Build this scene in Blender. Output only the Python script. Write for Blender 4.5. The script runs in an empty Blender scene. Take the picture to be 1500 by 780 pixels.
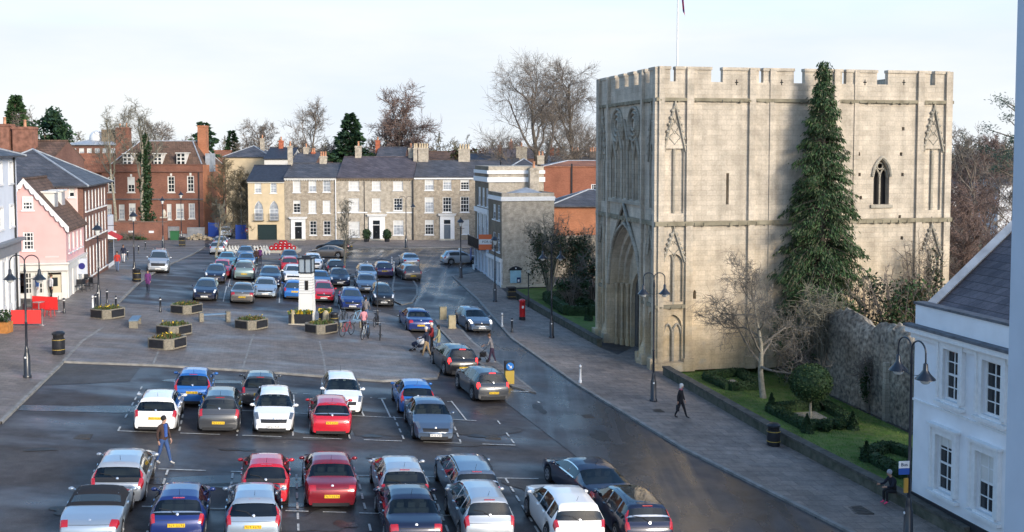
import bpy, bmesh, math, random
from mathutils import Vector, Matrix, geometry
PI = math.pi
R = math.radians
sc = bpy.context.scene
COL = sc.collection
random.seed(7)

# ------------------------------------------------------------------ camera and ground
FPX, CX, CY0 = 1575.0, 750.0, 310.0
PITCH = R(3.2)
CAM = Vector((0, 0, 12.55))
FWD = Vector((0, math.cos(PITCH), -math.sin(PITCH)))
UPV = Vector((0, math.sin(PITCH), math.cos(PITCH)))


def ray(px, py):
    return FWD + Vector(((px - CX) / FPX, 0, 0)) - UPV * ((py - CY0) / FPX)


def sstep(a, b, t):
    t = max(0.0, min(1.0, (t - a) / (b - a)))
    return t * t * (3 - 2 * t)


def zg(x, y):
    t = sstep(82, 128, y)
    return -.068 * max(-34.0, min(26.0, x)) * (1 - t) + 1.0 * t


def G(px, py, dz=0.0):
    d = ray(px, py)
    lo, hi = 3.0, 900.0
    for _ in range(60):
        m = (lo + hi) / 2
        P = CAM + d * m
        if P.z > zg(P.x, P.y) + dz:
            lo = m
        else:
            hi = m
    P = CAM + d * lo
    return Vector((P.x, P.y, zg(P.x, P.y) + dz))


def zat(py, y):
    """world height of picture row py at distance y"""
    d = ray(CX, py)
    return CAM.z + d.z / d.y * y


def xat(px, y, py=300):
    d = ray(px, py)
    return d.x / d.y * y


D1 = Vector((-.218, .976, 0)).normalized()      # the long direction of the square
D2 = Vector((.976, .218, 0)).normalized()
ANG1 = math.atan2(D1.y, D1.x)
ANG2 = math.atan2(D2.y, D2.x)

# ------------------------------------------------------------------ tagging


def tag(o, label=None, cat=None, group=None, kind=None):
    if label: o['label'] = label
    if cat: o['category'] = cat
    if group: o['group'] = group
    if kind: o['kind'] = kind
    return o


def thing(name, label, cat, loc, rz=0.0, group=None):
    o = bpy.data.objects.new(name, None)
    COL.objects.link(o)
    o.location = loc
    o.rotation_euler = (0, 0, rz)
    o.empty_display_size = .3
    return tag(o, label, cat, group)


def copy_tree(o, parent=None):
    c = o.copy()
    COL.objects.link(c)
    if parent: c.parent = parent
    for ch in list(o.children):
        copy_tree(ch, c)
    return c


# ------------------------------------------------------------------ mesh collector
class MB:
    def __init__(s):
        s.v, s.f, s.mi = [], [], []
        s.cur = 0

    def pts(s, ps):
        i = len(s.v)
        s.v.extend([tuple(p) for p in ps])
        return list(range(i, i + len(ps)))

    def poly(s, ps):
        s.f.append(s.pts(ps)); s.mi.append(s.cur)

    def face(s, idx):
        s.f.append(list(idx)); s.mi.append(s.cur)

    def box(s, x0, y0, z0, x1, y1, z1, M=None):
        c = [(x0, y0, z0), (x1, y0, z0), (x1, y1, z0), (x0, y1, z0), (x0, y0, z1), (x1, y0, z1), (x1, y1, z1), (x0, y1, z1)]
        if M is not None: c = [M @ Vector(p) for p in c]
        i = s.pts(c)
        for q in ((0, 3, 2, 1), (4, 5, 6, 7), (0, 1, 5, 4), (1, 2, 6, 5), (2, 3, 7, 6), (3, 0, 4, 7)):
            s.face([i[k] for k in q])

    def grid(s, rows, close=False):
        n = len(rows[0])
        ids = [s.pts(r) for r in rows]
        for a in range(len(rows) - 1):
            for b in range(n if close else n - 1):
                c = (b + 1) % n
                s.face([ids[a][b], ids[a][c], ids[a + 1][c], ids[a + 1][b]])
        return ids

    def lathe(s, prof, n=12, c=(0, 0, 0), caps=True):
        rows = [[(c[0] + r * math.cos(2 * PI * k / n), c[1] + r * math.sin(2 * PI * k / n), c[2] + z) for k in range(n)] for r, z in prof]
        ids = s.grid(rows, True)
        if caps:
            s.face(list(reversed(ids[0]))); s.face(ids[-1])

    def tube(s, path, rad, n=6, caps=True):
        path = [Vector(p) for p in path]
        if not isinstance(rad, (list, tuple)): rad = [rad] * len(path)
        rows = []
        up = Vector((0, 0, 1))
        prev = None
        for i, p in enumerate(path):
            d = (path[min(i + 1, len(path) - 1)] - path[max(i - 1, 0)])
            if d.length < 1e-9: d = Vector((0, 0, 1))
            d.normalize()
            if prev is None:
                a = d.cross(up)
                if a.length < 1e-3: a = d.cross(Vector((1, 0, 0)))
            else:
                a = prev - d * prev.dot(d)
                if a.length < 1e-4: a = d.orthogonal()
            a.normalize(); prev = a
            b = d.cross(a)
            rows.append([p + (a * math.cos(2 * PI * k / n) + b * math.sin(2 * PI * k / n)) * rad[i] for k in range(n)])
        ids = s.grid(rows, True)
        if caps:
            s.face(list(reversed(ids[0]))); s.face(ids[-1])

    def prism(s, poly, z0, z1):
        a = s.pts([(p[0], p[1], z0) for p in poly]); b = s.pts([(p[0], p[1], z1) for p in poly])
        n = len(poly)
        s.face(list(reversed(a))); s.face(b)
        for k in range(n):
            s.face([a[k], a[(k + 1) % n], b[(k + 1) % n], b[k]])

    def ell(s, c, r, nu=10, nv=7, M=None):
        rows = []
        for j in range(nv + 1):
            t = -PI / 2 + PI * j / nv
            q = max(.02, math.cos(t))
            row = []
            for k in range(nu):
                p = Vector((r[0] * q * math.cos(2 * PI * k / nu), r[1] * q * math.sin(2 * PI * k / nu), r[2] * math.sin(t)))
                if M is not None: p = M @ p
                row.append((c[0] + p[0], c[1] + p[1], c[2] + p[2]))
            rows.append(row)
        ids = s.grid(rows, True)
        s.face(list(reversed(ids[0]))); s.face(ids[-1])

    def xf(s, M):
        s.v = [tuple(M @ Vector(p)) for p in s.v]
        return s

    def build(s, name, mats, parent=None, smooth=None, loc=None, rot=None):
        me = bpy.data.meshes.new(name)
        me.from_pydata(s.v, [], s.f)
        if not isinstance(mats, (list, tuple)): mats = [mats]
        for m in mats: me.materials.append(m)
        if len(mats) > 1: me.polygons.foreach_set('material_index', s.mi)
        if smooth is not None:
            me.polygons.foreach_set('use_smooth', [True] * len(me.polygons))
            if smooth < 179: me.set_sharp_from_angle(angle=R(smooth))
        me.update()
        o = bpy.data.objects.new(name, me)
        COL.objects.link(o)
        if parent: o.parent = parent
        if loc is not None: o.location = loc
        if rot is not None: o.rotation_euler = rot
        return o


# ------------------------------------------------------------------ materials
MATS = {}


def mat(name, col, rough=.7, metal=0.0, spec=.4, var=.0, scale=3.0, col2=None, bump=0.0, bscale=None, coat=0.0, emit=0.0, coords='Object', detail=6.0, stretch=None, var2=0.0, scale2=.4):
    if name in MATS: return MATS[name]
    m = bpy.data.materials.new(name)
    m.use_nodes = True
    nt = m.node_tree
    b = nt.nodes['Principled BSDF']
    N, Lk = nt.nodes.new, nt.links.new
    b.inputs['Roughness'].default_value = rough
    b.inputs['Metallic'].default_value = metal
    b.inputs['Specular IOR Level'].default_value = spec
    b.inputs['Coat Weight'].default_value = coat
    b.inputs['Coat Roughness'].default_value = .06
    if emit:
        b.inputs['Emission Color'].default_value = (*col, 1); b.inputs['Emission Strength'].default_value = emit
    b.inputs['Base Color'].default_value = (*col, 1)
    if var or col2 or bump or var2:
        tc = N('ShaderNodeTexCoord')
        src = tc.outputs[coords]
        if stretch:
            mp = N('ShaderNodeMapping'); mp.inputs['Scale'].default_value = stretch
            Lk(src, mp.inputs['Vector']); src = mp.outputs[0]
        nz = N('ShaderNodeTexNoise'); nz.inputs['Scale'].default_value = scale; nz.inputs['Detail'].default_value = detail
        Lk(src, nz.inputs['Vector'])
        if var or col2:
            mx = N('ShaderNodeMix'); mx.data_type = 'RGBA'
            c2 = col2 or tuple(max(0, c * (1 - var)) for c in col)
            c1 = col if col2 else tuple(min(1, c * (1 + var)) for c in col)
            mx.inputs[6].default_value = (*c1, 1); mx.inputs[7].default_value = (*c2, 1)
            mr = N('ShaderNodeMapRange'); mr.inputs[1].default_value = .32; mr.inputs[2].default_value = .68
            Lk(nz.outputs['Fac'], mr.inputs[0]); Lk(mr.outputs[0], mx.inputs[0])
            out = mx.outputs[2]
            if var2:
                n2 = N('ShaderNodeTexNoise'); n2.inputs['Scale'].default_value = scale2; n2.inputs['Detail'].default_value = 3
                Lk(src, n2.inputs['Vector'])
                m2 = N('ShaderNodeMapRange'); m2.inputs[1].default_value = .3; m2.inputs[2].default_value = .7
                m2.inputs[3].default_value = 1 - var2; m2.inputs[4].default_value = 1 + var2
                Lk(n2.outputs['Fac'], m2.inputs[0])
                hs = N('ShaderNodeVectorMath'); hs.operation = 'SCALE'
                Lk(out, hs.inputs[0]); Lk(m2.outputs[0], hs.inputs['Scale'])
                out = hs.outputs[0]
            Lk(out, b.inputs['Base Color'])
        if bump:
            nb = N('ShaderNodeTexNoise'); nb.inputs['Scale'].default_value = bscale or scale * 4; nb.inputs['Detail'].default_value = 5
            Lk(src, nb.inputs['Vector'])
            bp = N('ShaderNodeBump'); bp.inputs['Strength'].default_value = bump; bp.inputs['Distance'].default_value = .05
            Lk(nb.outputs['Fac'], bp.inputs['Height']); Lk(bp.outputs[0], b.inputs['Normal'])
    MATS[name] = m
    return m


def brickmat(name, c1, c2, mortar, bw=.23, bh=.075, ms=.012, rough=.85, dirt=.25, dscale=.5, bump=.3, xy=False, low=None, lowz=(3, 9), patch=None, stain=.0, offset=.5):
    """courses of brick, block or tile laid by the object's own coordinates (x+y along, z up; xy=True: on the flat)"""
    if name in MATS: return MATS[name]
    m = bpy.data.materials.new(name)
    m.use_nodes = True
    nt = m.node_tree
    b = nt.nodes['Principled BSDF']
    N, Lk = nt.nodes.new, nt.links.new
    tc = N('ShaderNodeTexCoord')
    sx = N('ShaderNodeSeparateXYZ'); Lk(tc.outputs['Object'], sx.inputs[0])
    cb = N('ShaderNodeCombineXYZ')
    if xy:
        Lk(sx.outputs[0], cb.inputs[0]); Lk(sx.outputs[1], cb.inputs[1])
    else:
        ad = N('ShaderNodeMath'); ad.operation = 'ADD'
        Lk(sx.outputs[0], ad.inputs[0]); Lk(sx.outputs[1], ad.inputs[1])
        Lk(ad.outputs[0], cb.inputs[0]); Lk(sx.outputs[2], cb.inputs[1])
    br = N('ShaderNodeTexBrick')
    br.offset = offset
    br.inputs['Scale'].default_value = 1.0
    br.inputs['Brick Width'].default_value = bw; br.inputs['Row Height'].default_value = bh
    br.inputs['Mortar Size'].default_value = ms; br.inputs['Mortar Smooth'].default_value = .3
    br.inputs['Bias'].default_value = 0
    br.inputs['Color1'].default_value = (*c1, 1); br.inputs['Color2'].default_value = (*c2, 1); br.inputs['Mortar'].default_value = (*mortar, 1)
    Lk(cb.outputs[0], br.inputs['Vector'])
    out = br.outputs['Color']

    def noise(scale, det=5, st=None):
        n = N('ShaderNodeTexNoise'); n.inputs['Scale'].default_value = scale; n.inputs['Detail'].default_value = det
        if st:
            mp = N('ShaderNodeMapping'); mp.inputs['Scale'].default_value = st
            Lk(tc.outputs['Object'], mp.inputs['Vector']); Lk(mp.outputs[0], n.inputs['Vector'])
        else:
            Lk(tc.outputs['Object'], n.inputs['Vector'])
        return n.outputs['Fac']

    def remap(f, a, c, lo, hi):
        r = N('ShaderNodeMapRange')
        for i, v in ((1, a), (2, c), (3, lo), (4, hi)): r.inputs[i].default_value = v
        Lk(f, r.inputs[0]); return r.outputs[0]

    def mul(col, f):
        v = N('ShaderNodeVectorMath'); v.operation = 'SCALE'
        Lk(col, v.inputs[0]); Lk(f, v.inputs['Scale']); return v.outputs[0]

    def mix(f, a, colr):
        x = N('ShaderNodeMix'); x.data_type = 'RGBA'
        Lk(f, x.inputs[0]); Lk(a, x.inputs[6]); x.inputs[7].default_value = (*colr, 1); return x.outputs[2]
    if low is not None:
        f = remap(sx.outputs[2], lowz[0], lowz[1], .8, 0)
        mm = N('ShaderNodeMath'); mm.operation = 'MULTIPLY'
        Lk(f, mm.inputs[0]); Lk(remap(noise(.35), .3, .6, .35, 1), mm.inputs[1])
        x = N('ShaderNodeMix'); x.data_type = 'RGBA'; x.blend_type = 'MULTIPLY'
        Lk(mm.outputs[0], x.inputs[0]); Lk(out, x.inputs[6]); x.inputs[7].default_value = (*low, 1); out = x.outputs[2]
    if patch is not None:
        out = mix(remap(noise(1.1, 3), .58, .72, 0, .55), out, patch)
    if dirt:
        out = mul(out, remap(noise(dscale), .3, .7, 1 - dirt, 1 + dirt * .6))
        out = mul(out, remap(noise(9.0, 3), .3, .7, 1 - dirt * .5, 1 + dirt * .4))
    if stain:
        out = mul(out, remap(noise(1.0, 4, (1.6, 1.6, .12)), .42, .68, 1, 1 - stain))
    Lk(out, b.inputs['Base Color'])
    b.inputs['Roughness'].default_value = rough
    b.inputs['Specular IOR Level'].default_value = .3
    if bump:
        bp = N('ShaderNodeBump'); bp.inputs['Strength'].default_value = bump; bp.inputs['Distance'].default_value = .03
        hm = N('ShaderNodeMath'); hm.operation = 'MULTIPLY_ADD'; hm.inputs[1].default_value = -1.0
        Lk(br.outputs['Fac'], hm.inputs[0]); Lk(noise(14, 4), hm.inputs[2])
        Lk(hm.outputs[0], bp.inputs['Height']); Lk(bp.outputs[0], b.inputs['Normal'])
    MATS[name] = m
    return m


def groundmat(name, col, col2, rough=(.45, .85), wet=None, brick=None, wet_rot=0.0, stain=None):
    """asphalt or paving: two scales of noise, stains, worn and damp patches that change the gloss"""
    m = bpy.data.materials.new(name); m.use_nodes = True
    nt = m.node_tree; b = nt.nodes['Principled BSDF']; N, Lk = nt.nodes.new, nt.links.new
    tc = N('ShaderNodeTexCoord')

    def noise(scale, det=5, st=None, rot=0.0):
        n = N('ShaderNodeTexNoise'); n.inputs['Scale'].default_value = scale; n.inputs['Detail'].default_value = det
        mp = N('ShaderNodeMapping'); mp.inputs['Rotation'].default_value = (0, 0, rot)
        if st: mp.inputs['Scale'].default_value = st
        Lk(tc.outputs['Object'], mp.inputs['Vector']); Lk(mp.outputs[0], n.inputs['Vector'])
        return n.outputs['Fac']

    def remap(f, a, c, lo, hi):
        r = N('ShaderNodeMapRange')
        for i, v in ((1, a), (2, c), (3, lo), (4, hi)): r.inputs[i].default_value = v
        Lk(f, r.inputs[0]); return r.outputs[0]
    mx = N('ShaderNodeMix'); mx.data_type = 'RGBA'
    mx.inputs[6].default_value = (*col, 1); mx.inputs[7].default_value = (*col2, 1)
    Lk(remap(noise(.22, 6), .35, .65, 0, 1), mx.inputs[0])
    out = mx.outputs[2]
    hgt = noise(30, 4)
    if brick:
        br = N('ShaderNodeTexBrick'); br.inputs['Scale'].default_value = 1
        br.inputs['Brick Width'].default_value = brick[0]; br.inputs['Row Height'].default_value = brick[1]
        br.inputs['Mortar Size'].default_value = brick[2]; br.inputs['Mortar Smooth'].default_value = .4
        br.inputs['Color1'].default_value = (1.12, 1.1, 1.08, 1); br.inputs['Color2'].default_value = (.84, .86, .88, 1); br.inputs['Mortar'].default_value = (.55, .55, .56, 1)
        mp = N('ShaderNodeMapping'); mp.inputs['Rotation'].default_value = (0, 0, -ANG2)
        Lk(tc.outputs['Object'], mp.inputs['Vector']); Lk(mp.outputs[0], br.inputs['Vector'])
        x = N('ShaderNodeMix'); x.data_type = 'RGBA'; x.blend_type = 'MULTIPLY'; x.inputs[0].default_value = 1
        Lk(out, x.inputs[6]); Lk(br.outputs['Color'], x.inputs[7]); out = x.outputs[2]

    def mul(o, f):
        v = N('ShaderNodeVectorMath'); v.operation = 'SCALE'
        Lk(o, v.inputs[0]); Lk(f, v.inputs['Scale']); return v.outputs[0]
    out = mul(out, remap(noise(2.3, 6), .3, .7, .8, 1.22))
    out = mul(out, remap(noise(24, 3), .3, .7, .75, 1.3))
    if stain:
        out = mul(out, remap(noise(.55, 5), .5, .68, 1, stain))
    Lk(out, b.inputs['Base Color'])
    rg = remap(noise(.35, 5), .35, .65, rough[0], rough[1])
    if wet:
        w = remap(noise(1.0, 4, wet, wet_rot), .46, .66, 1.0, .5)
        mm = N('ShaderNodeMath'); mm.operation = 'MULTIPLY'; Lk(rg, mm.inputs[0]); Lk(w, mm.inputs[1]); rg = mm.outputs[0]
    Lk(rg, b.inputs['Roughness'])
    b.inputs['Specular IOR Level'].default_value = .45
    bp = N('ShaderNodeBump'); bp.inputs['Strength'].default_value = .35; bp.inputs['Distance'].default_value = .02
    Lk(hgt, bp.inputs['Height']); Lk(bp.outputs[0], b.inputs['Normal'])
    MATS[name] = m
    return m


WHITE = mat('white_paint', (.78, .79, .8), .5, var=.06, scale=6)
GLASS = mat('window_glass', (.02, .025, .03), .06, spec=.6)
BLIND = mat('pale_blind', (.66, .66, .64), .45, spec=.5, var=.1, scale=1.5)
CURTAIN = mat('net_curtain', (.34, .37, .41), .35, spec=.6, var=.3, scale=2.5)
BLACK = mat('black_iron', (.018, .02, .026), .4, spec=.5, var=.3, scale=5)
DARKV = mat('dark_void', (.012, .012, .014), .9)
SLATE = brickmat('roof_slate', (.075, .08, .095), (.115, .115, .13), (.04, .04, .045), .4, .25, .012, .6, .3, .8, .5)
SLATEP = brickmat('purple_slate', (.085, .075, .088), (.13, .112, .125), (.045, .04, .045), .4, .25, .012, .6, .3, .8, .5)
TILE = brickmat('brown_roof_tile', (.125, .082, .06), (.19, .115, .085), (.06, .04, .03), .3, .2, .014, .8, .35, .9, .6)
TILER = brickmat('orange_roof_tile', (.32, .13, .075), (.42, .18, .1), (.14, .07, .05), .3, .2, .014, .8, .3, .6, .6)
LEAD = mat('lead_flashing', (.34, .37, .41), .5, var=.2, scale=2)
STONE_PALE = mat('pale_stone', (.5, .46, .38), .8, var=.15, scale=2, bump=.2)
CONC = mat('aggregate_concrete', (.22, .2, .16), .9, var=.25, scale=14, bump=.3)
# ------------------------------------------------------------------ ground sheets


def sheet(name, poly, dz, m, kind='structure', step=2.0, skirt=0.0, label=None, cat=None, big=None, mats2=None):
    """a polygon (x, y) draped over the ground, dz above it, with an optional kerb face round it"""
    tri = geometry.tessellate_polygon([[Vector((p[0], p[1], 0)) for p in poly]])
    bm = bmesh.new()
    vs = [bm.verts.new((p[0], p[1], 0)) for p in poly]
    for t in tri:
        try: bm.faces.new([vs[i] for i in t])
        except ValueError: pass
    bmesh.ops.recalc_face_normals(bm, faces=bm.faces)
    xs = [p[0] for p in poly]; ys = [p[1] for p in poly]
    if big:
        cx, cy = big
    else:
        cx = [k * step for k in range(math.floor(min(xs) / step), math.ceil(max(xs) / step) + 1)]
        cy = [k * step for k in range(math.floor(min(ys) / step), math.ceil(max(ys) / step) + 1)]
    for ax, cuts in ((0, cx), (1, cy)):
        for c in cuts:
            if ax == 1 and not big and not 76 <= c <= 132 and abs(c) % (step * 3) > .01: continue
            co = Vector((c, 0, 0)) if ax == 0 else Vector((0, c, 0))
            no = Vector((1, 0, 0)) if ax == 0 else Vector((0, 1, 0))
            bmesh.ops.bisect_plane(bm, geom=bm.verts[:] + bm.edges[:] + bm.faces[:], plane_co=co, plane_no=no, dist=1e-4)
    for v in bm.verts: v.co.z = zg(v.co.x, v.co.y) + dz
    if bm.faces and sum(f.normal.z for f in bm.faces) < 0:
        bmesh.ops.reverse_faces(bm, faces=bm.faces)
    bm.normal_update()
    if sum(f.normal.z for f in bm.faces) < 0: bmesh.ops.reverse_faces(bm, faces=bm.faces)
    if skirt:
        ed = [e for e in bm.edges if e.is_boundary]
        r = bmesh.ops.extrude_edge_only(bm, edges=ed)
        for v in [g for g in r['geom'] if isinstance(g, bmesh.types.BMVert)]: v.co.z -= skirt
        if mats2:
            for f in [g for g in r['geom'] if isinstance(g, bmesh.types.BMFace)]: f.material_index = 1
    me = bpy.data.meshes.new(name); bm.to_mesh(me); bm.free()
    me.materials.append(m)
    if mats2: me.materials.append(mats2)
    o = bpy.data.objects.new(name, me); COL.objects.link(o)
    return tag(o, label, cat, None, kind)


def pxpoly(ps, dz=0.0):
    return [tuple(G(p[0], p[1], dz)[:2]) for p in ps]


def strip(pts, w, dz0, dz1, mb, step=1.2):
    """a raised strip along a polyline of (x, y)"""
    P = []
    for a, b in zip(pts, pts[1:]):
        a, b = Vector(a), Vector(b)
        n = max(1, int((b - a).length / step))
        P += [a.lerp(b, k / n) for k in range(n)]
    P.append(Vector(pts[-1]))
    rows = []
    for i, p in enumerate(P):
        d = (P[min(i + 1, len(P) - 1)] - P[max(i - 1, 0)]).normalized()
        s = Vector((-d.y, d.x)) * w / 2
        a, b = p + s, p - s
        za, zb = zg(a.x, a.y), zg(b.x, b.y)
        rows.append([(a.x, a.y, za + dz0), (a.x, a.y, za + dz1), (b.x, b.y, zb + dz1), (b.x, b.y, zb + dz0)])
    mb.grid(rows)


ASPH = groundmat('asphalt_square', (.05, .044, .046), (.067, .06, .06), (.42, .85), wet=(.16, .5, 1), wet_rot=.2, stain=.72)
ROADM = groundmat('asphalt_road', (.052, .052, .06), (.064, .061, .064), (.25, .6), wet=(1.1, .05, 1), wet_rot=-math.atan2(D1.y, D1.x) + PI / 2, stain=.8)  # slight blue in the colour stands in for the sky's sheen
PAVE = groundmat('stone_paving', (.2, .165, .145), (.25, .21, .185), (.6, .9), brick=(.9, .6, .02), stain=.78)
PLAZA = groundmat('square_paving', (.172, .148, .136), (.205, .178, .162), (.6, .9), brick=(.42, .21, .012), wet=(.12, .5, 1), stain=.8)
KERB = mat('granite_kerb', (.24, .235, .225), .8, var=.25, scale=2.5, bump=.2)
EARTH = mat('far_ground', (.07, .075, .04), .95, var=.3, scale=.15, col2=(.1, .09, .06), bump=.2)
GRASSM = mat('lawn_grass', (.085, .165, .03), .95, col2=(.16, .19, .07), scale=2.2, bump=.6, bscale=40, spec=.2, var2=.25, scale2=.5)
PAINT = mat('road_paint', (.5, .5, .48), .7, var=.35, scale=7)

cx = [-2500, -900, -300, -120] + list(range(-60, 62, 2)) + [120, 300, 900, 2500]
cy = [-300, -60] + list(range(0, 76, 4)) + list(range(76, 133, 2)) + [160, 260, 500, 1200]
sheet('ground', [(-3000, -400), (3000, -400), (3000, 3500), (-3000, 3500)], 0, EARTH, big=(cx, cy))
sheet('car_park', [(-58, 4), (24, 4), (24, 60), (16, 78), (14, 172), (-62, 172)], .02, ASPH)
sheet('road', pxpoly([(1010, 800), (870, 690), (740, 590), (640, 505), (600, 468), (608, 445), (615, 415), (612, 395), (560, 380), (440, 378), (440, 366), (700, 366), (712, 396), (665, 404), (700, 438), (750, 495), (850, 565), (1000, 655), (1275, 800)]), .035, ROADM)
# raised paving: the open square with the west pavement, the east pavement, the far pavements, the traffic islands
PD = .12
west_edge = [(-120, 690), (0, 618), (93, 529), (230, 534), (380, 543), (560, 557), (640, 552), (645, 540), (600, 486), (588, 466), (560, 458), (400, 455), (300, 452), (172, 444), (205, 412), (250, 386), (280, 366), (320, 351), (372, 354), (366, 362), (300, 366), (250, 391)]
plaza_px = [(-120, 690), (0, 618), (93, 529), (230, 534), (380, 543), (560, 557), (640, 553), (646, 541), (600, 486), (588, 466), (560, 458), (400, 455), (300, 452), (172, 444), (205, 412), (250, 386), (300, 361), (300, 352), (150, 352), (90, 440), (0, 480), (-160, 560)]
sheet('paved_square', pxpoly(plaza_px, PD), PD, PLAZA, skirt=.14, mats2=KERB)
east_px = [(1310, 810), (1000, 655), (850, 565), (750, 495), (700, 438), (664, 405), (712, 397), (712, 404), (745, 432), (880, 510), (905, 520), (945, 500), (1010, 540), (975, 552), (1130, 642), (1320, 742), (1480, 830)]
sheet('east_pavement', pxpoly(east_px, PD), PD, PAVE, skirt=.14, mats2=KERB)
sheet('far_pavement', pxpoly([(320, 351), (716, 351), (716, 362), (600, 363), (470, 364), (462, 376), (440, 381), (340, 377), (318, 367)], PD), PD, PAVE, skirt=.14, mats2=KERB)
ISL = [(638, 468), (668, 474), (690, 499), (735, 536), (785, 575), (752, 566), (700, 530), (664, 502), (645, 482)]
sheet('traffic_island', pxpoly(ISL, .1), .1, PLAZA, skirt=.12, mats2=KERB)
NIB = [(580, 395), (598, 400), (611, 420), (611, 432), (603, 443), (588, 446), (578, 441), (575, 420)]
sheet('traffic_island', pxpoly(NIB, .1), .1, ASPH, skirt=.12, mats2=KERB)
TREEISL = [(495, 397), (545, 393), (552, 403), (500, 406)]
sheet('traffic_island', pxpoly(TREEISL, .1), .1, PLAZA, skirt=.12, mats2=KERB)
# kerb stones
k = MB()
strip(pxpoly([(0, 618), (93, 529), (230, 534), (380, 543), (560, 557), (640, 553)], PD), .16, -.02, .128, k)
strip(pxpoly([(172, 444), (205, 412), (250, 386), (300, 361)], PD), .16, -.02, .128, k)
strip(pxpoly([(1310, 810), (1000, 655), (850, 565), (750, 495), (700, 438), (664, 405)], PD), .2, -.02, .128, k)
strip(pxpoly([(716, 362), (600, 363), (470, 364), (462, 376), (440, 381), (340, 377), (318, 367)], PD), .16, -.02, .128, k)
strip(pxpoly(ISL + ISL[:1], .1), .16, -.02, .108, k)
strip(pxpoly(NIB + NIB[:1], .1), .16, -.02, .108, k)
tag(k.build('kerb', KERB), None, None, None, 'structure')
# pale setts lines across the square
k = MB()
for a, b in (((225, 533), (245, 508)), ((245, 508), (262, 470)), ((380, 543), (470, 500)), ((480, 551), (472, 505)), ((60, 560), (150, 470))):
    pass
strip(pxpoly([(224, 534), (232, 515)], PD), .1, .1, .126, k)
strip(pxpoly([(355, 541), (368, 500), (372, 490)], PD), .1, .1, .126, k)
strip(pxpoly([(478, 550), (473, 520), (468, 500)], PD), .1, .1, .126, k)
strip(pxpoly([(93, 529), (120, 500), (150, 480)], PD), .18, .1, .126, k)
tag(k.build('paving_line', KERB), None, None, None, 'structure')
# painted bays
k = MB()


def dash(a, b, dashed=True, w=.075, on=.62, off=.42, dz=.05):
    A, B = G(*a), G(*b)
    L = (B - A).length
    d = (B - A) / L
    t = 0.0
    while t < L:
        e = min(L, t + (on if dashed else 1.0))
        if not dashed or random.random() > .06:
            p, q = A + d * t, A + d * e
            s = Vector((-d.y, d.x, 0)) * w / 2
            k.poly([(c.x, c.y, zg(c.x, c.y) + dz) for c in (p - s, q - s, q + s, p + s)])
        t = e + (off if dashed else 0)


# bays behind the first kerb (two rows back to back), then the front rows
for a, b in (((208, 568), (173, 633)), ((270, 600), (262, 636)), ((353, 602), (347, 640)), ((430, 607), (429, 643)), ((505, 611), (513, 647)), ((577, 612), (593, 648)), ((662, 618), (675, 650)), ((729, 618), (755, 654))):
    dash(a, b)
for a, b in (((430, 580), (431, 607)), ((519, 581), (533, 611)), ((559, 586), (572, 613)), ((661, 589), (683, 617))):
    dash(a, b, False)
dash((352, 603), (590, 614), False); dash((662, 616), (698, 618), False)
dash((405, 576), (545, 584), True, on=.35, off=.3); dash((655, 590), (663, 590), False)
dash((172, 633), (755, 654), True, on=1.6, off=.9)
for a, b in (((246, 690), (210, 800)), ((341, 695), (327, 800)), ((434, 697), (438, 800)), ((523, 698), (548, 800)), ((625, 700), (664, 800)), ((740, 702), (800, 800)), ((815, 703), (850, 760))):
    dash(a, b)
dash((232, 689), (500, 698), True, on=1.7, off=.9); dash((500, 698), (830, 704), True, on=1.7, off=1.2)
for x in (210, 308, 420, 475, 528, 640):
    dash((x - 2, 744 + (x - 210) * .03), (x + 32, 745 + (x - 210) * .03), False)
# bays round the middle of the square
for a, b in (((332, 420), (327, 443)), ((337, 410), (334, 422)), ((411, 412), (409, 445)), ((377, 392), (374, 402)), ((493, 438), (500, 460)), ((445, 420), (446, 440)), ((590, 415), (597, 430)), ((553, 376), (560, 372)), ((530, 372), (515, 373))):
    dash(a, b, False)
for a, b in (((599, 465), (560, 470)), ((612, 455), (575, 466)), ((583, 398), (592, 388)), ((637, 385), (655, 383)), ((621, 400), (629, 396)), ((655, 388), (690, 386)), ((690, 360), (715, 380))):
    dash(a, b, True, w=.12, on=.9, off=.5, dz=.06)
dash((668, 478), (790, 592), True, w=.12, on=1.5, off=2.2, dz=.06)
dash((748, 575), (785, 576), False, w=.12, dz=.06)
tag(k.build('road_markings', PAINT), None, None, None, 'structure')
# damp hollows and patched tarmac
WET = mat('puddle_water', (.02, .022, .028), .05, spec=.6)
DAMP = groundmat('damp_asphalt', (.03, .031, .038), (.036, .036, .042), (.16, .34))
PATCH = groundmat('patched_asphalt', (.055, .053, .055), (.07, .067, .066), (.6, .9))
def blot(name, cx_, cy_, rx, ry, m, dz, seed, n=26):
    rg = random.Random(seed); c = G(cx_, cy_)
    ps = []
    ph = [rg.uniform(0, 6) for _ in range(3)]
    for i in range(n):
        a = 2 * PI * i / n; r = 1 + .22 * math.sin(2 * a + ph[0]) + .16 * math.sin(3 * a + ph[1]) + .1 * math.sin(5 * a + ph[2])
        v = D2 * (rx * r * math.cos(a)) + D1 * (ry * r * math.sin(a))
        ps.append((c.x + v.x, c.y + v.y))
    sheet(name, ps, dz, m)
for i, (px, py, rx, ry) in enumerate(((292, 706, 2.3, .5), (345, 712, 1.2, .35), (425, 708, .8, .5), (436, 742, .9, .22), (505, 712, .35, .2), (398, 592, 1.0, .35), (560, 585, .25, .12), (300, 560, 1.8, .5), (130, 600, 3.2, .7))):
    blot('puddle', px, py, rx, ry, DAMP, .034, i)
sheet('asphalt_patch', pxpoly([(96, 533), (205, 540), (190, 560), (60, 566)]), .03, PATCH)
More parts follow.
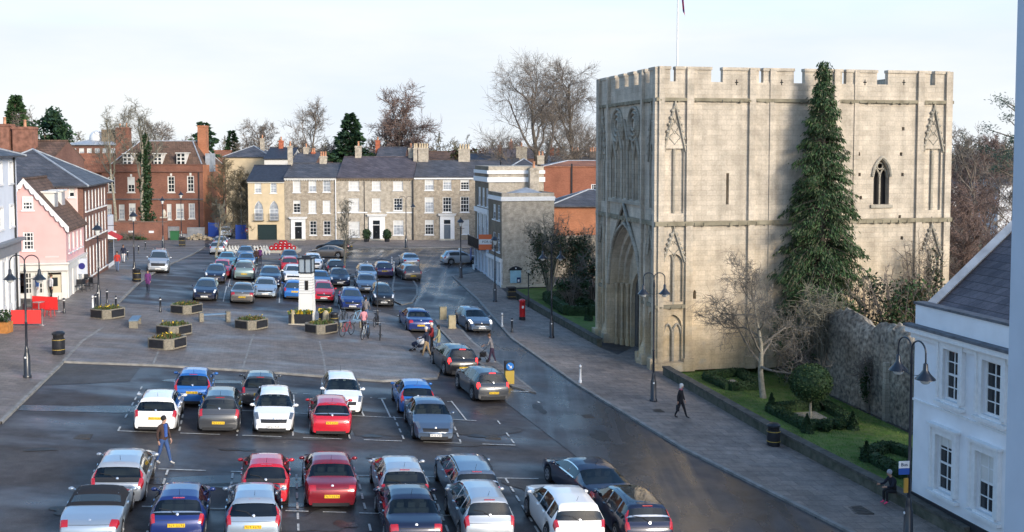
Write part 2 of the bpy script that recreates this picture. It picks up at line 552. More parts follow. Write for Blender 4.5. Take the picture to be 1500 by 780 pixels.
for i, (px, py, rx, ry) in enumerate(((545, 626, 1.6, 1.3), (700, 630, 1.5, 1.2), (795, 716, 1.3, 1.1), (465, 766, 1.2, 1.0), (425, 640, 1.3, .7), (240, 765, .8, .9), (690, 652, 1.2, .3))):
    blot('asphalt_patch', px, py, rx, ry, PATCH, .037, 40 + i)
OIL = groundmat('oil_stain', (.024, .022, .022), (.034, .031, .03), (.35, .6))
for i, (px, py, rx, ry) in enumerate(((545, 640, .35, .3), (700, 640, .4, .25), (620, 720, .5, .3), (160, 700, .6, .3), (800, 735, .3, .3), (505, 770, .35, .35), (60, 660, .5, .25), (880, 640, .4, .9), (790, 600, .3, .8), (100, 750, .6, .4), (560, 670, .7, .25), (350, 660, .6, .2))):
    blot('oil_stain', px, py, rx, ry, OIL, .041, 60 + i)
sheet('asphalt_patch', pxpoly([(500, 600), (580, 608), (590, 640), (520, 640)]), .03, PATCH)
IRONC = mat('drain_iron', (.05, .045, .042), .6, var=.4, scale=20)
def manhole(px, py, label, dz, sq=.35):
    P = G(px, py, dz); r_ = thing('manhole_cover', label, 'manhole cover', P, ANG2)
    P.z += .004
    q = MB(); q.box(-sq, -sq, -.05, sq, sq, .006); q.build('frame', IRONC, r_)
    q = MB()
    for i in range(5): q.box(-sq * .85, -sq * .85 + i * sq * .38, .006, sq * .85, -sq * .85 + i * sq * .38 + sq * .22, .014)
    q.build('cover', IRONC, r_)
manhole(1255, 748, 'square inspection cover in the near part of the east pavement', PD, .45)
manhole(962, 602, 'small dark cover in the pavement left of the walking woman', PD, .3)
manhole(812, 470, 'dark cover on the pavement behind the double lamp', PD, .3)
manhole(720, 640, 'iron cover in the road beyond the right-hand bays', .04, .35)
manhole(120, 640, 'iron cover in the empty left part of the car park', .025, .35)
manhole(860, 610, 'iron drain cover in the middle of the right-hand road', .04, .3)
# ------------------------------------------------------------------ vehicles
TYRE = mat('tyre_rubber', (.018, .018, .02), .85)
ALLOY = mat('alloy_rim', (.42, .43, .45), .35, metal=.7)
CGLASS = mat('car_glass', (.035, .05, .062), .05, spec=1.0, coat=.6)
CLEARG = bpy.data.materials.new('clear_car_glass'); CLEARG.use_nodes = True
_n = CLEARG.node_tree; _o = _n.nodes['Material Output']
_t = _n.nodes.new('ShaderNodeBsdfTransparent'); _t.inputs[0].default_value = (.36, .43, .44, 1)
_g = _n.nodes.new('ShaderNodeBsdfGlossy'); _g.inputs['Roughness'].default_value = .03; _g.inputs[0].default_value = (.9, .95, 1, 1)
_l = _n.nodes.new('ShaderNodeLayerWeight'); _l.inputs[0].default_value = .5; _f = _n.nodes.new('ShaderNodeMath'); _f.operation = 'POWER'; _f.inputs[1].default_value = 4.0; _n.links.new(_l.outputs['Facing'], _f.inputs[0])
_a = _n.nodes.new('ShaderNodeMath'); _a.operation = 'MULTIPLY_ADD'; _a.inputs[1].default_value = .7; _a.inputs[2].default_value = .06; _a.use_clamp = True
_m = _n.nodes.new('ShaderNodeMixShader'); _n.links.new(_f.outputs[0], _a.inputs[0]); _n.links.new(_a.outputs[0], _m.inputs[0]); _n.links.new(_t.outputs[0], _m.inputs[1]); _n.links.new(_g.outputs[0], _m.inputs[2]); _n.links.new(_m.outputs[0], _o.inputs[0])
TRIM = mat('dark_trim', (.022, .023, .026), .55)
RLAMP = mat('red_lamp', (.42, .012, .02), .12, spec=.7, coat=1)
RLAMPL = mat('lit_red_lamp', (.85, .03, .03), .2, emit=2.2)
HLAMP = mat('clear_lamp', (.2, .22, .25), .06, metal=.5, spec=.9, coat=1)
HLAMPL = mat('lit_head_lamp', (1.0, .96, .88), .2, emit=2.0)
HLAMPG = mat('painted_glint_lamp', (.8, .82, .84), .15, spec=.8)  # pale colour standing in for the sun's reflection in parked cars' lamps
PLY = mat('yellow_plate', (.78, .5, .03), .4)
PLW = mat('white_plate', (.75, .75, .74), .4)
PLT = mat('plate_print', (.05, .05, .05), .5)
CHROME = mat('chrome_trim', (.6, .62, .64), .15, metal=.9)
PAINTS = {
    'silver': ((.46, .5, .55), .45), 'silverblue': ((.36, .44, .53), .45), 'white': ((.9, .9, .9), .0), 'darkblue': ((.012, .032, .17), .25), 'navy': ((.012, .018, .05), .3),
    'grey': ((.085, .09, .1), .45), 'black': ((.012, .013, .018), .2), 'red': ((.58, .012, .03), .1), 'maroon': ((.26, .012, .025), .3), 'blue': ((.02, .14, .46), .25), 'midblue': ((.045, .15, .34), .35),
    'slate': ((.1, .145, .22), .45), 'teal': ((.12, .30, .37), .4), 'greensilver': ((.24, .33, .33), .5), 'purple': ((.04, .035, .13), .35), 'warmgrey': ((.19, .17, .155), .45), 'steel': ((.15, .2, .28), .5),
}


def paint(c):
    col, me = PAINTS[c]
    return mat('car_paint_' + c, col, .34, metal=me, spec=.5, coat=1.0)


PROF = {
    'hatch': dict(L=4.0, W=1.74, H=1.48, p=[(0, .38), (.004, .47), (.012, .55), (.024, .595), (.04, .63), (.118, .92), (.145, .965), (.28, 1), (.44, .99), (.54, .945), (.745, .68), (.785, .655), (.90, .585), (.955, .515), (.985, .44), (1, .36)], rw=(.043, .116), ws=(.552, .738), belt=.62, tl=(.008, .05), wheels=(.19, .81)),
    'saloon': dict(L=4.6, W=1.8, H=1.43, p=[(0, .42), (.004, .52), (.014, .6), (.035, .648), (.06, .668), (.135, .70), (.155, .715), (.285, .935), (.33, .975), (.44, 1), (.53, .988), (.59, .945), (.735, .69), (.775, .655), (.90, .575), (.955, .5), (.985, .44), (1, .36)], rw=(.163, .278), ws=(.602, .728), belt=.64, tl=(.004, .03), wheels=(.2, .81)),
    'estate': dict(L=4.65, W=1.8, H=1.5, p=[(0, .38), (.004, .47), (.012, .55), (.026, .61), (.036, .645), (.088, .92), (.11, .965), (.3, 1), (.46, .99), (.56, .945), (.735, .675), (.78, .645), (.90, .575), (.955, .5), (.985, .43), (1, .35)], rw=(.038, .086), ws=(.572, .728), belt=.63, tl=(.008, .036), wheels=(.19, .81)),
    'suv': dict(L=4.3, W=1.84, H=1.64, p=[(0, .38), (.004, .47), (.014, .56), (.03, .615), (.045, .65), (.09, .92), (.115, .968), (.3, 1), (.45, .99), (.555, .945), (.73, .71), (.77, .685), (.90, .63), (.955, .565), (.985, .48), (1, .38)], rw=(.047, .089), ws=(.568, .724), belt=.64, tl=(.014, .05), wheels=(.19, .81)),
    'mpv': dict(L=4.25, W=1.76, H=1.63, p=[(0, .35), (.004, .44), (.012, .52), (.026, .58), (.04, .625), (.095, .92), (.125, .968), (.32, 1), (.5, .985), (.6, .935), (.80, .665), (.83, .635), (.915, .565), (.96, .5), (.985, .43), (1, .34)], rw=(.048, .09), ws=(.61, .793), belt=.6, tl=(.01, .05), wheels=(.19, .81)),
    'van': dict(L=4.8, W=1.92, H=1.96, p=[(0, .3), (.003, .55), (.008, .7), (.02, .92), (.04, .975), (.1, 1), (.5, 1), (.62, .985), (.68, .945), (.825, .66), (.85, .635), (.93, .56), (.965, .48), (.99, .4), (1, .28)], rw=(.01, .018), ws=(.69, .818), belt=.6, tl=(.004, .01), wheels=(.17, .8)),
    'convertible': dict(L=4.35, W=1.8, H=1.28, p=[(0, .42), (.006, .52), (.02, .6), (.05, .66), (.14, .715), (.27, .755), (.29, .765), (.40, .95), (.45, .99), (.52, 1), (.57, .955), (.685, .735), (.72, .705), (.88, .62), (.95, .53), (.985, .45), (1, .36)], rw=(.31, .385), ws=(.578, .68), belt=.69, tl=(.012, .06), wheels=(.2, .8)),
    'coupe': dict(L=4.5, W=1.85, H=1.36, p=[(0, .44), (.004, .53), (.014, .615), (.03, .665), (.075, .70), (.10, .715), (.30, .945), (.36, .985), (.45, 1), (.53, .985), (.58, .945), (.735, .70), (.77, .665), (.90, .58), (.955, .51), (.985, .44), (1, .36)], rw=(.112, .285), ws=(.592, .728), belt=.65, tl=(.004, .028), wheels=(.19, .81)),
}


class Body:
    """a car body as a surface: station x along it, c = 0 (sill) .. 7 (centre line of the roof) up one side"""

    def __init__(s, kind, k=1.0, kh=1.0):
        P = PROF[kind]
        s.P = P
        s.L, s.W, s.H = P['L'] * k * .98, P['W'] * (1 + (k - 1) * .4) * .985, P['H'] * kh * .965
        s.wr = .31 * (1.12 if kind in ('suv', 'van') else 1.0)

    def zt(s, x):
        p = s.P['p']
        for (a, za), (b, zb) in zip(p, p[1:]):
            if x <= b: return s.H * (za + (zb - za) * (x - a) / max(1e-6, b - a))
        return s.H * p[-1][1]

    def bulge(s, x, y):
        q = 1 - (2 * y / s.W) ** 2
        if x < .16: return -.085 * (1 - x / .16) * q
        if x > .86: return .15 * ((x - .86) / .14) * q
        return 0.0

    def sec(s, x):
        L, W, H = s.L, s.W, s.H
        w = W / 2
        e = 0.0
        if x < .15: e = .12 * ((.15 - x) / .15) ** 2.0
        if x > .80: e = .17 * ((x - .80) / .20) ** 2.2
        w *= 1 - e
        zt = s.zt(x)
        zs = .20 + .05 * (x > .95) + .04 * (x < .04)
        for wx in s.P['wheels']:
            d = abs(x - wx) * L
            ra = s.wr + .055
            if d < ra: zs = max(zs, s.wr + math.sqrt(ra * ra - d * d))
        zb = min(s.P['belt'] * H + .03 * (1 - x), zt - .035)
        zs = min(zs, zb - .05)
        up = max(0.0, zt - zb)
        wr = w * .955 - min(up, .6) * .46
        if up < .12: wr = w * (.955 - .075 * up / .12) - up * .1
        dr = min(.09, up * .5)
        return [(w * .93, zs), (w * .985, zs + .3 * (zb - zs)), (w * 1.0, zs + .68 * (zb - zs)), (w * .965, zb), (wr, zt - dr), (wr * .86, zt - dr * .32), (wr * .45, zt - dr * .07), (0, zt)]

    def at(s, x, c, side=1, off=0.0):
        q = s.sec(x)
        i = max(0, min(6, int(c)))
        f = c - i
        y = q[i][0] + (q[i + 1][0] - q[i][0]) * f
        z = q[i][1] + (q[i + 1][1] - q[i][1]) * f
        p = Vector(((x - .5) * s.L + s.bulge(x, y), side * y, z))
        if off:
            h = .004
            a = s.at(max(0, x - h), c, side); b = s.at(min(1, x + h), c, side)
            e = s.at(x, max(0, c - .08), side); g = s.at(x, min(7, c + .08), side)
            n = (b - a).cross(g - e) * (-1 if side < 0 else 1)
            if n.length > 1e-9:
                n.normalize()
                p += n * -off if n.dot(Vector((0, side * y * .6, z - .5))) < 0 else n * off
        return p

    def panel(s, x0, x1, c0, c1, side=1, off=.006, nx=6, nc=4, mb=None):
        mb = mb or MB()
        rows = []
        for i in range(nx + 1):
            x = x0 + (x1 - x0) * i / nx
            rows.append([s.at(x, c0 + (c1 - c0) * j / nc, side, off) for j in range(nc + 1)])
        if side > 0: rows = [list(reversed(r)) for r in rows]
        mb.grid(rows)
        return mb

    def band(s, x0, x1, c0, off=.006, nx=6, mb=None, nc=4):
        """a panel over the top from c0 on one side to c0 on the other"""
        mb = mb or MB()
        rows = []
        for i in range(nx + 1):
            x = x0 + (x1 - x0) * i / nx
            a = [s.at(x, c0 + (7 - c0) * j / nc, 1, off) for j in range(nc + 1)]
            b = [s.at(x, c0 + (7 - c0) * j / nc, -1, off) for j in range(nc)]
            rows.append(list(reversed(a + list(reversed(b)))))
        mb.grid(rows)
        return mb


_wheel = {}


def wheel_meshes(r):
    k = round(r, 3)
    if k in _wheel: return _wheel[k]
    t = MB()
    w = .1
    t.lathe([(r * .62, -w), (r * .93, -w), (r, -w * .7), (r, w * .7), (r * .93, w), (r * .62, w)], 20, caps=True)
    t.xf(Matrix.Rotation(PI / 2, 4, 'X'))
    a = t.build('wheel', TYRE, smooth=40)
    q = MB()
    q.lathe([(r * .66, .085), (r * .66, .104), (r * .57, .106), (r * .55, .09)], 20, caps=False)
    for n in range(5):
        M = Matrix.Rotation(2 * PI * n / 5, 4, 'Z')
        q.box(.03, -.035, .088, r * .6, .035, .106, M)
    q.lathe([(.06, .085), (.06, .112), (.02, .115)], 10)
    q.xf(Matrix.Rotation(PI / 2, 4, 'X'))          # the outer face looks to -y
    b = q.build('rim', ALLOY, smooth=40)
    _wheel[k] = (a.data, b.data)
    bpy.data.objects.remove(a); bpy.data.objects.remove(b)
    return _wheel[k]


def plate(parent, x, z, m, facing, w=.5):
    q = MB()
    q.box(x - .008, -w / 2, z - .055, x + .008, w / 2, z + .055)
    o = q.build('number_plate', m, parent)
    t = MB()
    xx = x + facing * .011
    n = 7
    for i in range(n):
        y = (i - 3) * w * .125 + (.02 if i > 3 else -.02)
        h = .032
        if i in (1, 4, 6):
            t.box(xx - .002, y - .02, z - h, xx + .002, y - .008, z + h); t.box(xx - .002, y - .008, z + h - .014, xx + .002, y + .02, z + h)
        else:
            t.box(xx - .002, y - .02, z - h, xx + .002, y + .012, z - h + .014); t.box(xx - .002, y - .006, z - h + .014, xx + .002, y + .006, z + h)
    t.build('lettering', PLT, o)


def car(kind, colour, px, view, label, cat='car', group='cars parked on the square', k=1.0, kh=1.0, ang=None, lit=False, brake=False, extra=(), near=True, dz=0.0, centre=False, name=None, big_lights=False, roofcol=None, plate_z=None):
    """px: where the middle of the end that faces us meets the ground. view 'R': we see its rear, 'F': its front"""
    B = Body(kind, k, kh)
    L, W, H = B.L, B.W, B.H
    py_ = px[1] + .015 * (px[1] - 222)
    pt = G(px[0], py_, dz + .02)
    a = ANG1 if ang is None else ang
    if view == 'F' and ang is None: a = ANG1 + PI
    d = Vector((math.cos(a), math.sin(a), 0))
    c = pt if centre else (pt + d * L / 2 if view == 'R' else pt - d * L / 2)
    c.z = zg(c.x, c.y) + dz + .02
    h = 1.2
    n = Vector((-(zg(c.x + h, c.y) - zg(c.x - h, c.y)) / (2 * h), -(zg(c.x, c.y + h) - zg(c.x, c.y - h)) / (2 * h), 1)).normalized()
    f = (d - n * d.dot(n)).normalized()
    l = n.cross(f)
    M = Matrix((f, l, n)).transposed()
    root = thing(name or ('parked_car' if group else 'car'), label, cat, c, 0, group)
    root.rotation_euler = M.to_euler()
    pm = paint(colour)
    # body shell
    ws, rw = B.P['ws'], B.P['rw']
    a0, a1 = rw[1] + .05, ws[0] + (ws[1] - ws[0]) * .72
    if kind == 'estate' or kind == 'suv' or kind == 'mpv':
        spl = [(rw[1] + .0, .215), (.235, .43), (.45, a1)]
    elif kind == 'van':
        spl = [(.60, a1)]
    elif kind in ('coupe', 'convertible'):
        spl = [(rw[1] + .0, .43), (.45, a1)] if kind == 'coupe' else [(.43, a1)]
    else:
        spl = [(a0 - .02, .42), (.44, a1)]
    clear = near and kind not in ('convertible', 'van')
    GL_ = CLEARG if clear else CGLASS
    xs = sorted(set([q[0] for q in B.P['p']] + [i / 40 for i in range(41)] + [w + t * (B.wr + .055) / L for w in B.P['wheels'] for t in (-1, -.92, -.7, -.4, 0, .4, .7, .92, 1)] + ([*ws, *rw] + [e for q in spl for e in q] if clear else [])))
    xs = [x for i, x in enumerate(xs) if 0 <= x <= 1 and (i == 0 or x - xs[i - 1] > .0012)]
    m = MB()
    rows = []
    for x in xs:
        q = B.sec(x); X = (x - .5) * L
        rows.append([(X + B.bulge(x, y), y, z) for y, z in q] + [(X + B.bulge(x, y), -y, z) for y, z in reversed(q[:-1])])
    if clear:
        ids = [m.pts(r) for r in rows]
        for i in range(len(rows) - 1):
            xm = (xs[i] + xs[i + 1]) / 2
            for j in range(14):
                cc_ = j if j < 7 else 13 - j
                if (cc_ >= 4 and (ws[0] < xm < ws[1] or rw[0] < xm < rw[1])) or (cc_ == 3 and any(p < xm < q for p, q in spl)): continue
                m.face([ids[i][j], ids[i][j + 1], ids[i + 1][j + 1], ids[i + 1][j]])
    else:
        ids = m.grid(rows)
    for r, rev in ((ids[0], False), (ids[-1], True)):
        cc = m.pts([((xs[0] if not rev else xs[-1]) * L - L / 2 + (-.09 if not rev else .155), 0, B.H * .3)])[0]
        n_ = len(r)
        for i in range(n_):
            t = [r[i], r[(i + 1) % n_], cc]
            m.face(t if rev else list(reversed(t)))
    m.f = [list(reversed(q)) for q in m.f]
    m.build('body', pm, root, smooth=38)
    u = MB()
    u.box(-L * .47, -W * .37, .17, L * .47, W * .37, .44)
    u.build('underbody', TRIM, root)
    if clear:
        sm = mat(*(('seat_cloth', (.035, .035, .04), .9), ('seat_cloth_pale', (.16, .14, .12), .9), ('seat_cloth_grey', (.08, .085, .09), .9))[int(px[0]) % 3])
        q = MB()
        zb_, ht = .3, B.P['belt'] * H
        for X, ys in ((.0 * L, (-.19 * W, .19 * W)), (-.2 * L, (-.2 * W, .0, .2 * W))):
            for y in ys:
                q.box(X - .05, y - .2, .4, X + .08, y + .2, ht + .06); q.box(X - .03, y - .11, ht + .08, X + .06, y + .11, ht + .24)
                q.box(X + .08, y - .2, .4, X + .5, y + .2, .55)
        q.build('seats', sm, root)
        q = MB(); q.box(.19 * L, -W * .4, .4, .27 * L, W * .4, ht - .03); q.tube([(.155 * L + .05 * math.cos(k_), .19 * W + .17 * math.sin(k_ * PI / 6), ht - .02 + .17 * math.cos(k_ * PI / 6)) for k_ in range(13)], .014, 4); q.build('dashboard', TRIM, root)
        q = MB(); q.box((rw[0] - .5) * L + .1, -W * .4, ht - .14, -.27 * L if (rw[0] - .5) * L + .1 < -.28 * L else -.22 * L, W * .4, ht - .1); q.build('parcel_shelf', TRIM, root)
    # glass
    soft = kind == 'convertible'
    B.band(*B.P['rw'], 4.0 if clear else 4.22, mb=None, off=.004).build('rear_window', GL_, root, smooth=60)
    B.band(*B.P['ws'], 4.0 if clear else 4.18, off=.004).build('windscreen', GL_, root, smooth=60)
    for sd in (1, -1):
        for x0, x1 in spl:
            B.panel(x0, x1, 3.0 if clear else 3.12, 4.0 if clear else 3.9, sd, .004, 6, 2).build('side_window', GL_, root, smooth=60)
        if near:
            for x0, x1 in (((.27, .435), (.445, .70)) if kind not in ('coupe', 'convertible', 'van') else ((.40, .70),)):
                dr = B.panel(x0, x1, .7, 3.02, sd, .005, 5, 4).build('door', pm, root, smooth=60)
                hd = MB(); p = B.at(x0 + .035, 2.7, sd, .02)
                hd.box(p.x - .08, p.y - .02, p.z - .018, p.x + .08, p.y + .02, p.z + .018)
                hd.build('handle', pm, dr)
        # mirrors
        q = MB(); p = B.at(.665, 3.1, sd)
        q.ell((p.x, p.y + sd * .11, p.z + .06), (.06, .1, .065), 8, 6)
        q.box(p.x - .03, min(p.y - sd * .02, p.y + sd * .08), p.z + .02, p.x + .03, max(p.y - sd * .02, p.y + sd * .08), p.z + .05)
        q.build('mirror', pm if sd else TRIM, root, smooth=60)
        # lamps
        t0, t1 = B.P['tl']
        cl = {'saloon': (2.3, 5.3), 'coupe': (2.3, 5.4), 'van': (2.6, 3.4), 'convertible': (2.4, 5.2)}.get(kind, (2.35, 4.7))
        hi = t1 + (.075 if kind in ('estate', 'mpv', 'suv') and big_lights else 0)
        B.panel(t0, t1, cl[0], cl[1], sd, .012, 4, 6).build('tail_light', RLAMPL if brake else RLAMP, root, smooth=60)
        if big_lights:
            B.panel(t1, t1 + .05, 3.5, 4.3, sd, .012, 4, 3).build('tail_light', RLAMPL if brake else RLAMP, root, smooth=60)
        B.panel(.875, .972, 3.15, 5.0, sd, .012, 5, 5).build('headlight', (HLAMPL if not group else HLAMPG) if lit else HLAMP, root, smooth=60)  # lit: parked cars get the painted glint, moving ones emit
        # wheels
        wm, rm = wheel_meshes(B.wr)
        for wx in B.P['wheels']:
            wo = bpy.data.objects.new('wheel', wm); COL.objects.link(wo); wo.parent = root
            wo.location = ((wx - .5) * L, sd * (W / 2 - .105), B.wr)
            wo.rotation_euler = (0, 0, 0 if sd < 0 else PI)
            ro = bpy.data.objects.new('rim', rm); COL.objects.link(ro); ro.parent = wo
    # face and tail
    if near and view == 'R' and kind != 'van':
        B.band(t1 * .30, t1 * .30 + .0016, 4.3, .004, 1).build('tailgate_gap', TRIM, root)
    g = B.band(.972, .996, 5.2, .012, 4)
    g.build('grille', TRIM, root, smooth=60)
    q = MB(); q.box(L / 2 - .06, -W * .36, .2, L / 2 + .12, W * .3, .33); q.build('bumper_intake', TRIM, root)
    q = MB(); q.box(-L / 2 - .06, -W * .34, .2, -L / 2 + .08, W * .36, .315 if kind not in ('suv', 'estate') else .38); q.build('bumper_trim', TRIM, root)
    rz = plate_z or {'hatch': .47, 'saloon': .4, 'estate': .36, 'suv': .36, 'mpv': .33, 'coupe': .42, 'convertible': .3, 'van': .3}[kind] * H
    if view == 'R': plate(root, -L / 2 - .1, rz, PLY, -1)
    else: plate(root, L / 2 + .175, .4, PLW, 1)
    q = MB(); q.lathe([(.045, 0), (.045, .012), (.01, .014)], 10)
    if view == 'F':
        p = B.at(.965, 7, 1)
        q.xf(Matrix.Translation((p.x + .012, 0, p.z + .005)) @ Matrix.Rotation(R(65), 4, 'Y'))
    else:
        p = B.at(t1 if t1 < .1 else .03, 7, 1)
        q.xf(Matrix.Translation((p.x - .014, 0, p.z - .01)) @ Matrix.Rotation(R(-65), 4, 'Y'))
    q.build('badge', CHROME, root)
    if near and kind in ('hatch', 'suv', 'mpv', 'estate'):
        xw = rw[0]
        q = MB(); q.tube([B.at(xw - .004, 7, 1, .02), B.at(xw + .3 * (rw[1] - xw), 6.3, 1, .025), B.at(xw + .45 * (rw[1] - xw), 5.2, 1, .022)], .011, 4)
        q.build('wiper', TRIM, root)
        # high brake light above the rear window
        q = MB(); p = B.at(rw[1] + .012, 7, 1)
        q.box(p.x - .03, -.17, p.z - .005, p.x + .02, .17, p.z + .018); q.build('brake_light', RLAMPL if brake else RLAMP, root)
    if kind != 'convertible' and near:
        q = MB(); p = B.at(rw[1] + .06, 7, 1)
        q.tube([(p.x, 0, p.z), (p.x - .16, 0, p.z + .2)], [.008, .004], 5); q.build('aerial', TRIM, root)
    if soft:
        B.band(.275, .575, 3.2, .011, 10, nc=7).build('soft_top', mat('soft_top_cloth', (.016, .016, .02), .8), root, smooth=60)
        B.band(.315, .38, 4.6, .02).build('rear_window', CGLASS, root, smooth=60)
    if roofcol:
        B.band(rw[1] + .012, ws[0] - .01, 4.12, .006, 8).build('roof', mat('black_roof', (.012, .012, .015), .08, spec=.7, coat=1), root, smooth=60)
    if 'rails' in extra:
        for sd in (1, -1):
            q = MB(); q.tube([B.at(.13 + .4 * i / 8, 4.5, sd, .05 if 0 < i < 8 else .0) for i in range(9)], .02, 6)
            q.build('roof_rail', TRIM if colour != 'black' else ALLOY, root, smooth=60)
    if 'spoiler' in extra:
        B.band(rw[1] - .012, rw[1] + .02, 4.4, .03, 3).build('spoiler', pm, root, smooth=60)
    if 'darktail' in extra:
        B.band(t1 * .45, t1 * 1.05, 4.75, .01, 3).build('tail_panel', TRIM, root, smooth=60)
    if 'chromeline' in extra:
        for sd in (1, -1):
            B.panel(rw[1] + .03, ws[1] - .06, 3.0, 3.1, sd, .012, 8, 1).build('chrome_line', CHROME, root)
            B.panel(rw[1] + .03, ws[0], 3.9, 3.99, sd, .012, 8, 1).build('chrome_line', CHROME, root)
    if 'fogs' in extra:
        for sd in (1, -1):
            q = MB(); q.lathe([(.075, 0), (.075, .02), (.02, .03)], 10)
            q.xf(Matrix.Translation((L / 2 - .06, sd * W * .36, .36)) @ Matrix.Rotation(R(90), 4, 'Y')); q.build('fog_light', HLAMPG, root)
    if 'stripe' in extra:
        B.band(.055, .062, 4.0, .014, 2).build('chrome_strip', CHROME, root)
    if 'taxi' in extra:
        q = MB(); q.box(-.12, -.3, H - .01, .08, .3, H + .16); q.build('roof_sign', mat('white_roof_sign', (.9, .88, .8), .3), root)  # plain pale sign colour
    return root


C = car
# front rows
C('convertible', 'silverblue', (128, 797), 'R', 'silver two-seat convertible with a black soft top, at the left end of the front row', k=.98, extra=())
C('hatch', 'darkblue', (257, 792), 'R', 'small dark blue hatchback between the silver convertible and a silver hatchback', k=.92, extra=('stripe',))
C('hatch', 'silverblue', (369, 794), 'R', 'silver hatchback with tall red tail lights, parked right behind the bright red small car', extra=('spoiler',), big_lights=True)
C('saloon', 'navy', (608, 802), 'R', 'dark navy saloon in the front row beside the silver people carrier', k=1.03)
C('mpv', 'silver', (716, 797), 'R', 'silver people carrier with a large rear window and upright lights in the front row', big_lights=False)
C('suv', 'white', (848, 803), 'R', 'white compact off-roader with a low dark glasshouse, in the front row', kh=.97, extra=('spoiler',), k=1.02)
C('estate', 'navy', (950, 800), 'R', 'dark blue estate with a glass roof and tall red lights, right end of front row', big_lights=True, roofcol=1, extra=('stripe',))
C('hatch', 'silver', (169, 737), 'R', 'silver hatchback with a black tailgate panel, parked ahead of the silver convertible', k=1.07, extra=('spoiler', 'darktail'), big_lights=True)
C('hatch', 'red', (387, 737), 'R', 'bright red small city car with a dark tailgate', k=.88, extra=('darktail',), big_lights=True)
C('saloon', 'maroon', (485, 742), 'R', 'dark maroon saloon with red tail lights, next to the bright red city car', k=.98, brake=False)
C('hatch', 'silver', (592, 744), 'R', 'silver hatchback with a dark band between its tail lights, ahead of the navy saloon', k=1.05, extra=('darktail',))
C('estate', 'steel', (698, 746), 'R', 'blue-grey estate car with dark roof rails, ahead of the silver people carrier', k=1.02, extra=('rails', 'stripe'))
C('coupe', 'navy', (897, 748), 'R', 'long dark blue saloon with a chrome window line and a glass roof', k=1.1, kh=1.04, extra=('chromeline',), ang=ANG1 + R(7))
# the rows behind
C('hatch', 'white', (226, 630), 'R', 'white hatchback seen from behind at the left end of the middle row', k=1.07, extra=('spoiler', 'rails'))
C('mpv', 'grey', (319, 631), 'R', 'dark grey people carrier seen from behind, beside the white hatchback', big_lights=False)
C('hatch', 'white', (400, 632), 'F', 'white small hatchback facing us with round headlights, between a grey and a red car', k=1.0)
C('hatch', 'red', (485, 636), 'R', 'red hatchback seen from behind, parked nose to nose with a white car', k=1.03, extra=('stripe',))
C('saloon', 'slate', (637, 644), 'F', 'grey-blue four-door saloon facing us with a chrome grille', k=.98)
C('hatch', 'blue', (280, 592), 'R', 'bright blue small people carrier seen from behind, above the grey people carrier', k=.98, kh=1.06, big_lights=True)
C('hatch', 'grey', (379, 593), 'R', 'grey small hatchback with a bluish roof, partly behind the white car that faces us', k=.97)
C('hatch', 'white', (503, 605), 'F', 'white hatchback facing us, nose to nose with the red hatchback', k=1.06)
C('hatch', 'blue', (611, 605), 'R', 'blue small hatchback partly hidden by the grey-blue saloon', k=.98, extra=('spoiler',), big_lights=True)
# on the road
C('suv', 'grey', (722, 586), 'R', 'grey small crossover with a silver roof on the road beside the keep left bollard', group=None, k=.97, kh=.96, ang=ANG1 + R(7), brake=True)
C('suv', 'black', (678, 549), 'R', 'black off-roader with bright brake lights beside the traffic island', group=None, brake=True, ang=ANG1 + R(6))
C('saloon', 'darkblue', (616, 485), 'R', 'dark blue saloon on the road beside the standing people', group=None, ang=ANG1 + R(2), k=1.02)
C('hatch', 'slate', (705, 485), 'F', 'dark blue-grey hatchback driving towards us with lit headlights', group=None, lit=True, ang=ANG1 + PI + R(6), k=1.05)
# middle of the square
mid = dict(near=False)
C('hatch', 'navy', (299, 439), 'F', 'dark blue small car with pale fog lamps, nearest the left planters', extra=('fogs',), lit=True, **mid)
C('hatch', 'navy', (314, 413), 'F', 'dark blue hatchback facing us, in front of a red car', lit=True, k=.97, **mid)
C('hatch', 'red', (323, 405), 'F', 'red small car half hidden behind a dark blue hatchback', **mid)
C('hatch', 'teal', (331, 391), 'F', 'light teal hatchback facing us, on the left of the far rows', **mid)
C('suv', 'greensilver', (357, 409), 'R', 'pale green off-roader with a high spare bumper seen from behind', kh=1.05, **mid)
C('hatch', 'midblue', (360, 392), 'F', 'mid blue car with pale headlamps just beyond the pale green off-roader', lit=True, **mid)
C('hatch', 'steel', (359, 380), 'F', 'blue car furthest back in the column of the pale green off-roader', **mid)
C('saloon', 'warmgrey', (354, 443), 'R', 'warm grey saloon seen from behind, in the near row beside a silver-blue saloon', k=.97, **mid)
C('saloon', 'silverblue', (388, 435), 'F', 'silver-blue large saloon facing us beside the warm grey saloon', k=1.0, **mid)
C('suv', 'navy', (395, 419), 'F', 'dark blue tall car behind the silver-blue saloon', kh=.98, **mid)
C('hatch', 'silver', (318, 371), 'R', 'silver small car by the thin tree trunk at the far left', k=.95, **mid)
C('hatch', 'silver', (323, 362), 'R', 'silver car furthest back near the blue hoarding', **mid)
C('hatch', 'navy', (424, 387), 'F', 'dark blue car behind the small red car near the poppy wreaths', **mid)
C('hatch', 'red', (424, 397), 'R', 'red small car seen from behind, ahead of a white car', k=.95, **mid)
C('hatch', 'white', (429, 413), 'F', 'white small car facing us, just left of the white sign pillar', k=.97, **mid)
C('hatch', 'blue', (431, 437), 'R', 'bright blue hatchback partly hidden by the white sign pillar', **mid)
C('suv', 'white', (459, 395), 'F', 'white crossover facing us, beyond the lantern of the white sign pillar', kh=.95, **mid)
C('hatch', 'red', (474, 441), 'F', 'red hatchback facing us, right of the white sign pillar', **mid)
C('saloon', 'midblue', (469, 422), 'F', 'blue saloon behind the red hatchback by the sign pillar', k=.96, **mid)
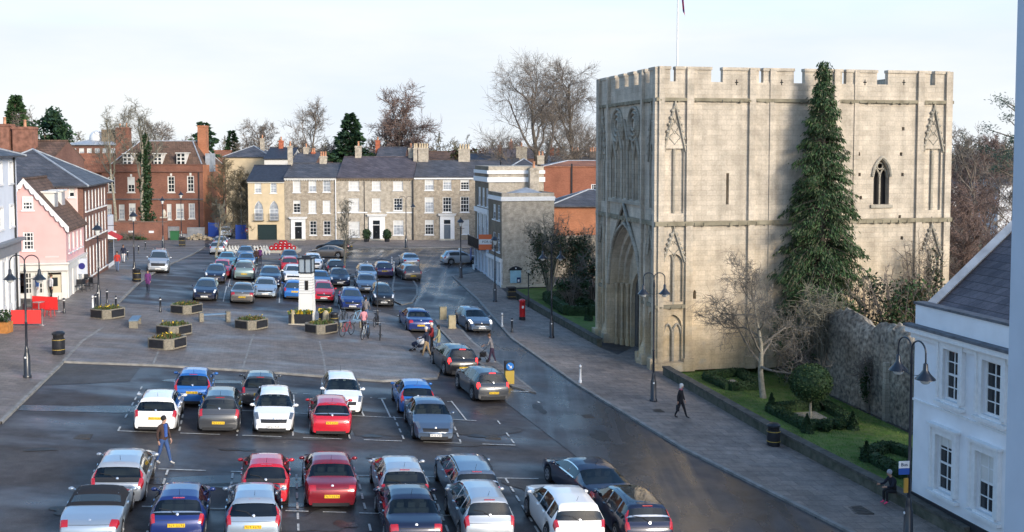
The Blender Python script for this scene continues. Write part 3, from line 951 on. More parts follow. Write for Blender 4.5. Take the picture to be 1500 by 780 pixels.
C('hatch', 'black', (492, 402), 'R', 'black small car with a pale roof and red tail lights near the small bare tree', **mid)
C('saloon', 'navy', (498, 418), 'F', 'dark saloon with pale headlamps, in front of the black small car', lit=True, k=.96, **mid)
C('hatch', 'darkblue', (516, 453), 'F', 'royal blue hatchback facing us nearest the bicycles', k=1.02, lit=False, **mid)
C('mpv', 'black', (562, 447), 'F', 'black upright small car facing us with bright headlamps at the rounded kerb', k=.9, lit=True, **mid)
C('saloon', 'steel', (538, 427), 'F', 'blue-grey saloon with a tall chrome grille behind the royal blue hatchback', k=.96, **mid)
C('estate', 'silver', (539, 413), 'F', 'silver estate behind the blue-grey saloon', k=.92, **mid)
C('hatch', 'purple', (563, 405), 'R', 'purple-blue hatchback seen from behind near the white bollards', k=1.03, **mid)
C('estate', 'warmgrey', (605, 410), 'R', 'silver-grey estate seen from behind leaving the square', k=.98, group=None, ang=ANG1 + R(6), **mid)
C('saloon', 'silver', (603, 391), 'R', 'silver saloon just ahead of the grey estate leaving the square', k=.96, group=None, **mid)
C('coupe', 'warmgrey', (480, 375), 'R', 'grey low coupe seen side-on in front of the brick terrace', ang=PI - R(4), centre=True, k=.97, **mid)
C('hatch', 'black', (490, 367), 'R', 'dark hatchback half hidden behind the side-on grey coupe', ang=PI - R(10), centre=True, **mid)
C('hatch', 'silver', (674, 384), 'R', 'silver taxi with a white roof sign at the far road junction', group=None, ang=R(20), centre=True, extra=('taxi',), name='taxi', cat='taxi', **mid)
C('van', 'silver', (231, 398), 'F', 'silver panel van facing us at the west kerb', cat='van', group=None, name='parked_van', ang=ANG1 + PI + R(4), near=False)
C('hatch', 'white', (330, 346), 'R', 'pale car in the lane between the blue hoardings', **mid)
# ------------------------------------------------------------------ buildings
STONE = brickmat('abbey_stone', (.515, .452, .37), (.605, .533, .44), (.47, .412, .337), .62, .3, .014, .9, .24, .9, .45, low=(1.0, .85, .58), lowz=(2, 8.5), patch=(.42, .385, .32), stain=.22)
STONED = brickmat('weathered_stone', (.4, .37, .31), (.46, .42, .35), (.29, .26, .21), .6, .3, .012, .9, .25, .5, .35, stain=.3)
BUFF = brickmat('buff_brick', (.35, .3, .24), (.47, .41, .335), (.34, .28, .2), .23, .075, .01, .85, .34, 2.4, .2)
BUFFD = brickmat('brown_and_shaded_brick', (.2, .15, .105), (.26, .2, .14), (.22, .18, .13), .23, .075, .01, .85, .3, .5, .2)  # also paints the shade on west faces of the corner buildings
BUFFP = brickmat('pale_buff_brick', (.43, .38, .31), (.52, .465, .38), (.42, .37, .31), .23, .075, .01, .85, .32, 2.2, .2)
REDB = brickmat('red_brick', (.2, .08, .058), (.27, .11, .075), (.25, .16, .12), .23, .075, .01, .85, .25, .5, .2)
ORAB = brickmat('orange_and_sunlit_brick', (.4, .15, .075), (.47, .19, .1), (.36, .2, .13), .23, .075, .01, .85, .2, .5, .2)  # also paints the sunlight on the mansion's east side
MAROB = brickmat('plum_brick', (.17, .085, .065), (.22, .11, .085), (.19, .12, .1), .23, .075, .01, .85, .25, .5, .2)
CREAM = mat('cream_render', (.62, .5, .33), .8, var=.08, scale=1.5, bump=.1)
PINK = mat('pink_render', (.72, .44, .43), .8, var=.05, scale=1.2, bump=.1)
PALEPINK = mat('pale_pink_render', (.72, .56, .55), .8, var=.05, scale=1.2)
PALEB = mat('pale_blue_render', (.68, .72, .8), .8, var=.04, scale=1.0, bump=.08)
RENDW = mat('white_render', (.66, .68, .72), .8, var=.05, scale=1.0, bump=.08)
OFFW = mat('offwhite_joinery', (.70, .69, .66), .55, var=.05, scale=2)
GREYFASC = mat('grey_fascia', (.2, .22, .25), .6, var=.1)
FLINT = mat('flint_rubble', (.4, .355, .29), .85, col2=(.085, .075, .065), scale=4.5, bump=1.0, bscale=6, detail=9, var2=.4, scale2=.45)


class Bld:
    """a building in its own frame: x along the front, y back from it, z up. faces F (y=0), L (x=0), R (x=W)"""

    def __init__(s, name, label, cat, O, ang, W=10, D=8, group=None):
        s.root = thing(name, label, cat, O, ang, group)
        s.M = Matrix.Translation(Vector(O)) @ Matrix.Rotation(ang, 4, 'Z')
        s.I = s.M.inverted()
        s.W, s.D = W, D
        s.ops = {'F': [], 'L': [], 'R': []}

    def T(s, f, a, z, d=0.0):
        if f == 'F': return (a, d, z)
        if f == 'L': return (d, a, z)
        return (s.W - d, a, z)

    def pix(s, f, px, py, d=0.0):
        o = s.I @ CAM
        r = (s.I.to_3x3() @ ray(px, py))
        ax = 1 if f == 'F' else 0
        plane = {'F': d, 'L': d, 'R': s.W - d}[f]
        t = (plane - o[ax]) / r[ax]
        p = o + r * t
        return (p.x if f == 'F' else p.y), p.z

    def box(s, mb, f, a0, a1, z0, z1, d0, d1):
        p, q = s.T(f, a0, z0, d0), s.T(f, a1, z1, d1)
        mb.box(min(p[0], q[0]), min(p[1], q[1]), min(p[2], q[2]), max(p[0], q[0]), max(p[1], q[1]), max(p[2], q[2]))

    def open(s, f, a0, a1, z0, z1, arch=None, depth=.14, back=False):
        if a1 < a0: a0, a1 = a1, a0
        if z1 < z0: z0, z1 = z1, z0
        o = dict(a0=a0, a1=a1, z0=z0, z1=z1, arch=arch, depth=depth, back=back)
        s.ops[f].append(o)
        return o

    @staticmethod
    def top(o, a):
        if not o['arch']: return o['z1']
        c, w = (o['a0'] + o['a1']) / 2, (o['a1'] - o['a0']) / 2
        r = o['arch']                                       # rise of a pointed arch; z1 is the apex
        if r <= w:
            t = min(1, abs(a - c) / w)
            return o['z1'] - r + r * math.sqrt(max(0, 1 - t * t))
        RR = (w * w + r * r) / (2 * w)
        return o['z1'] - r + math.sqrt(max(0, RR * RR - (abs(a - c) + RR - w) ** 2))

    def wall(s, mb, f, a0, a1, z0, z1, d=0.0, reveal=True):
        ops = [o for o in s.ops[f] if o['a1'] > a0 and o['a0'] < a1]
        cuts = {a0, a1}
        for o in ops:
            n = 12 if o['arch'] else 1
            for i in range(n + 1): cuts.add(max(a0, min(a1, o['a0'] + (o['a1'] - o['a0']) * i / n)))
        cuts = sorted(cuts)
        cl = [cuts[0]]
        for c in cuts[1:]:
            if c - cl[-1] > 1e-4: cl.append(c)
        for p, q in zip(cl, cl[1:]):
            m = (p + q) / 2
            cov = sorted([o for o in ops if o['a0'] < m < o['a1']], key=lambda o: o['z0'])
            lo = (z0, z0)
            for o in cov:
                mb.poly([s.T(f, p, lo[0], d), s.T(f, q, lo[1], d), s.T(f, q, o['z0'], d), s.T(f, p, o['z0'], d)])
                lo = (s.top(o, p), s.top(o, q))
                if o['back']:
                    D = d + o['depth']
                    mb.poly([s.T(f, p, o['z0'], D), s.T(f, q, o['z0'], D), s.T(f, q, lo[1], D), s.T(f, p, lo[0], D)])
                if reveal:
                    D = d + o['depth']
                    mb.poly([s.T(f, p, lo[0], d), s.T(f, q, lo[1], d), s.T(f, q, lo[1], D), s.T(f, p, lo[0], D)])
                    mb.poly([s.T(f, p, o['z0'], d), s.T(f, q, o['z0'], d), s.T(f, q, o['z0'], D), s.T(f, p, o['z0'], D)])
            if z1 - max(lo) > 1e-4 or z1 - min(lo) > 1e-4:
                mb.poly([s.T(f, p, lo[0], d), s.T(f, q, lo[1], d), s.T(f, q, z1, d), s.T(f, p, z1, d)])
        if reveal:
            for o in ops:
                D = d + o['depth']
                for a in (o['a0'], o['a1']):
                    if a0 - 1e-6 <= a <= a1 + 1e-6:
                        zt = s.top(o, a)
                        mb.poly([s.T(f, a, o['z0'], d), s.T(f, a, zt, d), s.T(f, a, zt, D), s.T(f, a, o['z0'], D)])

    def window(s, f, a0, a1, z0, z1, nx=2, nz=4, pane=None, frame=None, sill=True, arch=None, fw=.07, bar=.032, rec=.11, surround=0, split=True, name='window', label=None, sillmat=None):
        if a1 < a0: a0, a1 = a1, a0
        if z1 < z0: z0, z1 = z1, z0
        pane = pane or GLASS; frame = frame or WHITE
        o = s.open(f, a0, a1, z0, z1, arch, rec + .06)
        m = MB()
        g0, g1 = rec - .05, rec
        zs = z1 - (arch or 0)
        s.box(m, f, a0, a0 + fw, z0, zs, g0, g1); s.box(m, f, a1 - fw, a1, z0, zs, g0, g1)
        s.box(m, f, a0 + fw, a1 - fw, z0, z0 + fw, g0, g1)
        if not arch: s.box(m, f, a0 + fw, a1 - fw, z1 - fw, z1, g0, g1)
        else:
            n = 10
            for i in range(n):
                p = a0 + (a1 - a0) * i / n; q = a0 + (a1 - a0) * (i + 1) / n
                zp, zq = s.top(o, p), s.top(o, q)
                m.poly([s.T(f, p, zp, g0), s.T(f, q, zq, g0), s.T(f, q, zq - fw, g0), s.T(f, p, zp - fw, g0)])
        for i in range(1, nx):
            x = a0 + (a1 - a0) * i / nx
            zz = s.top(o, x) if arch else z1
            s.box(m, f, x - bar / 2, x + bar / 2, z0 + fw, zz - fw * .6, g0 + .012, g1 - .004)
        for i in range(1, nz):
            z = z0 + (zs - z0) * i / nz
            b = bar * (2.0 if split and i == nz // 2 else 1)
            s.box(m, f, a0 + fw, a1 - fw, z - b / 2, z + b / 2, g0 + .016, g1 - .006)
        if arch: s.box(m, f, a0 + fw, a1 - fw, zs - bar, zs + bar, g0 + .016, g1 - .006)
        if surround:
            for q0, q1, y0, y1 in ((a0 - surround, a0, z0 - .02, z1 + surround), (a1, a1 + surround, z0 - .02, z1 + surround), (a0, a1, z1, z1 + surround)):
                s.box(m, f, q0, q1, y0, y1, -.05, .02)
        w = m.build(name, frame, s.root)
        if label: w['label'] = label
        q = MB()
        n = 10 if arch else 1
        for i in range(n):
            p = a0 + (a1 - a0) * i / n; r = a0 + (a1 - a0) * (i + 1) / n
            q.poly([s.T(f, p, z0, rec - .012), s.T(f, r, z0, rec - .012), s.T(f, r, s.top(o, r), rec - .012), s.T(f, p, s.top(o, p), rec - .012)])
        q.build('pane', pane, w)
        if sill:
            q = MB(); s.box(q, f, a0 - .09 - surround, a1 + .09 + surround, z0 - .11, z0 - .002, -.09, .06)
            q.build('sill', sillmat or frame, w)
        s.nw = getattr(s, 'nw', 0) + 1
        hsh = (int(abs(a0 * 37 + z0 * 53)) + s.nw * 7) % 10
        if pane is not BLIND and not arch and hsh < 6:
            f_ = .2 + .07 * hsh
            q = MB(); q.poly([s.T(f, a0 + fw, z1 - (z1 - z0) * f_, rec - .02), s.T(f, a1 - fw, z1 - (z1 - z0) * f_, rec - .02), s.T(f, a1 - fw, z1 - fw, rec - .02), s.T(f, a0 + fw, z1 - fw, rec - .02)])
            q.build('blind', BLIND, w)
        return o

    def winpx(s, f, x0, y0, x1, y1, *a, **k):
        p = s.pix(f, x0, y1); q = s.pix(f, x1, y0)
        return s.window(f, p[0], q[0], p[1], q[1], *a, **k)

    def put(s, mb, name, m, smooth=None):
        return mb.build(name, m, s.root, smooth)

    def gable_roof(s, x0, x1, y0, y1, ze, zr, m, over=.25, th=.14, name='roof'):
        q = MB()
        yc = (y0 + y1) / 2
        a = over * (zr - ze) / (yc - y0)
        sec = [(y0 - over, ze - a), (yc, zr), (y1 + over, ze - a), (y1 + over, ze - a + th), (yc, zr + th), (y0 - over, ze - a + th)]
        A = q.pts([(x0, y, z) for y, z in sec]); B = q.pts([(x1, y, z) for y, z in sec])
        for i in range(6): q.face([A[i], B[i], B[(i + 1) % 6], A[(i + 1) % 6]])
        q.face(A[:3] + A[3:]); q.face(list(reversed(B)))
        # gable walls are the caller's; ridge tiles
        q.tube([(x0 - .02, yc, zr + th + .01), (x1 + .02, yc, zr + th + .01)], .09, 6)
        return s.put(q, name, m)

    def hip_roof(s, x0, x1, y0, y1, ze, zr, m, over=.3, rx=None, th=.1, name='roof', lead=True):
        q = MB()
        X0, X1, Y0, Y1 = x0 - over, x1 + over, y0 - over, y1 + over
        w = (Y1 - Y0) / 2
        rx = w if rx is None else rx
        yc = (Y0 + Y1) / 2
        c = [(X0, Y0, ze), (X1, Y0, ze), (X1, Y1, ze), (X0, Y1, ze)]
        r0, r1 = (min(X0 + rx, (X0 + X1) / 2 - .01), yc, zr), (max(X1 - rx, (X0 + X1) / 2 + .01), yc, zr)
        q.poly([c[0], c[1], r1, r0]); q.poly([c[1], c[2], r1]); q.poly([c[2], c[3], r0, r1]); q.poly([c[3], c[0], r0])
        q.poly([(p[0], p[1], ze - .01) for p in reversed(c)])
        q.box(X0, Y0, ze - th - .01, X1, Y1, ze - .012)
        o = s.put(q, name, m)
        if lead:
            h = MB()
            for p, e in ((c[0], r0), (c[1], r1), (c[2], r1), (c[3], r0), (r0, r1)): h.tube([p, e], .09, 5)
            h.build('ridge', LEAD, o)
        return o

    def chimney(s, x, y, z0, z1, w, d, m, pots=2, potm=None, parent=None):
        q = MB()
        q.box(x - w / 2, y - d / 2, z0, x + w / 2, y + d / 2, z1 - .22)
        q.box(x - w / 2 - .06, y - d / 2 - .06, z1 - .22, x + w / 2 + .06, y + d / 2 + .06, z1 - .1)
        q.box(x - w / 2 - .02, y - d / 2 - .02, z1 - .1, x + w / 2 + .02, y + d / 2 + .02, z1)
        o = q.build('chimney', m, parent or s.root)
        for i in range(pots):
            p = MB()
            p.lathe([(.14, 0), (.115, .5), (.14, .53), (.14, .6)], 8, (x - w / 2 + w * (i + .5) / pots, y, z1))
            p.build('chimney_pot', potm or mat('clay_pot', (.5, .26, .16), .8, var=.2), o, 50)
        return o


# ---- the abbey gate tower
O = G(961, 545)
_t = Bld('frame', '', '', O, ANG2, 19, 11); TW, TD = _t.pix('F', 1389, 300)[0], 11.7
bpy.data.objects.remove(_t.root)
t = Bld('gatehouse_tower', 'big medieval stone gatehouse tower with battlements and a tall pointed gateway', 'gatehouse', O, ANG2, TW, TD)
zc0 = t.pix('F', 990, 146)[1]     # upper string course
zc1 = t.pix('F', 990, 328)[1]     # middle one
zc2 = t.pix('F', 990, 449)[1]     # low one
ztop = t.pix('F', 990, 99)[1]
zcren = t.pix('F', 1050, 118)[1] - .1


def fx(px, py=300): return t.pix('F', px, py)[0]


# niches in the corner turrets on the south face
for xa, xb in ((974, 1001), (1353, 1377)):
    a0, a1 = fx(xa), fx(xb)
    t.open('F', a0, a1, t.pix('F', 990, 313)[1], t.pix('F', 990, 218)[1], None, .15, True)
    t.open('F', a0, a1, t.pix('F', 990, 446)[1] + .15, t.pix('F', 990, 372)[1], .6, .17, True)
    t.open('F', a0 + .03, a1 - .03, t.pix('F', 990, 530)[1], t.pix('F', 990, 461)[1], .75, .17, True)
# slit windows and putlog holes
t.open('F', *[t.pix('F', 1063.5, 300)[0], t.pix('F', 1067.5, 300)[0]], t.pix('F', 1065, 300)[1], t.pix('F', 1065, 254)[1], None, .7, False)
for px, py in ((1017.5, 431),):
    a, z = t.pix('F', px, py)
    t.open('F', a - .1, a + .1, z - .3, z + .25, .2, .6, False)
for px, py in ((1323, 189), (1258, 226), (1320, 226), (1259, 256), (1322, 256), (1261, 290), (1321, 349), (1271, 377), (1318, 318)):
    a, z = t.pix('F', px, py)
    t.open('F', a - .09, a + .09, z - .11, z + .11, None, .5, False)
wa0, wa1 = fx(1279), fx(1302)
wz0, wz1 = t.pix('F', 1290, 300)[1], t.pix('F', 1290, 234)[1]
t.open('F', wa0, wa1, wz0, wz1, 1.15, .45, False)
# west face openings, a = distance back from the corner
g0, g1 = 2.65, 9.05
t.open('L', g0, g1, 0.0, 8.3, 4.1, .5, False)
for i, w in enumerate((0, 1, 2, 3, 4)):
    a = 2.95 + i * 1.16
    t.open('L', a + .12, a + 1.04, zc1 + 1.25, t.pix('F', 990, 205)[1] + (.75 if i == 2 else .1 if i in (1, 3) else -.35), .75, .3, True)
for a in (.55, 10.2):
    t.open('L', a, a + .85, zc1 + .9, zc0 - 2.6, .7, .25, True)
    t.open('L', a, a + .85, zc2 + .4, zc1 - .9, .6, .25, True)
    t.open('L', a, a + .85, .75, zc2 - .4, .6, .25, True)
t.open('L', 1.65, 2.45, zc2 + .4, zc1 - 1.2, .6, .25, True)
t.open('L', 9.25, 10.0, zc2 + .4, zc1 - 1.2, .6, .25, True)
m = MB()
t.wall(m, 'F', 0, TW, 0, zcren)
t.wall(m, 'L', 0, TD, 0, zcren)
m.poly([(TW, 0, 0), (TW, TD, 0), (TW, TD, zcren), (TW, 0, zcren)])
m.poly([(0, TD, 0), (TW, TD, 0), (TW, TD, zcren), (0, TD, zcren)])
# inner wall faces of the parapet and the roof deck behind it
TH = 1.0
zr = zcren - 1.3
m.poly([(TH, TH, zr), (TW - TH, TH, zr), (TW - TH, TH, zcren), (TH, TH, zcren)])
m.poly([(TH, TD - TH, zr), (TW - TH, TD - TH, zr), (TW - TH, TD - TH, zcren), (TH, TD - TH, zcren)])
m.poly([(TH, TH, zr), (TH, TD - TH, zr), (TH, TD - TH, zcren), (TH, TH, zcren)])
m.poly([(TW - TH, TH, zr), (TW - TH, TD - TH, zr), (TW - TH, TD - TH, zcren), (TW - TH, TH, zcren)])
m.poly([(TH, TH, zr), (TW - TH, TH, zr), (TW - TH, TD - TH, zr), (TH, TD - TH, zr)])
for q in (((0, 0), (TW, 0), (TW - TH, TH), (TH, TH)), ((0, TD), (TW, TD), (TW - TH, TD - TH), (TH, TD - TH)), ((0, 0), (0, TD), (TH, TD - TH), (TH, TH)), ((TW, 0), (TW, TD), (TW - TH, TD - TH), (TW - TH, TH))):
    m.poly([(p[0], p[1], zcren) for p in q])
# passage behind the gateway: stepped jambs, then a dark vaulted way
for i, (d0, d1, gg) in enumerate(((.9, 1.3, .45), (1.3, 1.8, .85), (1.8, 2.3, 1.2))):
    pass
t.put(m, 'wall', STONE)
q = MB()


def arch_ring(mb, f, a0, a1, zb, zap, rise, a0b, a1b, zapb, riseb, d, dn, n=16):
    """the face at depth d between an outer arch and an inner one, and the inner reveal to dn"""
    oo = dict(a0=a0, a1=a1, z1=zap, arch=rise); ii = dict(a0=a0b, a1=a1b, z1=zapb, arch=riseb)
    P = [(a0, zb)] + [(a0 + (a1 - a0) * k / n, Bld.top(oo, a0 + (a1 - a0) * k / n)) for k in range(n + 1)] + [(a1, zb)]
    Q = [(a0b, zb)] + [(a0b + (a1b - a0b) * k / n, Bld.top(ii, a0b + (a1b - a0b) * k / n)) for k in range(n + 1)] + [(a1b, zb)]
    for (p, p2), (r, r2) in zip(zip(P, P[1:]), zip(Q, Q[1:])):
        mb.poly([t.T(f, *p, d), t.T(f, *p2, d), t.T(f, *r2, d), t.T(f, *r, d)])
        mb.poly([t.T(f, *r, d), t.T(f, *r2, d), t.T(f, *r2, dn), t.T(f, *r, dn)])
    return


st = [(g0, g1, 8.3, 4.1), (g0 + .3, g1 - .3, 7.95, 3.85), (g0 + .6, g1 - .6, 7.55, 3.6), (g0 + 1.25, g1 - 1.25, 5.3, 1.95)]
dd = [.5, .8, 1.1, 1.35, 9.5]
for i in range(3):
    arch_ring(q, 'L', st[i][0], st[i][1], 0, st[i][2], st[i][3], st[i + 1][0], st[i + 1][1], st[i + 1][2], st[i + 1][3], dd[i], dd[i + 1])
# shafts standing in the jambs
for sgn, a in ((1, g0), (-1, g1)):
    for k in range(3):
        aa = a + sgn * (.28 + .3 * k)
        q.lathe([(.16, 0), (.16, .5), (.1, .6), (.1, 4.0), (.17, 4.2), (.17, 4.3)], 10, t.T('L', aa, 0, .4 + .29 * k))
arch_o = t.put(q, 'gateway', STONE)
q = MB()
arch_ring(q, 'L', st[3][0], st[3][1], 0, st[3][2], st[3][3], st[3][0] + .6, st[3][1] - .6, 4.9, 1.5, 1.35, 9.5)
q.build('passage', mat('shaded_passage_stone', (.1, .09, .08), .9, var=.2), arch_o)  # stone colour darkened to paint in the passage's shade
q = MB(); q.box(9.5, st[3][0], 0, 9.6, st[3][1], 5.6); q.box(1.5, g0 + 1.9, .02, 9.4, g1 - 1.9, .03); q.build('passage_dark', DARKV, arch_o)  # black end sheet and floor strip paint the darkness of the passage
q = MB()
q.tube([t.T('L', g0 - .1, 4.2, -.12)] + [t.T('L', g0 - .1 + (g1 - g0 + .2) * k / 20, Bld.top(dict(a0=g0 - .1, a1=g1 + .1, z1=8.5, arch=4.25), g0 - .1 + (g1 - g0 + .2) * k / 20), -.08) for k in range(21)] + [t.T('L', g1 + .1, 4.2, -.12)], .13, 6)
q.tube([t.T('L', g0 + .8, 6.9, -.1), t.T('L', 5.85, zc1 + .9, -.14), t.T('L', g1 - .8, 6.9, -.1)], .12, 6)
q.build('arch_moulding', STONED, arch_o, 60)
rng = random.Random(31); MOSSY = mat('mossy_stonework', (.3, .27, .2), .9, col2=(.17, .15, .105), scale=1.6, bump=.3)
# string courses wrapping both faces
for z, h, pr, nm in ((zc0, .2, .15, 'string_course'), (zc1, .26, .18, 'string_course'), (zc2, .22, .14, 'string_course')):
    q = MB()
    def band(f, a0, a1):
        t.box(q, f, a0, a1, z - h / 2, z + h / 2, -pr, .05)
        n = int((a1 - a0) / .55)
        for i in range(n):
            a = a0 + (a1 - a0) * (i + .5) / n
            e = rng.uniform(.05, .11); t.box(q, f, a - e, a + e, z - h / 2 - rng.uniform(-.02, .06), z + h / 2 - .1, -pr - rng.uniform(.0, .06), .04)
    if z != zc2:
        band('F', -pr, TW + pr); band('L', .05, TD + pr)
    else:
        band('F', -pr, 1.95); band('L', .05, g0 - .12); band('L', g1 + .12, TD + pr)
    t.put(q, nm, MOSSY)
# buttress strips
for xa, xb, zlo in ((1004, 1014, 0), (1095, 1104, zc2 - 1), (1125, 1134, zc1 - 3), (1218, 1226, 0), (1248, 1255, 0), (1340, 1349, 0), (1381, 1390, 0)):
    q = MB(); t.box(q, 'F', fx(xa), fx(xb), 0, ztop + .02, -.17 if xa not in (1125, 1248) else -.13, .02)
    t.box(q, 'F', fx(xa) - .12, fx(xb) + .12, 0, .75, -.34, .02); t.put(q, 'buttress', STONE)
for xa, xb, dep in ((1104, 1125, .1), (1226, 1248, .1)):
    q = MB(); t.box(q, 'F', fx(xa), fx(xb), 0, zcren, -.07, .02); t.put(q, 'buttress', STONE)
for a0, a1 in ((-.02, .38), (1.5, 1.62), (2.32, 2.55), (9.15, 9.4), (10.0, 10.12), (11.2, 11.72)):
    q = MB(); t.box(q, 'L', a0, a1, 0, ztop + .02 if a1 - a0 > .2 else zc1, -.2, .02)
    t.box(q, 'L', a0 - .1, a1 + .1, 0, .8, -.42, .02); t.put(q, 'buttress', STONE)
q = MB(); t.box(q, 'F', 0.02, .38, 0, ztop + .02, -.16, .02); t.box(q, 'F', -.3, 1.95, 0, .55, -.3, .015); t.put(q, 'buttress', STONE)
for a in (2.0, 9.7):
    q = MB()
    q.lathe([(.62, 0), (.62, .35), (.5, .5), (.42, 1.0), (.3, 1.3), (.2, 1.6), (.2, zc1 - 1.3)], 8, t.T('L', a, 0, .05)); t.put(q, 'buttress', STONE)
# merlons
mer = [(966, 982), (990, 1042), (1059, 1112), (1118.5, 1163), (1179, 1234), (1240, 1285), (1301, 1363), (1370, 1390)]
for xa, xb in mer:
    q = MB()
    t.box(q, 'F', max(0, t.pix('F', xa, 105)[0]), min(TW, t.pix('F', xb, 105)[0]), zcren, ztop - .12, 0, .34)
    t.box(q, 'F', max(-.05, t.pix('F', xa, 105)[0] - .04), t.pix('F', xb, 105)[0] + .04, ztop - .12, ztop + .06, -.07, .38)
    t.put(q, 'merlon', STONE)
for a0, a1 in ((.56, 1.5), (2.2, 3.5), (4.3, 5.4), (6.2, 7.3), (8.1, 9.3), (9.9, 11.7)):
    q = MB()
    t.box(q, 'L', a0, a1, zcren, ztop - .12, 0, .55); t.box(q, 'L', a0 - .04, a1 + .04, ztop - .12, ztop + .06, -.07, .6)
    t.put(q, 'merlon', STONE)
for a0, a1 in ((1, 5), (6, 11), (12, 16), (17, 19.3)):
    q = MB(); q.box(a0, TD - .55, zcren, a1, TD, ztop - .35); t.put(q, 'merlon', STONED)
for a0, a1 in ((1, 4), (5, 8), (9, 11)):
    q = MB(); q.box(TW - .55, a0, zcren, TW, a1, ztop); t.put(q, 'merlon', STONED)
# arrow crosses in the parapet
for px in (1079, 1145, 1267, 1324):
    a, z = t.pix('F', px, 121)
    q = MB(); t.box(q, 'F', a - .03, a + .03, z - .17, z + .17, -.012, .01); t.box(q, 'F', a - .11, a + .11, z - .03, z + .03, -.014, .01); t.put(q, 'arrow_loop', DARKV)


def tracery(f, a0, a1, z0, z1, gab, pr=.11, crest=True):
    """a niche's middle shaft, its two small arches, and a steep crocketed gable over it"""
    q = MB()
    c = (a0 + a1) / 2
    w = (a1 - a0) / 2
    q.tube([t.T(f, c, z0, .06), t.T(f, c, z1, .06)], .09, 6)
    for a, b in ((a0, c), (c, a1)):
        o_ = dict(a0=a, a1=b, z1=z1 + .55, arch=.65)
        q.tube([t.T(f, a + (b - a) * k / 10, Bld.top(o_, a + (b - a) * k / 10), .1) for k in range(11)], .06, 5)
    if gab:
        q.tube([t.T(f, a0 - .12, z1 - .1, -.05), t.T(f, c, gab, -.08)], .075, 5)
        q.tube([t.T(f, a1 + .12, z1 - .1, -.05), t.T(f, c, gab, -.08)], .075, 5)
        for k in range(1, 7):
            f_ = k / 7
            for e in (a0 - .12, a1 + .12):
                p = t.T(f, e + (c - e) * f_ + (.09 if e > c else -.09), z1 - .1 + (gab - z1 + .1) * f_, -.07)
                q.ell(p, (.1, .1, .1), 6, 4)
        # lozenges inside the gable
        for k in range(3):
            zz = z1 + .75 + k * .62
            ww = w * (.62 - .2 * k)
            q.tube([t.T(f, c - ww, zz, .02), t.T(f, c, zz + .4, .02), t.T(f, c + ww, zz, .02), t.T(f, c, zz - .4, .02), t.T(f, c - ww, zz, .02)], .055, 5)
        q.tube([t.T(f, c, gab - .1, -.08), t.T(f, c, gab + .35, -.08)], [.09, .03], 6)
    return t.put(q, 'tracery', STONED, 60)


for xa, xb in ((974, 1001), (1353, 1377)):
    a0, a1 = fx(xa), fx(xb)
    tracery('F', a0, a1, t.pix('F', 990, 313)[1], t.pix('F', 990, 218)[1] - .1, zc0 - .25)
    tracery('F', a0, a1, t.pix('F', 990, 446)[1], t.pix('F', 990, 382)[1], zc1 - .35)
    tracery('F', a0, a1, t.pix('F', 990, 530)[1], t.pix('F', 990, 488)[1], None)
# two-light window on the south face
q = MB(); c = (wa0 + wa1) / 2
q.tube([t.T('F', c, wz0, .22), t.T('F', c, wz1 - 1.0, .22)], .06, 6)
for a, b in ((wa0, c), (c, wa1)):
    o_ = dict(a0=a, a1=b, z1=wz1 - .55, arch=.6)
    q.tube([t.T('F', a + (b - a) * k / 10, Bld.top(o_, a + (b - a) * k / 10), .22) for k in range(11)], .055, 5)
q.tube([t.T('F', c + .2 * math.cos(k * PI / 5), wz1 - .4 + .2 * math.sin(k * PI / 5), .22) for k in range(11)], .05, 5)
o_ = dict(a0=wa0 - .1, a1=wa1 + .1, z1=wz1 + .15, arch=1.2)
q.tube([t.T('F', wa0 - .1 + (wa1 - wa0 + .2) * k / 14, Bld.top(o_, wa0 - .1 + (wa1 - wa0 + .2) * k / 14), -.05) for k in range(15)], .09, 5)
t.box(q, 'F', wa0 - .2, wa1 + .2, wz0 - .2, wz0 - .01, -.12, .05)
w = t.put(q, 'window', STONED, 60)
q = MB(); q.poly([t.T('F', wa0 - .1, wz0, .44), t.T('F', wa1 + .1, wz0, .44), t.T('F', wa1 + .1, wz1, .44), t.T('F', wa0 - .1, wz1, .44)]); q.build('pane', DARKV, w)
# dark interior behind slits
q = MB()
for o_ in t.ops['F']:
    if not o_['back'] and o_['a1'] - o_['a0'] < .4: t.box(q, 'F', o_['a0'] - .05, o_['a1'] + .05, o_['z0'] - .05, o_['z1'] + .05, o_['depth'], o_['depth'] + .05)
t.put(q, 'slit_recess', DARKV)
# roundels and blind arcade mouldings on the west face
for a in (4.2, 7.5):
    q = MB(); z = t.pix('F', 990, 180)[1]
    for rr in (1.05, .72, .4):
        q.tube([t.T('L', a + rr * math.cos(2 * PI * k / 20), z + rr * math.sin(2 * PI * k / 20), -.05) for k in range(21)], .1, 6)
    t.put(q, 'roundel', STONED, 60)
q = MB()
for i in range(5):
    a = 2.95 + i * 1.16
    zt = t.pix('F', 990, 205)[1] + (.75 if i == 2 else .1 if i in (1, 3) else -.35)
    q.tube([t.T('L', a + .06, zc1 + 1.0, -.06), t.T('L', a + .06, zt - .7, -.06)], .09, 6)
    q.tube([t.T('L', a + .04, zt - .7, -.08), t.T('L', a + .58, zt + .55, -.1), t.T('L', a + 1.12, zt - .7, -.08)], .1, 6)
q.tube([t.T('L', 8.8, zc1 + 1.0, -.06), t.T('L', 8.8, zt - .7, -.06)], .09, 6)
t.box(q, 'L', 2.6, 9.1, zc1 + .95, zc1 + 1.2, -.15, .02)
t.put(q, 'blind_arcade', STONED, 60)
for a in (.55, 10.2):
    tracery('L', a, a + .85, zc1 + .9, zc0 - 3.6, zc0 - .3); tracery('L', a, a + .85, zc2 + .4, zc1 - 1.9, zc1 - .3)
TOWER = t
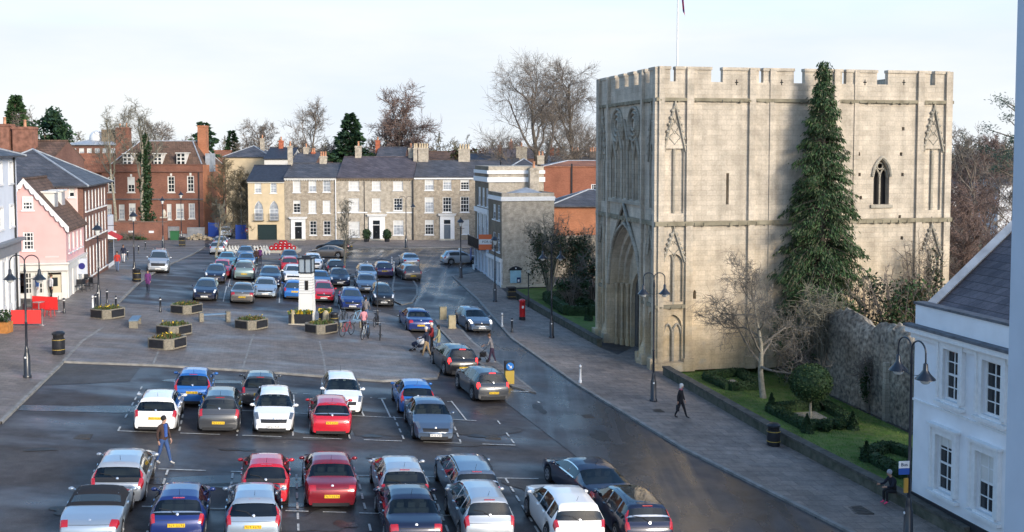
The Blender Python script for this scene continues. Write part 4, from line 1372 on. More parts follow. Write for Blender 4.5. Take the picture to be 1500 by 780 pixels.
# flagpole on the tower
P = t.M @ Vector((t.pix('F', 989, 100)[0] + 1.2, 5.5, zr))
P.x = xat(990.5, P.y)
fp = thing('flagpole', 'thin white flagpole with a furled flag rising from the tower roof', 'flagpole', P)
q = MB(); q.tube([(0, 0, 0), (.0, 0, 12.5)], [.07, .035], 8); q.lathe([(.14, 0), (.14, .25), (.08, .3)], 8); q.build('pole', WHITE, fp, 60)
q = MB()
zf = zat(0, P.y) - P.z
rows = []
for k in range(13):
    z = zf + 1.6 - k * .19
    rows.append([((.04 + .012 * k) + j * .045 + .02 * k * .5, .07 * math.sin(j * 2.1 + k * .5), z - j * .1) for j in range(5)])
q.grid(rows)
q.build('flag', mat('flag_cloth', (.45, .03, .06), .8, col2=(.05, .06, .25), scale=2.5), fp, 60)
# ---- the brick terrace across the far side
def Z3(x, y): return 340 + x / 3.121, 130 + y / 3.121


A = G(365, 353, 0)
YF = A.y
ZT = zg(A.x, A.y)


def terr(name, label, x0, x1, wallm, roofm, eave_y, ridge_y, D=9.0, cat='town house', **kw):
    X0, X1 = xat(x0, YF), xat(x1, YF)
    b = Bld(name, label, cat, Vector((X0, YF, ZT)), 0, X1 - X0, D)
    b.eave = zat(eave_y, YF) - ZT
    b.ridge = zat(ridge_y, YF + D / 2) - ZT
    return b


def shell(b, wm, ze, zr=None, gables=True, name='wall'):
    m = MB()
    b.wall(m, 'F', 0, b.W, 0, ze); b.wall(m, 'L', 0, b.D, 0, ze); b.wall(m, 'R', 0, b.D, 0, ze)
    m.poly([(0, b.D, 0), (b.W, b.D, 0), (b.W, b.D, ze), (0, b.D, ze)])
    if zr and gables:
        for x in (0.001, b.W - .001): m.poly([(x, 0, ze), (x, b.D, ze), (x, b.D / 2, zr)])
    # dark inside so that windows look into a room
    return b.put(m, name, wm)


def doorcase(b, f, ax0, ax1, ztop, dx0, dx1, dz1, doorm, steps=True):
    q = MB()
    w = .34
    b.box(q, f, ax0 + .1, dx0, .12, ztop - .55, -.16, .02); b.box(q, f, dx1, ax1 - .1, .12, ztop - .55, -.16, .02)
    b.box(q, f, ax0 + .1, ax1 - .1, dz1 + .62, ztop - .25, -.17, .02)
    b.box(q, f, ax0 - .08, ax1 + .08, ztop - .25, ztop - .08, -.34, .02); b.box(q, f, ax0 - .15, ax1 + .15, ztop - .08, ztop, -.42, .02)
    b.box(q, f, dx0, dx1, dz1, dz1 + .08, -.1, .02)
    o = b.put(q, 'door_surround', WHITE)
    q = MB(); b.box(q, f, dx0, dx1, .15, dz1, -.03, .01)
    for i in range(2):
        for k in range(3):
            xx = dx0 + (dx1 - dx0) * (.14 + .42 * i); zz = .3 + (dz1 - .3) * k / 3
            b.box(q, f, xx, xx + (dx1 - dx0) * .3, zz, zz + (dz1 - .3) / 3 - .15, -.05, -.02)
    d = q.build('door', doorm, b.root)
    q = MB(); b.box(q, f, dx0 + .42 * (dx1 - dx0), dx0 + .58 * (dx1 - dx0), 1.1, 1.2, -.07, -.03); q.build('handle', CHROME, d)
    q = MB(); b.box(q, f, dx0, dx1, dz1 + .08, dz1 + .62, -.02, .01); q.build('fanlight', GLASS, b.root)
    if steps:
        q = MB(); b.box(q, f, ax0, ax1, 0, .15, -.9, 0.0); b.box(q, f, ax0 + .15, ax1 - .15, .15, .27, -.5, -.17); q.build('step', STONE_PALE, b.root)


def zx(b, x): return b.pix('F', *Z3(x, 500))[0]
def zz(b, y): return b.pix('F', *Z3(500, y))[1]


def wins(b, rects, **k):
    for r in rects:
        x0, x1, y0, y1, pane, nx, nz = r
        p = Z3(x0, y0); q = Z3(x1, y1)
        b.winpx('F', p[0], p[1], q[0], q[1], nx, nz, pane=pane, **k)


GL, BL, CU = GLASS, BLIND, CURTAIN
# cream house with the garage
b = terr('cream_house', 'narrow cream rendered house with arched upper doors over a dark garage', 363.5, 416.6, CREAM, SLATE, 265, 244, 8)
wins(b, [(103, 133, 433, 478, CU, 2, 4), (175, 203, 433, 478, CU, 2, 4)])
for x0, x1 in ((102, 141), (171, 211)):
    p = Z3(x0, 513); q = Z3(x1, 603)
    b.winpx('F', p[0], p[1], q[0], q[1], 2, 3, pane=CU, arch=1.1, sill=False, fw=.09)
b.open('F', zx(b, 113), zx(b, 203), 0, zz(b, 622), None, .25)
q = MB(); b.box(q, 'F', zx(b, 113), zx(b, 203), 0, zz(b, 622), .18, .22)
for k_ in range(6): b.box(q, 'F', zx(b, 113), zx(b, 203), .3 + k_ * .42, .33 + k_ * .42, .165, .19)
q.build('garage_door', mat('garage_green', (.014, .03, .032), .5), b.root)
q = MB()
for x0, x1 in ((98, 146), (168, 214)):
    a0, a1 = zx(b, x0), zx(b, x1); z0 = zz(b, 603)
    b.box(q, 'F', a0, a1, z0 - .05, z0, -.35, 0)
    for k_ in range(9):
        a = a0 + (a1 - a0) * k_ / 8; b.box(q, 'F', a - .015, a + .015, z0, z0 + .85, -.34, -.31)
    b.box(q, 'F', a0, a1, z0 + .85, z0 + .89, -.35, -.3)
q.build('balcony_rail', BLACK, b.root)
shell(b, CREAM, b.eave, b.ridge)
b.gable_roof(-.1, b.W + .1, 0, 8, b.eave, b.ridge, mat('blue_slate', (.035, .042, .06), .6, var=.25, scale=3), .3)
q = MB(); b.box(q, 'F', -.05, b.W, b.eave - .3, b.eave - .1, -.14, .01); b.put(q, 'cornice', OFFW)
b.chimney(b.W * .98, 4.5, b.ridge - .5, b.ridge + 2.7, .55, .8, BUFFP, 1)
# left, middle and right houses of the terrace
b = terr('terraced_house', 'left house of the buff brick terrace, with a black door at its left side', 416.8, 493.5, BUFF, SLATE, 260.5, 241, 10)
wins(b, [(278, 312, 418, 475, BL, 1, 2), (350, 384, 418, 473, CU, 2, 4), (415, 449, 418, 473, CU, 2, 4), (280, 312, 512, 568, GL, 2, 4), (350, 384, 512, 570, BL, 2, 4), (415, 449, 512, 570, BL, 2, 4), (355, 386, 605, 670, GL, 2, 4), (418, 450, 605, 670, GL, 2, 4)], surround=0)
doorcase(b, 'F', zx(b, 265), zx(b, 338), zz(b, 587), zx(b, 286), zx(b, 318), zz(b, 632), mat('black_door', (.01, .012, .015), .25, coat=.5))
shell(b, BUFF, b.eave, b.ridge)
b.gable_roof(-.05, b.W - .02, 0, 10, b.eave, b.ridge, SLATE)
q = MB(); b.box(q, 'F', 0, b.W - .03, b.eave - .28, b.eave - .1, -.2, .01)
for i in range(22): b.box(q, 'F', b.W * (i + .3) / 22, b.W * (i + .7) / 22, b.eave - .42, b.eave - .28, -.12, .01)
b.put(q, 'cornice', OFFW)
q = MB(); a = zx(b, 474); q.tube([(a, -.09, 0), (a, -.09, b.eave - .2)], .07, 8); q.build('drainpipe', WHITE, b.root)
b.chimney(b.W * .62, 5, b.ridge - .5, b.ridge + 1.1, .9, .6, BUFFP, 3)
b = terr('terraced_house', 'middle and widest house of the buff brick terrace, with a purple slate roof', 493.7, 606.3, BUFFP, SLATEP, 260.5, 231.5, 12)
wins(b, [(533, 580, 424, 466, BL, 3, 2), (640, 678, 424, 466, BL, 3, 2), (737, 780, 424, 466, BL, 3, 2), (533, 580, 502, 566, BL, 3, 4), (640, 678, 502, 562, BL, 3, 4), (739, 778, 502, 558, GL, 3, 4), (533, 582, 608, 678, BL, 1, 2), (737, 783, 603, 670, CU, 3, 2)])
doorcase(b, 'F', zx(b, 622), zx(b, 702), zz(b, 575), zx(b, 643), zx(b, 675), zz(b, 625), mat('black_door', (.01, .012, .015)))
shell(b, BUFFP, b.eave, b.ridge)
b.gable_roof(.02, b.W - .02, 0, 12, b.eave, b.ridge, SLATEP)
q = MB(); b.box(q, 'F', 0.02, b.W - .03, b.eave - .26, b.eave - .1, -.2, .01)
for i in range(30): b.box(q, 'F', b.W * (i + .3) / 30, b.W * (i + .7) / 30, b.eave - .4, b.eave - .26, -.12, .01)
b.put(q, 'cornice', BUFFD)
q = MB(); b.box(q, 'F', 0.02, zx(b, 618), zz(b, 570), zz(b, 564), -.06, .01); b.box(q, 'F', zx(b, 706), b.W - .03, zz(b, 570), zz(b, 564), -.06, .01); b.put(q, 'string_course', WHITE)
q = MB(); b.box(q, 'F', zx(b, 603), zx(b, 606), .1, b.eave - .45, -.05, .01); b.put(q, 'drainpipe', BLACK)
q = MB(); a = b.W - .12; q.tube([(a, -.1, 0), (a, -.1, b.eave - .3)], .09, 8); q.build('drainpipe', BLACK, b.root)
b.chimney(zx(b, 549), 6, b.ridge - .4, zat(214, YF + 6) - ZT, .8, .8, BUFFP, 1)
b.chimney(zx(b, 798), 6, b.ridge - .4, zat(217, YF + 6) - ZT, .55, .9, BUFFP, 1)
b = terr('terraced_house', 'right house of the buff brick terrace, with a grey door under a white doorcase', 606.6, 697.8, BUFF, SLATE, 259.5, 237, 10)
wins(b, [(881, 921, 417, 465, CU, 3, 4), (964, 1002, 417, 463, CU, 3, 4), (1044, 1083, 417, 463, GL, 3, 4), (881, 921, 497, 567, CU, 3, 4), (963, 1002, 497, 565, GL, 3, 4), (1044, 1083, 495, 565, GL, 3, 4), (882, 921, 601, 668, GL, 3, 4), (1052, 1083, 600, 666, BL, 1, 2)])
doorcase(b, 'F', zx(b, 947), zx(b, 1020), zz(b, 572), zx(b, 968), zx(b, 998), zz(b, 622), mat('grey_door', (.13, .16, .2), .4))
shell(b, BUFF, b.eave, b.ridge)
b.gable_roof(.02, b.W + 3, 0, 10, b.eave, b.ridge, SLATE)
q = MB(); b.box(q, 'F', 0.02, b.W, b.eave - .3, b.eave - .1, -.2, .01); b.put(q, 'cornice', WHITE)
for x0, x1 in ((815, 833), (838, 884)):
    b.chimney((zx(b, x0) + zx(b, x1)) / 2, 5, b.ridge - .4, zat(217, YF + 5) - ZT, zx(b, x1) - zx(b, x0), .9, BUFFP, 2 if x0 == 815 else 4, mat('buff_pot', (.55, .46, .33), .8))
b.chimney((zx(b, 1032) + zx(b, 1076)) / 2, 5, b.ridge - .4, zat(218, YF + 5) - ZT, 1.5, .9, BUFFP, 4, mat('buff_pot', (.55, .46, .33)))
# clipped bushes and planters at the doors
for i, (px, lb) in enumerate(((537, 'clipped dark bush left of the middle black door'), (567, 'clipped dark bush right of the middle black door'))):
    P = G(px, 354.5, PD)
    r_ = thing('clipped_bush', lb, 'bush', P, 0, 'bushes at the terrace doors')
    q = MB(); q.lathe([(.3, 0), (.36, .35)], 10); q.build('pot', BLACK, r_)
    q = MB()
    for n in range(240):
        u, v = random.uniform(0, 2 * PI), math.acos(random.uniform(-1, 1))
        p = Vector((.5 * math.sin(v) * math.cos(u), .5 * math.sin(v) * math.sin(u), .95 + .6 * math.cos(v)))
        s_ = Vector([random.gauss(0, .09) for _ in range(3)]); s2 = Vector([random.gauss(0, .09) for _ in range(3)])
        q.poly([p - s_, p + s2, p + s_, p - s2])
    q.ell((0, 0, .95), (.44, .44, .54)); q.build('crown', mat('box_leaf', (.02, .045, .016), .7, var=.4, scale=6), r_)

# ---- red brick mansion on the left
M0 = G(154, 343)
M1 = G(297, 343)
YR = M0.y
ZR = zg(M0.x, M0.y)
XL, XR = xat(150, YR), xat(298, YR)
b = Bld('brick_mansion', 'large red brick house with dormers, white sash windows and a tall orange end chimney', 'house', Vector((XL, YR, ZR)), 0, XR - XL, 12)
def Z1(x, y): return x / 3.713, 120 + y / 3.713
for (x0, x1, y0, y1) in ((588, 625, 518, 602), (694, 733, 518, 602), (912, 950, 514, 602), (1018, 1055, 512, 600), (582, 607, 668, 752), (647, 677, 668, 750), (702, 737, 662, 750), (908, 932, 665, 750), (958, 1000, 664, 748), (1027, 1060, 662, 745)):
    p, q_ = Z1(x0, y0), Z1(x1, y1)
    b.winpx('F', p[0], p[1], q_[0], q_[1], 2, 4, pane=GL if y0 < 600 else CU, frame=OFFW, fw=.13, bar=.05, name='window')
zp = zat(242, YR) - ZR
ze = zat(251, YR) - ZR
shell(b, REDB, zp)
q = MB(); b.box(q, 'F', -.05, b.W + .05, ze - .15, ze, -.2, .01); b.box(q, 'F', -.05, b.W + .05, zp, zp + .14, -.1, .35)
b.put(q, 'cornice', MAROB)
q = MB(); zb = zat(292, YR) - ZR; b.box(q, 'F', 0, b.W, zb - .1, zb + .08, -.16, .01); b.put(q, 'string_course', mat('weathered_band', (.12, .12, .13), .8, var=.3))
q = MB(); a = b.pix('F', 292, 300)[0]; q.tube([(a, -.1, 0), (a, -.1, ze)], .08, 8); q.build('drainpipe', BLACK, b.root)
# keystones
q = MB()
for (x0, x1, y0) in ((588, 625, 518), (694, 733, 518), (912, 950, 514), (1018, 1055, 512)):
    p = b.pix('F', *Z1((x0 + x1) / 2, y0)); b.box(q, 'F', p[0] - .13, p[0] + .13, p[1] + .02, p[1] + .4, -.06, .01)
b.put(q, 'keystone', OFFW)
rz_ = zat(207, YR + 5) - ZR
X0, X1, XR0, XR1 = b.pix('F', 155, 240)[0], b.pix('F', 296, 240)[0], b.pix('F', 189, 207)[0], b.pix('F', 268, 207)[0]
q = MB()
c = [(X0, .4, zp - .3), (X1, .4, zp - .3), (X1, 11.6, zp - .3), (X0, 11.6, zp - .3)]
r4 = [(XR0, 4.6, rz_), (XR1, 4.6, rz_), (XR1, 7.4, rz_), (XR0, 7.4, rz_)]
for i in range(4): q.poly([c[i], c[(i + 1) % 4], r4[(i + 1) % 4], r4[i]])
q.poly(r4)
ro = b.put(q, 'roof', TILE)
q = MB()
for i in range(4):
    q.tube([c[i], r4[i]], .1, 5); q.tube([r4[i], r4[(i + 1) % 4]], .1, 5)
q.build('ridge', LEAD, ro)
for x0, x1, y0, y1 in ((668, 716, 393, 452), (835, 880, 393, 450), (960, 1008, 390, 450)):
    p, s_ = Z1(x0, y0), Z1(x1, y1)
    a0, z1 = b.pix('F', p[0], p[1], .6); a1, z0 = b.pix('F', s_[0], s_[1], .6)
    q = MB(); q.box(a0, .6, z0, a1, 4.2, z1); q.box(a0 - .12, .4, z1, a1 + .12, 4.3, z1 + .12)
    d_ = q.build('dormer', OFFW, b.root)
    q = MB()
    for i in range(2):
        for k_ in range(3):
            w_, h_ = (a1 - a0) / 2, (z1 - z0) / 3
            q.poly([(a0 + w_ * i + .1, 0.59, z0 + h_ * k_ + .07), (a0 + w_ * (i + 1) - .1, 0.59, z0 + h_ * k_ + .07), (a0 + w_ * (i + 1) - .1, 0.59, z0 + h_ * (k_ + 1) - .07), (a0 + w_ * i + .1, 0.59, z0 + h_ * (k_ + 1) - .07)])
    q.build('pane', GLASS, d_)
b.chimney(b.pix('F', 297.5, 200, 6)[0], 6, zp - 3, zat(184, YR + 5) - ZR, 1.25, 1.2, ORAB, 0)
b.chimney(b.pix('F', 181, 200, 8)[0], 8, zp - 1, zat(187, YR + 8) - ZR, 1.9, 1.2, REDB, 2)
q = MB(); b.box(q, 'R', .0, 11, 0, zp - .02, -.06, .02); b.put(q, 'side_wall', ORAB)  # orange colour puts the sunlight on this side into the brick
q = MB(); b.box(q, 'R', 3, 6, zp - 1, zp + 1.6, -.1, .5); b.put(q, 'side_parapet', LEAD)
# lower wing left of it
b2 = Bld('brick_wing', 'low red brick wing with an orange tiled roof left of the mansion', 'house', Vector((xat(86, 155), 155, 1.0)), 0, xat(160, 155) - xat(86, 155) - .2, 9)
e_ = zat(252, 155) - 1
shell(b2, REDB, e_, zat(227, 159) - 1)
b2.gable_roof(-.2, b2.W, 0, 9, e_, zat(227, 159) - 1, TILER)
# garden wall in front
Wa, Wb = G(150, 353), G(245, 353)
gw = thing('garden_wall', 'red brick garden wall with white plaques below the mansion', 'wall', Wa, math.atan2(Wb.y - Wa.y, Wb.x - Wa.x))
Lg = (Wb - Wa).length; hg = zat(326, Wa.y) - Wa.z
q = MB(); q.box(0, 0, -.3, Lg, .35, hg); q.build('brickwork', REDB, gw)
q = MB(); q.box(-.05, -.06, hg, Lg + .05, .41, hg + .1); q.build('coping', mat('tile_coping', (.2, .13, .1), .8, var=.3), gw)
for x0 in (166, 191, 221):
    a = (xat(x0, Wa.y) - Wa.x); z = zat(340, Wa.y) - Wa.z
    q = MB(); q.box(a - .32, -.03, z - .14, a + .32, .01, z + .14); q.build('plaque', WHITE, gw)
pr = thing('gate_pier', 'brick gate pier with a pale stone ball finial at the end of the garden wall', 'gate pier', G(241, 352))
q = MB(); q.box(-.35, -.35, -.2, .35, .35, hg + .5); q.build('shaft', REDB, pr)
q = MB(); q.box(-.42, -.42, hg + .5, .42, .42, hg + .65); q.lathe([(.12, hg + .65), (.2, hg + .8), (.3, hg + 1.1), (.2, hg + 1.4), (.08, hg + 1.6)], 10); q.build('finial', STONE_PALE, pr, 60)
gp2 = thing('plinth_wall', 'grey stone plinth and steps in front of the mansion', 'wall', G(272, 349))
q = MB(); q.box(-3.3, 0, -.2, -1.0, .6, 1.5); q.box(.2, 0, -.2, 2.4, .6, 1.4); q.box(-1, .1, -.2, .2, 1.2, .5); q.build('stonework', mat('grey_stone', (.22, .23, .25), .9, var=.25, scale=1.5, bump=.2), gp2)

# ---- the west side: slate-roofed brick building, pink gabled shop, pale blue house
P0 = G(98.6, 440)
def street(tt, off=0.0): return P0 + D1 * tt - D2 * off


PL = 7.4
# pink shop: frame with x along D2 (its gable, facing us), y back along D1; its right corner at P0
PWd = 6.1
b = Bld('pink_shop', 'pink rendered gabled shop with scalloped white bargeboards and a brown tiled roof', 'shop', P0 - D2 * PWd, ANG2, PWd, PL)
ze = b.pix('F', 97, 334)[1]; zap = b.pix('F', 36, 266)[1]
pc = b.pix('F', 36, 300)[0]
zf0 = b.pix('F', 80, 387)[1]
b.winpx('F', 34, 340, 49.5, 367, 3, 4, fw=.1, bar=.045)
b.winpx('F', 33, 288, 48.5, 308, 3, 3, fw=.1, bar=.045, rec=-.012)
b.ops['F'].pop()
for k_ in range(4):
    a = .9 + k_ * 1.6
    b.window('R', a, a + .85, zf0 + .7, ze - .5, 2, 4, pane=BLIND)
m = MB()
b.wall(m, 'F', 0, PWd, zf0, ze)
m.poly([(0, 0, ze), (PWd, 0, ze), (pc, 0, zap)])
b.wall(m, 'R', 0, PL, zf0, ze); b.wall(m, 'L', 0, PL, 0, ze)
m.poly([(0, PL, 0), (PWd, PL, 0), (PWd, PL, ze), (pc, PL, zap), (0, PL, ze)])
b.put(m, 'wall', PINK)
# shopfront
q = MB()
b.box(q, 'F', 0, PWd + .15, zf0 - .45, zf0, -.25, .2); b.box(q, 'F', 0, PWd + .25, zf0, zf0 + .12, -.4, .2)
b.box(q, 'R', 0, PL, zf0 - .45, zf0, -.15, .2); b.box(q, 'R', 0, PL, zf0, zf0 + .12, -.25, .2)
b.box(q, 'F', 0, PWd, zf0 - .6, zf0 - .45, 0, .2)
for a in (0, 2.2, 3.75, 4.55, PWd - .35): b.box(q, 'F', a, a + .3, 0, zf0 - .45, -.04, .2)
b.box(q, 'F', 0, PWd, 0, .55, 0, .2)
b.box(q, 'R', .05, PL, 0, zf0 - .45, 0.01, .2)
for a in (.3, 2.2, 4.2, 6.4): b.box(q, 'R', a, a + .3, 0, zf0 - .45, -.06, .2)
b.put(q, 'shopfront', OFFW)
for x0, x1 in ((37, 51), (53, 66)):
    a0, a1 = b.pix('F', x0, 400)[0], b.pix('F', x1, 400)[0]
    q = MB()
    for i in range(4): b.box(q, 'F', a0 + (a1 - a0) * i / 3 - .03, a0 + (a1 - a0) * i / 3 + .03, .55, zf0 - .6, -.01, .08)
    for i in range(5): b.box(q, 'F', a0, a1, .55 + (zf0 - 1.15) * i / 4 - .03, .55 + (zf0 - 1.15) * i / 4 + .03, -.005, .085)
    w = q.build('window', OFFW, b.root)
    q = MB(); b.box(q, 'F', a0, a1, .55, zf0 - .6, .06, .08); q.build('pane', GLASS, w)
q = MB(); b.box(q, 'F', 4.05, 4.55, 0.1, zf0 - .7, .04, .1); q.build('pane', GLASS, b.root)
q = MB(); b.box(q, 'F', 4.85, 5.7, 0.05, zf0 - .75, .02, .1); d_ = q.build('door', mat('cream_door', (.6, .55, .42), .5), b.root)
q = MB(); b.box(q, 'F', 5.05, 5.5, 1.0, zf0 - .95, .0, .03); q.build('pane', GLASS, d_)
# roof with tiles and the scalloped barge boards
q = MB()
ov = .22
for sgn, ax in ((1, PWd + .25), (-1, -.25 + min(0, 2 * pc - PWd))):
    zl = zap - (zap - ze) * abs(ax - pc) / abs((PWd if sgn > 0 else 0) - pc) if sgn > 0 else ze
    A_ = [(pc, -ov, zap), (ax, -ov, zl), (ax, PL + .1, zl), (pc, PL + .1, zap)]
    q.poly([(x, y, z + .16) for x, y, z in A_]); q.poly([(x, y, z + .02) for x, y, z in reversed(A_)])
    q.poly([(ax, -ov, zl + .02), (ax, PL + .1, zl + .02), (ax, PL + .1, zl + .16), (ax, -ov, zl + .16)])
q.tube([(pc, -ov, zap + .17), (pc, PL, zap + .17)], .12, 6)
b.put(q, 'roof', TILE)
q = MB()
for sgn in (1, -1):
    n = 9
    e = Vector((PWd + .25, -ov - .01, ze - .08)) if sgn > 0 else Vector((2 * pc - PWd - .25, -ov - .01, ze - .08))
    a_ = Vector((pc, -ov - .01, zap + .08))
    for i in range(n * 6):
        f0, f1 = i / (n * 6), (i + 1) / (n * 6)
        def low(f): return .2 + .17 * abs(math.sin(f * n * PI))
        p, r = a_.lerp(e, f0), a_.lerp(e, f1)
        up = Vector((0, 0, .14)); 
        q.poly([p + up, r + up, r - Vector((0, 0, low(f1))), p - Vector((0, 0, low(f0)))])
        q.poly([p + up + Vector((0, .05, 0)), r + up + Vector((0, .05, 0)), r + up, p + up])
b.put(q, 'bargeboard', WHITE)
for y0 in (1.6, 4.3):
    xm = PWd - 1.0
    zr_ = zap - (zap - ze) * (xm - pc) / (PWd - pc)
    q = MB(); q.box(xm - 2.0, y0, zr_ - .1, xm, y0 + 1.4, zr_ + 1.15); q.box(xm - 2.2, y0 - .12, zr_ + 1.15, xm + .15, y0 + 1.52, zr_ + 1.27)
    d_ = q.build('dormer', OFFW, b.root)
    q = MB(); q.box(xm, y0 + .15, zr_ + .1, xm + .02, y0 + 1.25, zr_ + 1.05); q.build('pane', CURTAIN, d_)
q = MB()
random.seed(3)
for i in range(11):
    z = zf0 + .45 + .12 * math.sin(i * 1.7)
    b.box(q, 'R', .9 + i * .32, .97 + i * .32, z, z + .25 + .1 * (i % 2), -.03, .02); b.box(q, 'R', .97 + i * .32, 1.14 + i * .32, z + .05, z + .1, -.03, .02)
b.put(q, 'sign_script', mat('faded_lilac', (.52, .3, .42), .6))
q = MB(); b.box(q, 'F', b.pix('F', 66, 371)[0], b.pix('F', 86, 371)[0], zf0 + .45, zf0 + .56, -.02, .01); b.put(q, 'nameplate', mat('pale_grey_sign', (.62, .55, .55), .6))

# brick building with the hipped slate roof and white shuttered windows
BL_ = 12.2
S0 = street(PL + .05)
BWd = 9.5
b = Bld('brick_inn', 'plum brick building with rows of white shuttered windows and a hipped slate roof', 'building', S0 - D2 * BWd, ANG2, BWd, BL_)
ze = b.pix('R', 156, 266)[1]
for fz0, fz1 in ((.6, 2.9), (3.6, 5.35), (5.8, ze - .45)):
    for k_ in range(7):
        a = .7 + k_ * 1.62
        b.window('R', a, a + .95, fz0, fz1, 2, 3, pane=BLIND, fw=.12)
m = MB()
b.wall(m, 'R', 0, BL_, 0, ze); b.wall(m, 'L', 0, BL_, 0, ze)
m.poly([(0, BL_, 0), (BWd, BL_, 0), (BWd, BL_, ze), (0, BL_, ze)])
b.put(m, 'wall', MAROB)
m = MB(); zm = ze - .05
p0 = b.pix('F', 98, 282)
b.winpx('F', 101, 275, 109, 289, 1, 2, fw=.06)
b.wall(m, 'F', 0, BWd - .4, 0, ze); b.put(m, 'end_wall', PALEPINK)
m = MB(); b.box(m, 'F', BWd - .4, BWd, 0, ze, 0, .3); b.put(m, 'quoin', MAROB)
zr = zat(219, P0.y + PL + 6) - S0.z
b.hip_roof(0, BWd, 0, BL_, ze, zr, SLATE, .45, rx=BWd * .62)
# white shop beyond it with a red awning
S1 = street(PL + BL_ + .1, .2)
b = Bld('white_shop', 'narrow white shopfront with a red and white awning beyond the plum brick building', 'shop', S1 - D2 * 5, ANG2, 5, 5)
m = MB(); b.wall(m, 'F', 0, 5, 0, 4.6); b.wall(m, 'R', 0, 5, 0, 4.6); b.wall(m, 'L', 0, 5, 0, 4.6); m.poly([(0, 5, 0), (5, 5, 0), (5, 5, 4.6), (0, 5, 4.6)]); m.poly([(0, 0, 4.6), (5, 0, 4.6), (5, 5, 4.6), (0, 5, 4.6)])
b.put(m, 'wall', RENDW)
q = MB()
q.cur = 0; q.poly([(5, .3, 3.2), (5, 3.6, 3.2), (5.95, 3.6, 2.7), (5.95, .3, 2.7)]); q.poly([(5.95, .3, 2.7), (5.95, 3.6, 2.7), (5.95, 3.6, 2.5), (5.95, .3, 2.5)]); q.cur = 1; q.poly([(5, .3, 3.2), (5.95, .3, 2.7), (5, .3, 2.7)])
q.build('awning', [mat('red_canvas', (.5, .03, .03), .8), WHITE], b.root)
q = MB(); b.box(q, 'R', .5, 4.5, .4, 2.4, -.02, .01); q.build('pane', GLASS, b.root)
q = MB(); q.tube([(5.05, .2, 3.9), (5.9, .2, 3.9)], .03, 6); q.lathe([(.02, 0), (.42, .02), (.42, .1), (.02, .12)], 14); q.build('hanging_sign', BLACK, b.root)

# pale blue house at the left edge
A1 = G(29, 449)
b = Bld('pale_house', 'tall pale blue-white house over a shop, at the left edge of the view', 'house', A1 - D2 * 9 - D1 * 24, ANG2, 9, 24)
ze = b.pix('R', 28, 228)[1]
zsf = b.pix('R', 25, 352)[1]
for fz0, fz1 in ((b.pix('R', 20, 331)[1], b.pix('R', 20, 301)[1]), (b.pix('R', 20, 268)[1], b.pix('R', 20, 238)[1])):
    for k_ in range(8):
        a = 24 - 1.1 - k_ * 2.9
        b.window('R', a - .95, a, fz0, fz1, 2, 4, pane=BLIND, frame=WHITE, surround=.12)
m = MB()
b.wall(m, 'R', 0, 24, zsf, ze); b.wall(m, 'F', 0, 9, 0, ze); b.wall(m, 'L', 0, 24, 0, ze); m.poly([(0, 24, 0), (9, 24, 0), (9, 24, ze), (0, 24, ze)])
b.put(m, 'wall', PALEB)
b.hip_roof(0, 9, 0, 24, ze, ze + 1.9, SLATE, .5, rx=4.5)
q = MB(); q.tube([(9.09, 23.0, 0), (9.09, 23.0, ze)], .07, 6); q.build('drainpipe', BLACK, b.root)
q = MB()
b.box(q, 'R', 0, 24, zsf - .75, zsf, -.2, .3); b.box(q, 'R', 0, 24.1, zsf, zsf + .2, -.45, .3)
b.put(q, 'fascia', GREYFASC)
q = MB()
b.box(q, 'R', 0, 24, 0, .5, 0, .2)
for k_ in range(13): b.box(q, 'R', 24 - .35 - k_ * 1.5, 24 - k_ * 1.5, 0, zsf - .75, -.06, .2)
b.box(q, 'R', 0, 24, zsf - 1.1, zsf - .75, 0.0, .2)
sf = b.put(q, 'shopfront', WHITE)
q = MB(); b.box(q, 'R', 0, 24, .5, zsf - 1.1, .1, .14); q.build('pane', CURTAIN, sf)
# big brick chimney stacks behind it
b = Bld('chimney_house', 'house behind the pale one, showing broad brick chimney stacks', 'house', Vector((xat(-60, 92), 92, 2)), 0, 8.0, 7)
e_ = zat(236, 92) - 2
shell(b, MAROB, e_, e_ + 1.6); b.gable_roof(0, 8.0, 0, 7, e_, e_ + 1.6, TILE)
for x0, x1, yt in ((-20, 20, 182), (25, 54, 186)):
    b.chimney((xat(x0, 94) + xat(x1, 94)) / 2 - b.root.location.x, 2, e_ - 2, zat(yt, 94) - 2, xat(x1, 94) - xat(x0, 94), 1.1, mat('chimney_brick', (.25, .12, .085), .9, var=.3, scale=3, bump=.2), 1 if x0 == 25 else 2)

# ---- corner building on the right of the square
C0 = G(735, 422)
b = Bld('corner_shop', 'plain buff brick end house with a white shopfront down its side and a low parapet', 'house', C0, ANG2, xat(813, C0.y + 1) - C0.x + .05, 5.9)
zp = b.pix('F', 770, 283)[1]; zb_ = b.pix('F', 770, 293)[1]
def wl(b, x0, x1, y0, y1, xm, nx=2, nz=4, pane=None, **k):
    p = b.pix('L', x0, (y0 + y1) / 2)[0]; q_ = b.pix('L', x1, (y0 + y1) / 2)[0]
    return b.window('L', p, q_, b.pix('L', xm, y1)[1], b.pix('L', xm, y0)[1], nx, nz, pane=pane, **k)
for x0, x1 in ((722, 726), (728.5, 732.5)):
    wl(b, x0, x1, 300, 322, 727); wl(b, x0, x1, 341, 368, 727)
m = MB(); zs_ = b.pix('L', 727, 376)[1]
b.wall(m, 'L', 0, 5.9, zs_, zp); b.put(m, 'side_wall', BUFFD)  # browner brick colour holds the shade of the west face
m = MB(); b.wall(m, 'F', 0, b.W, 0, zp); b.wall(m, 'R', 0, 5.9, 0, zp); m.poly([(0, 5.9, 0), (b.W, 5.9, 0), (b.W, 5.9, zp), (0, 5.9, zp)])
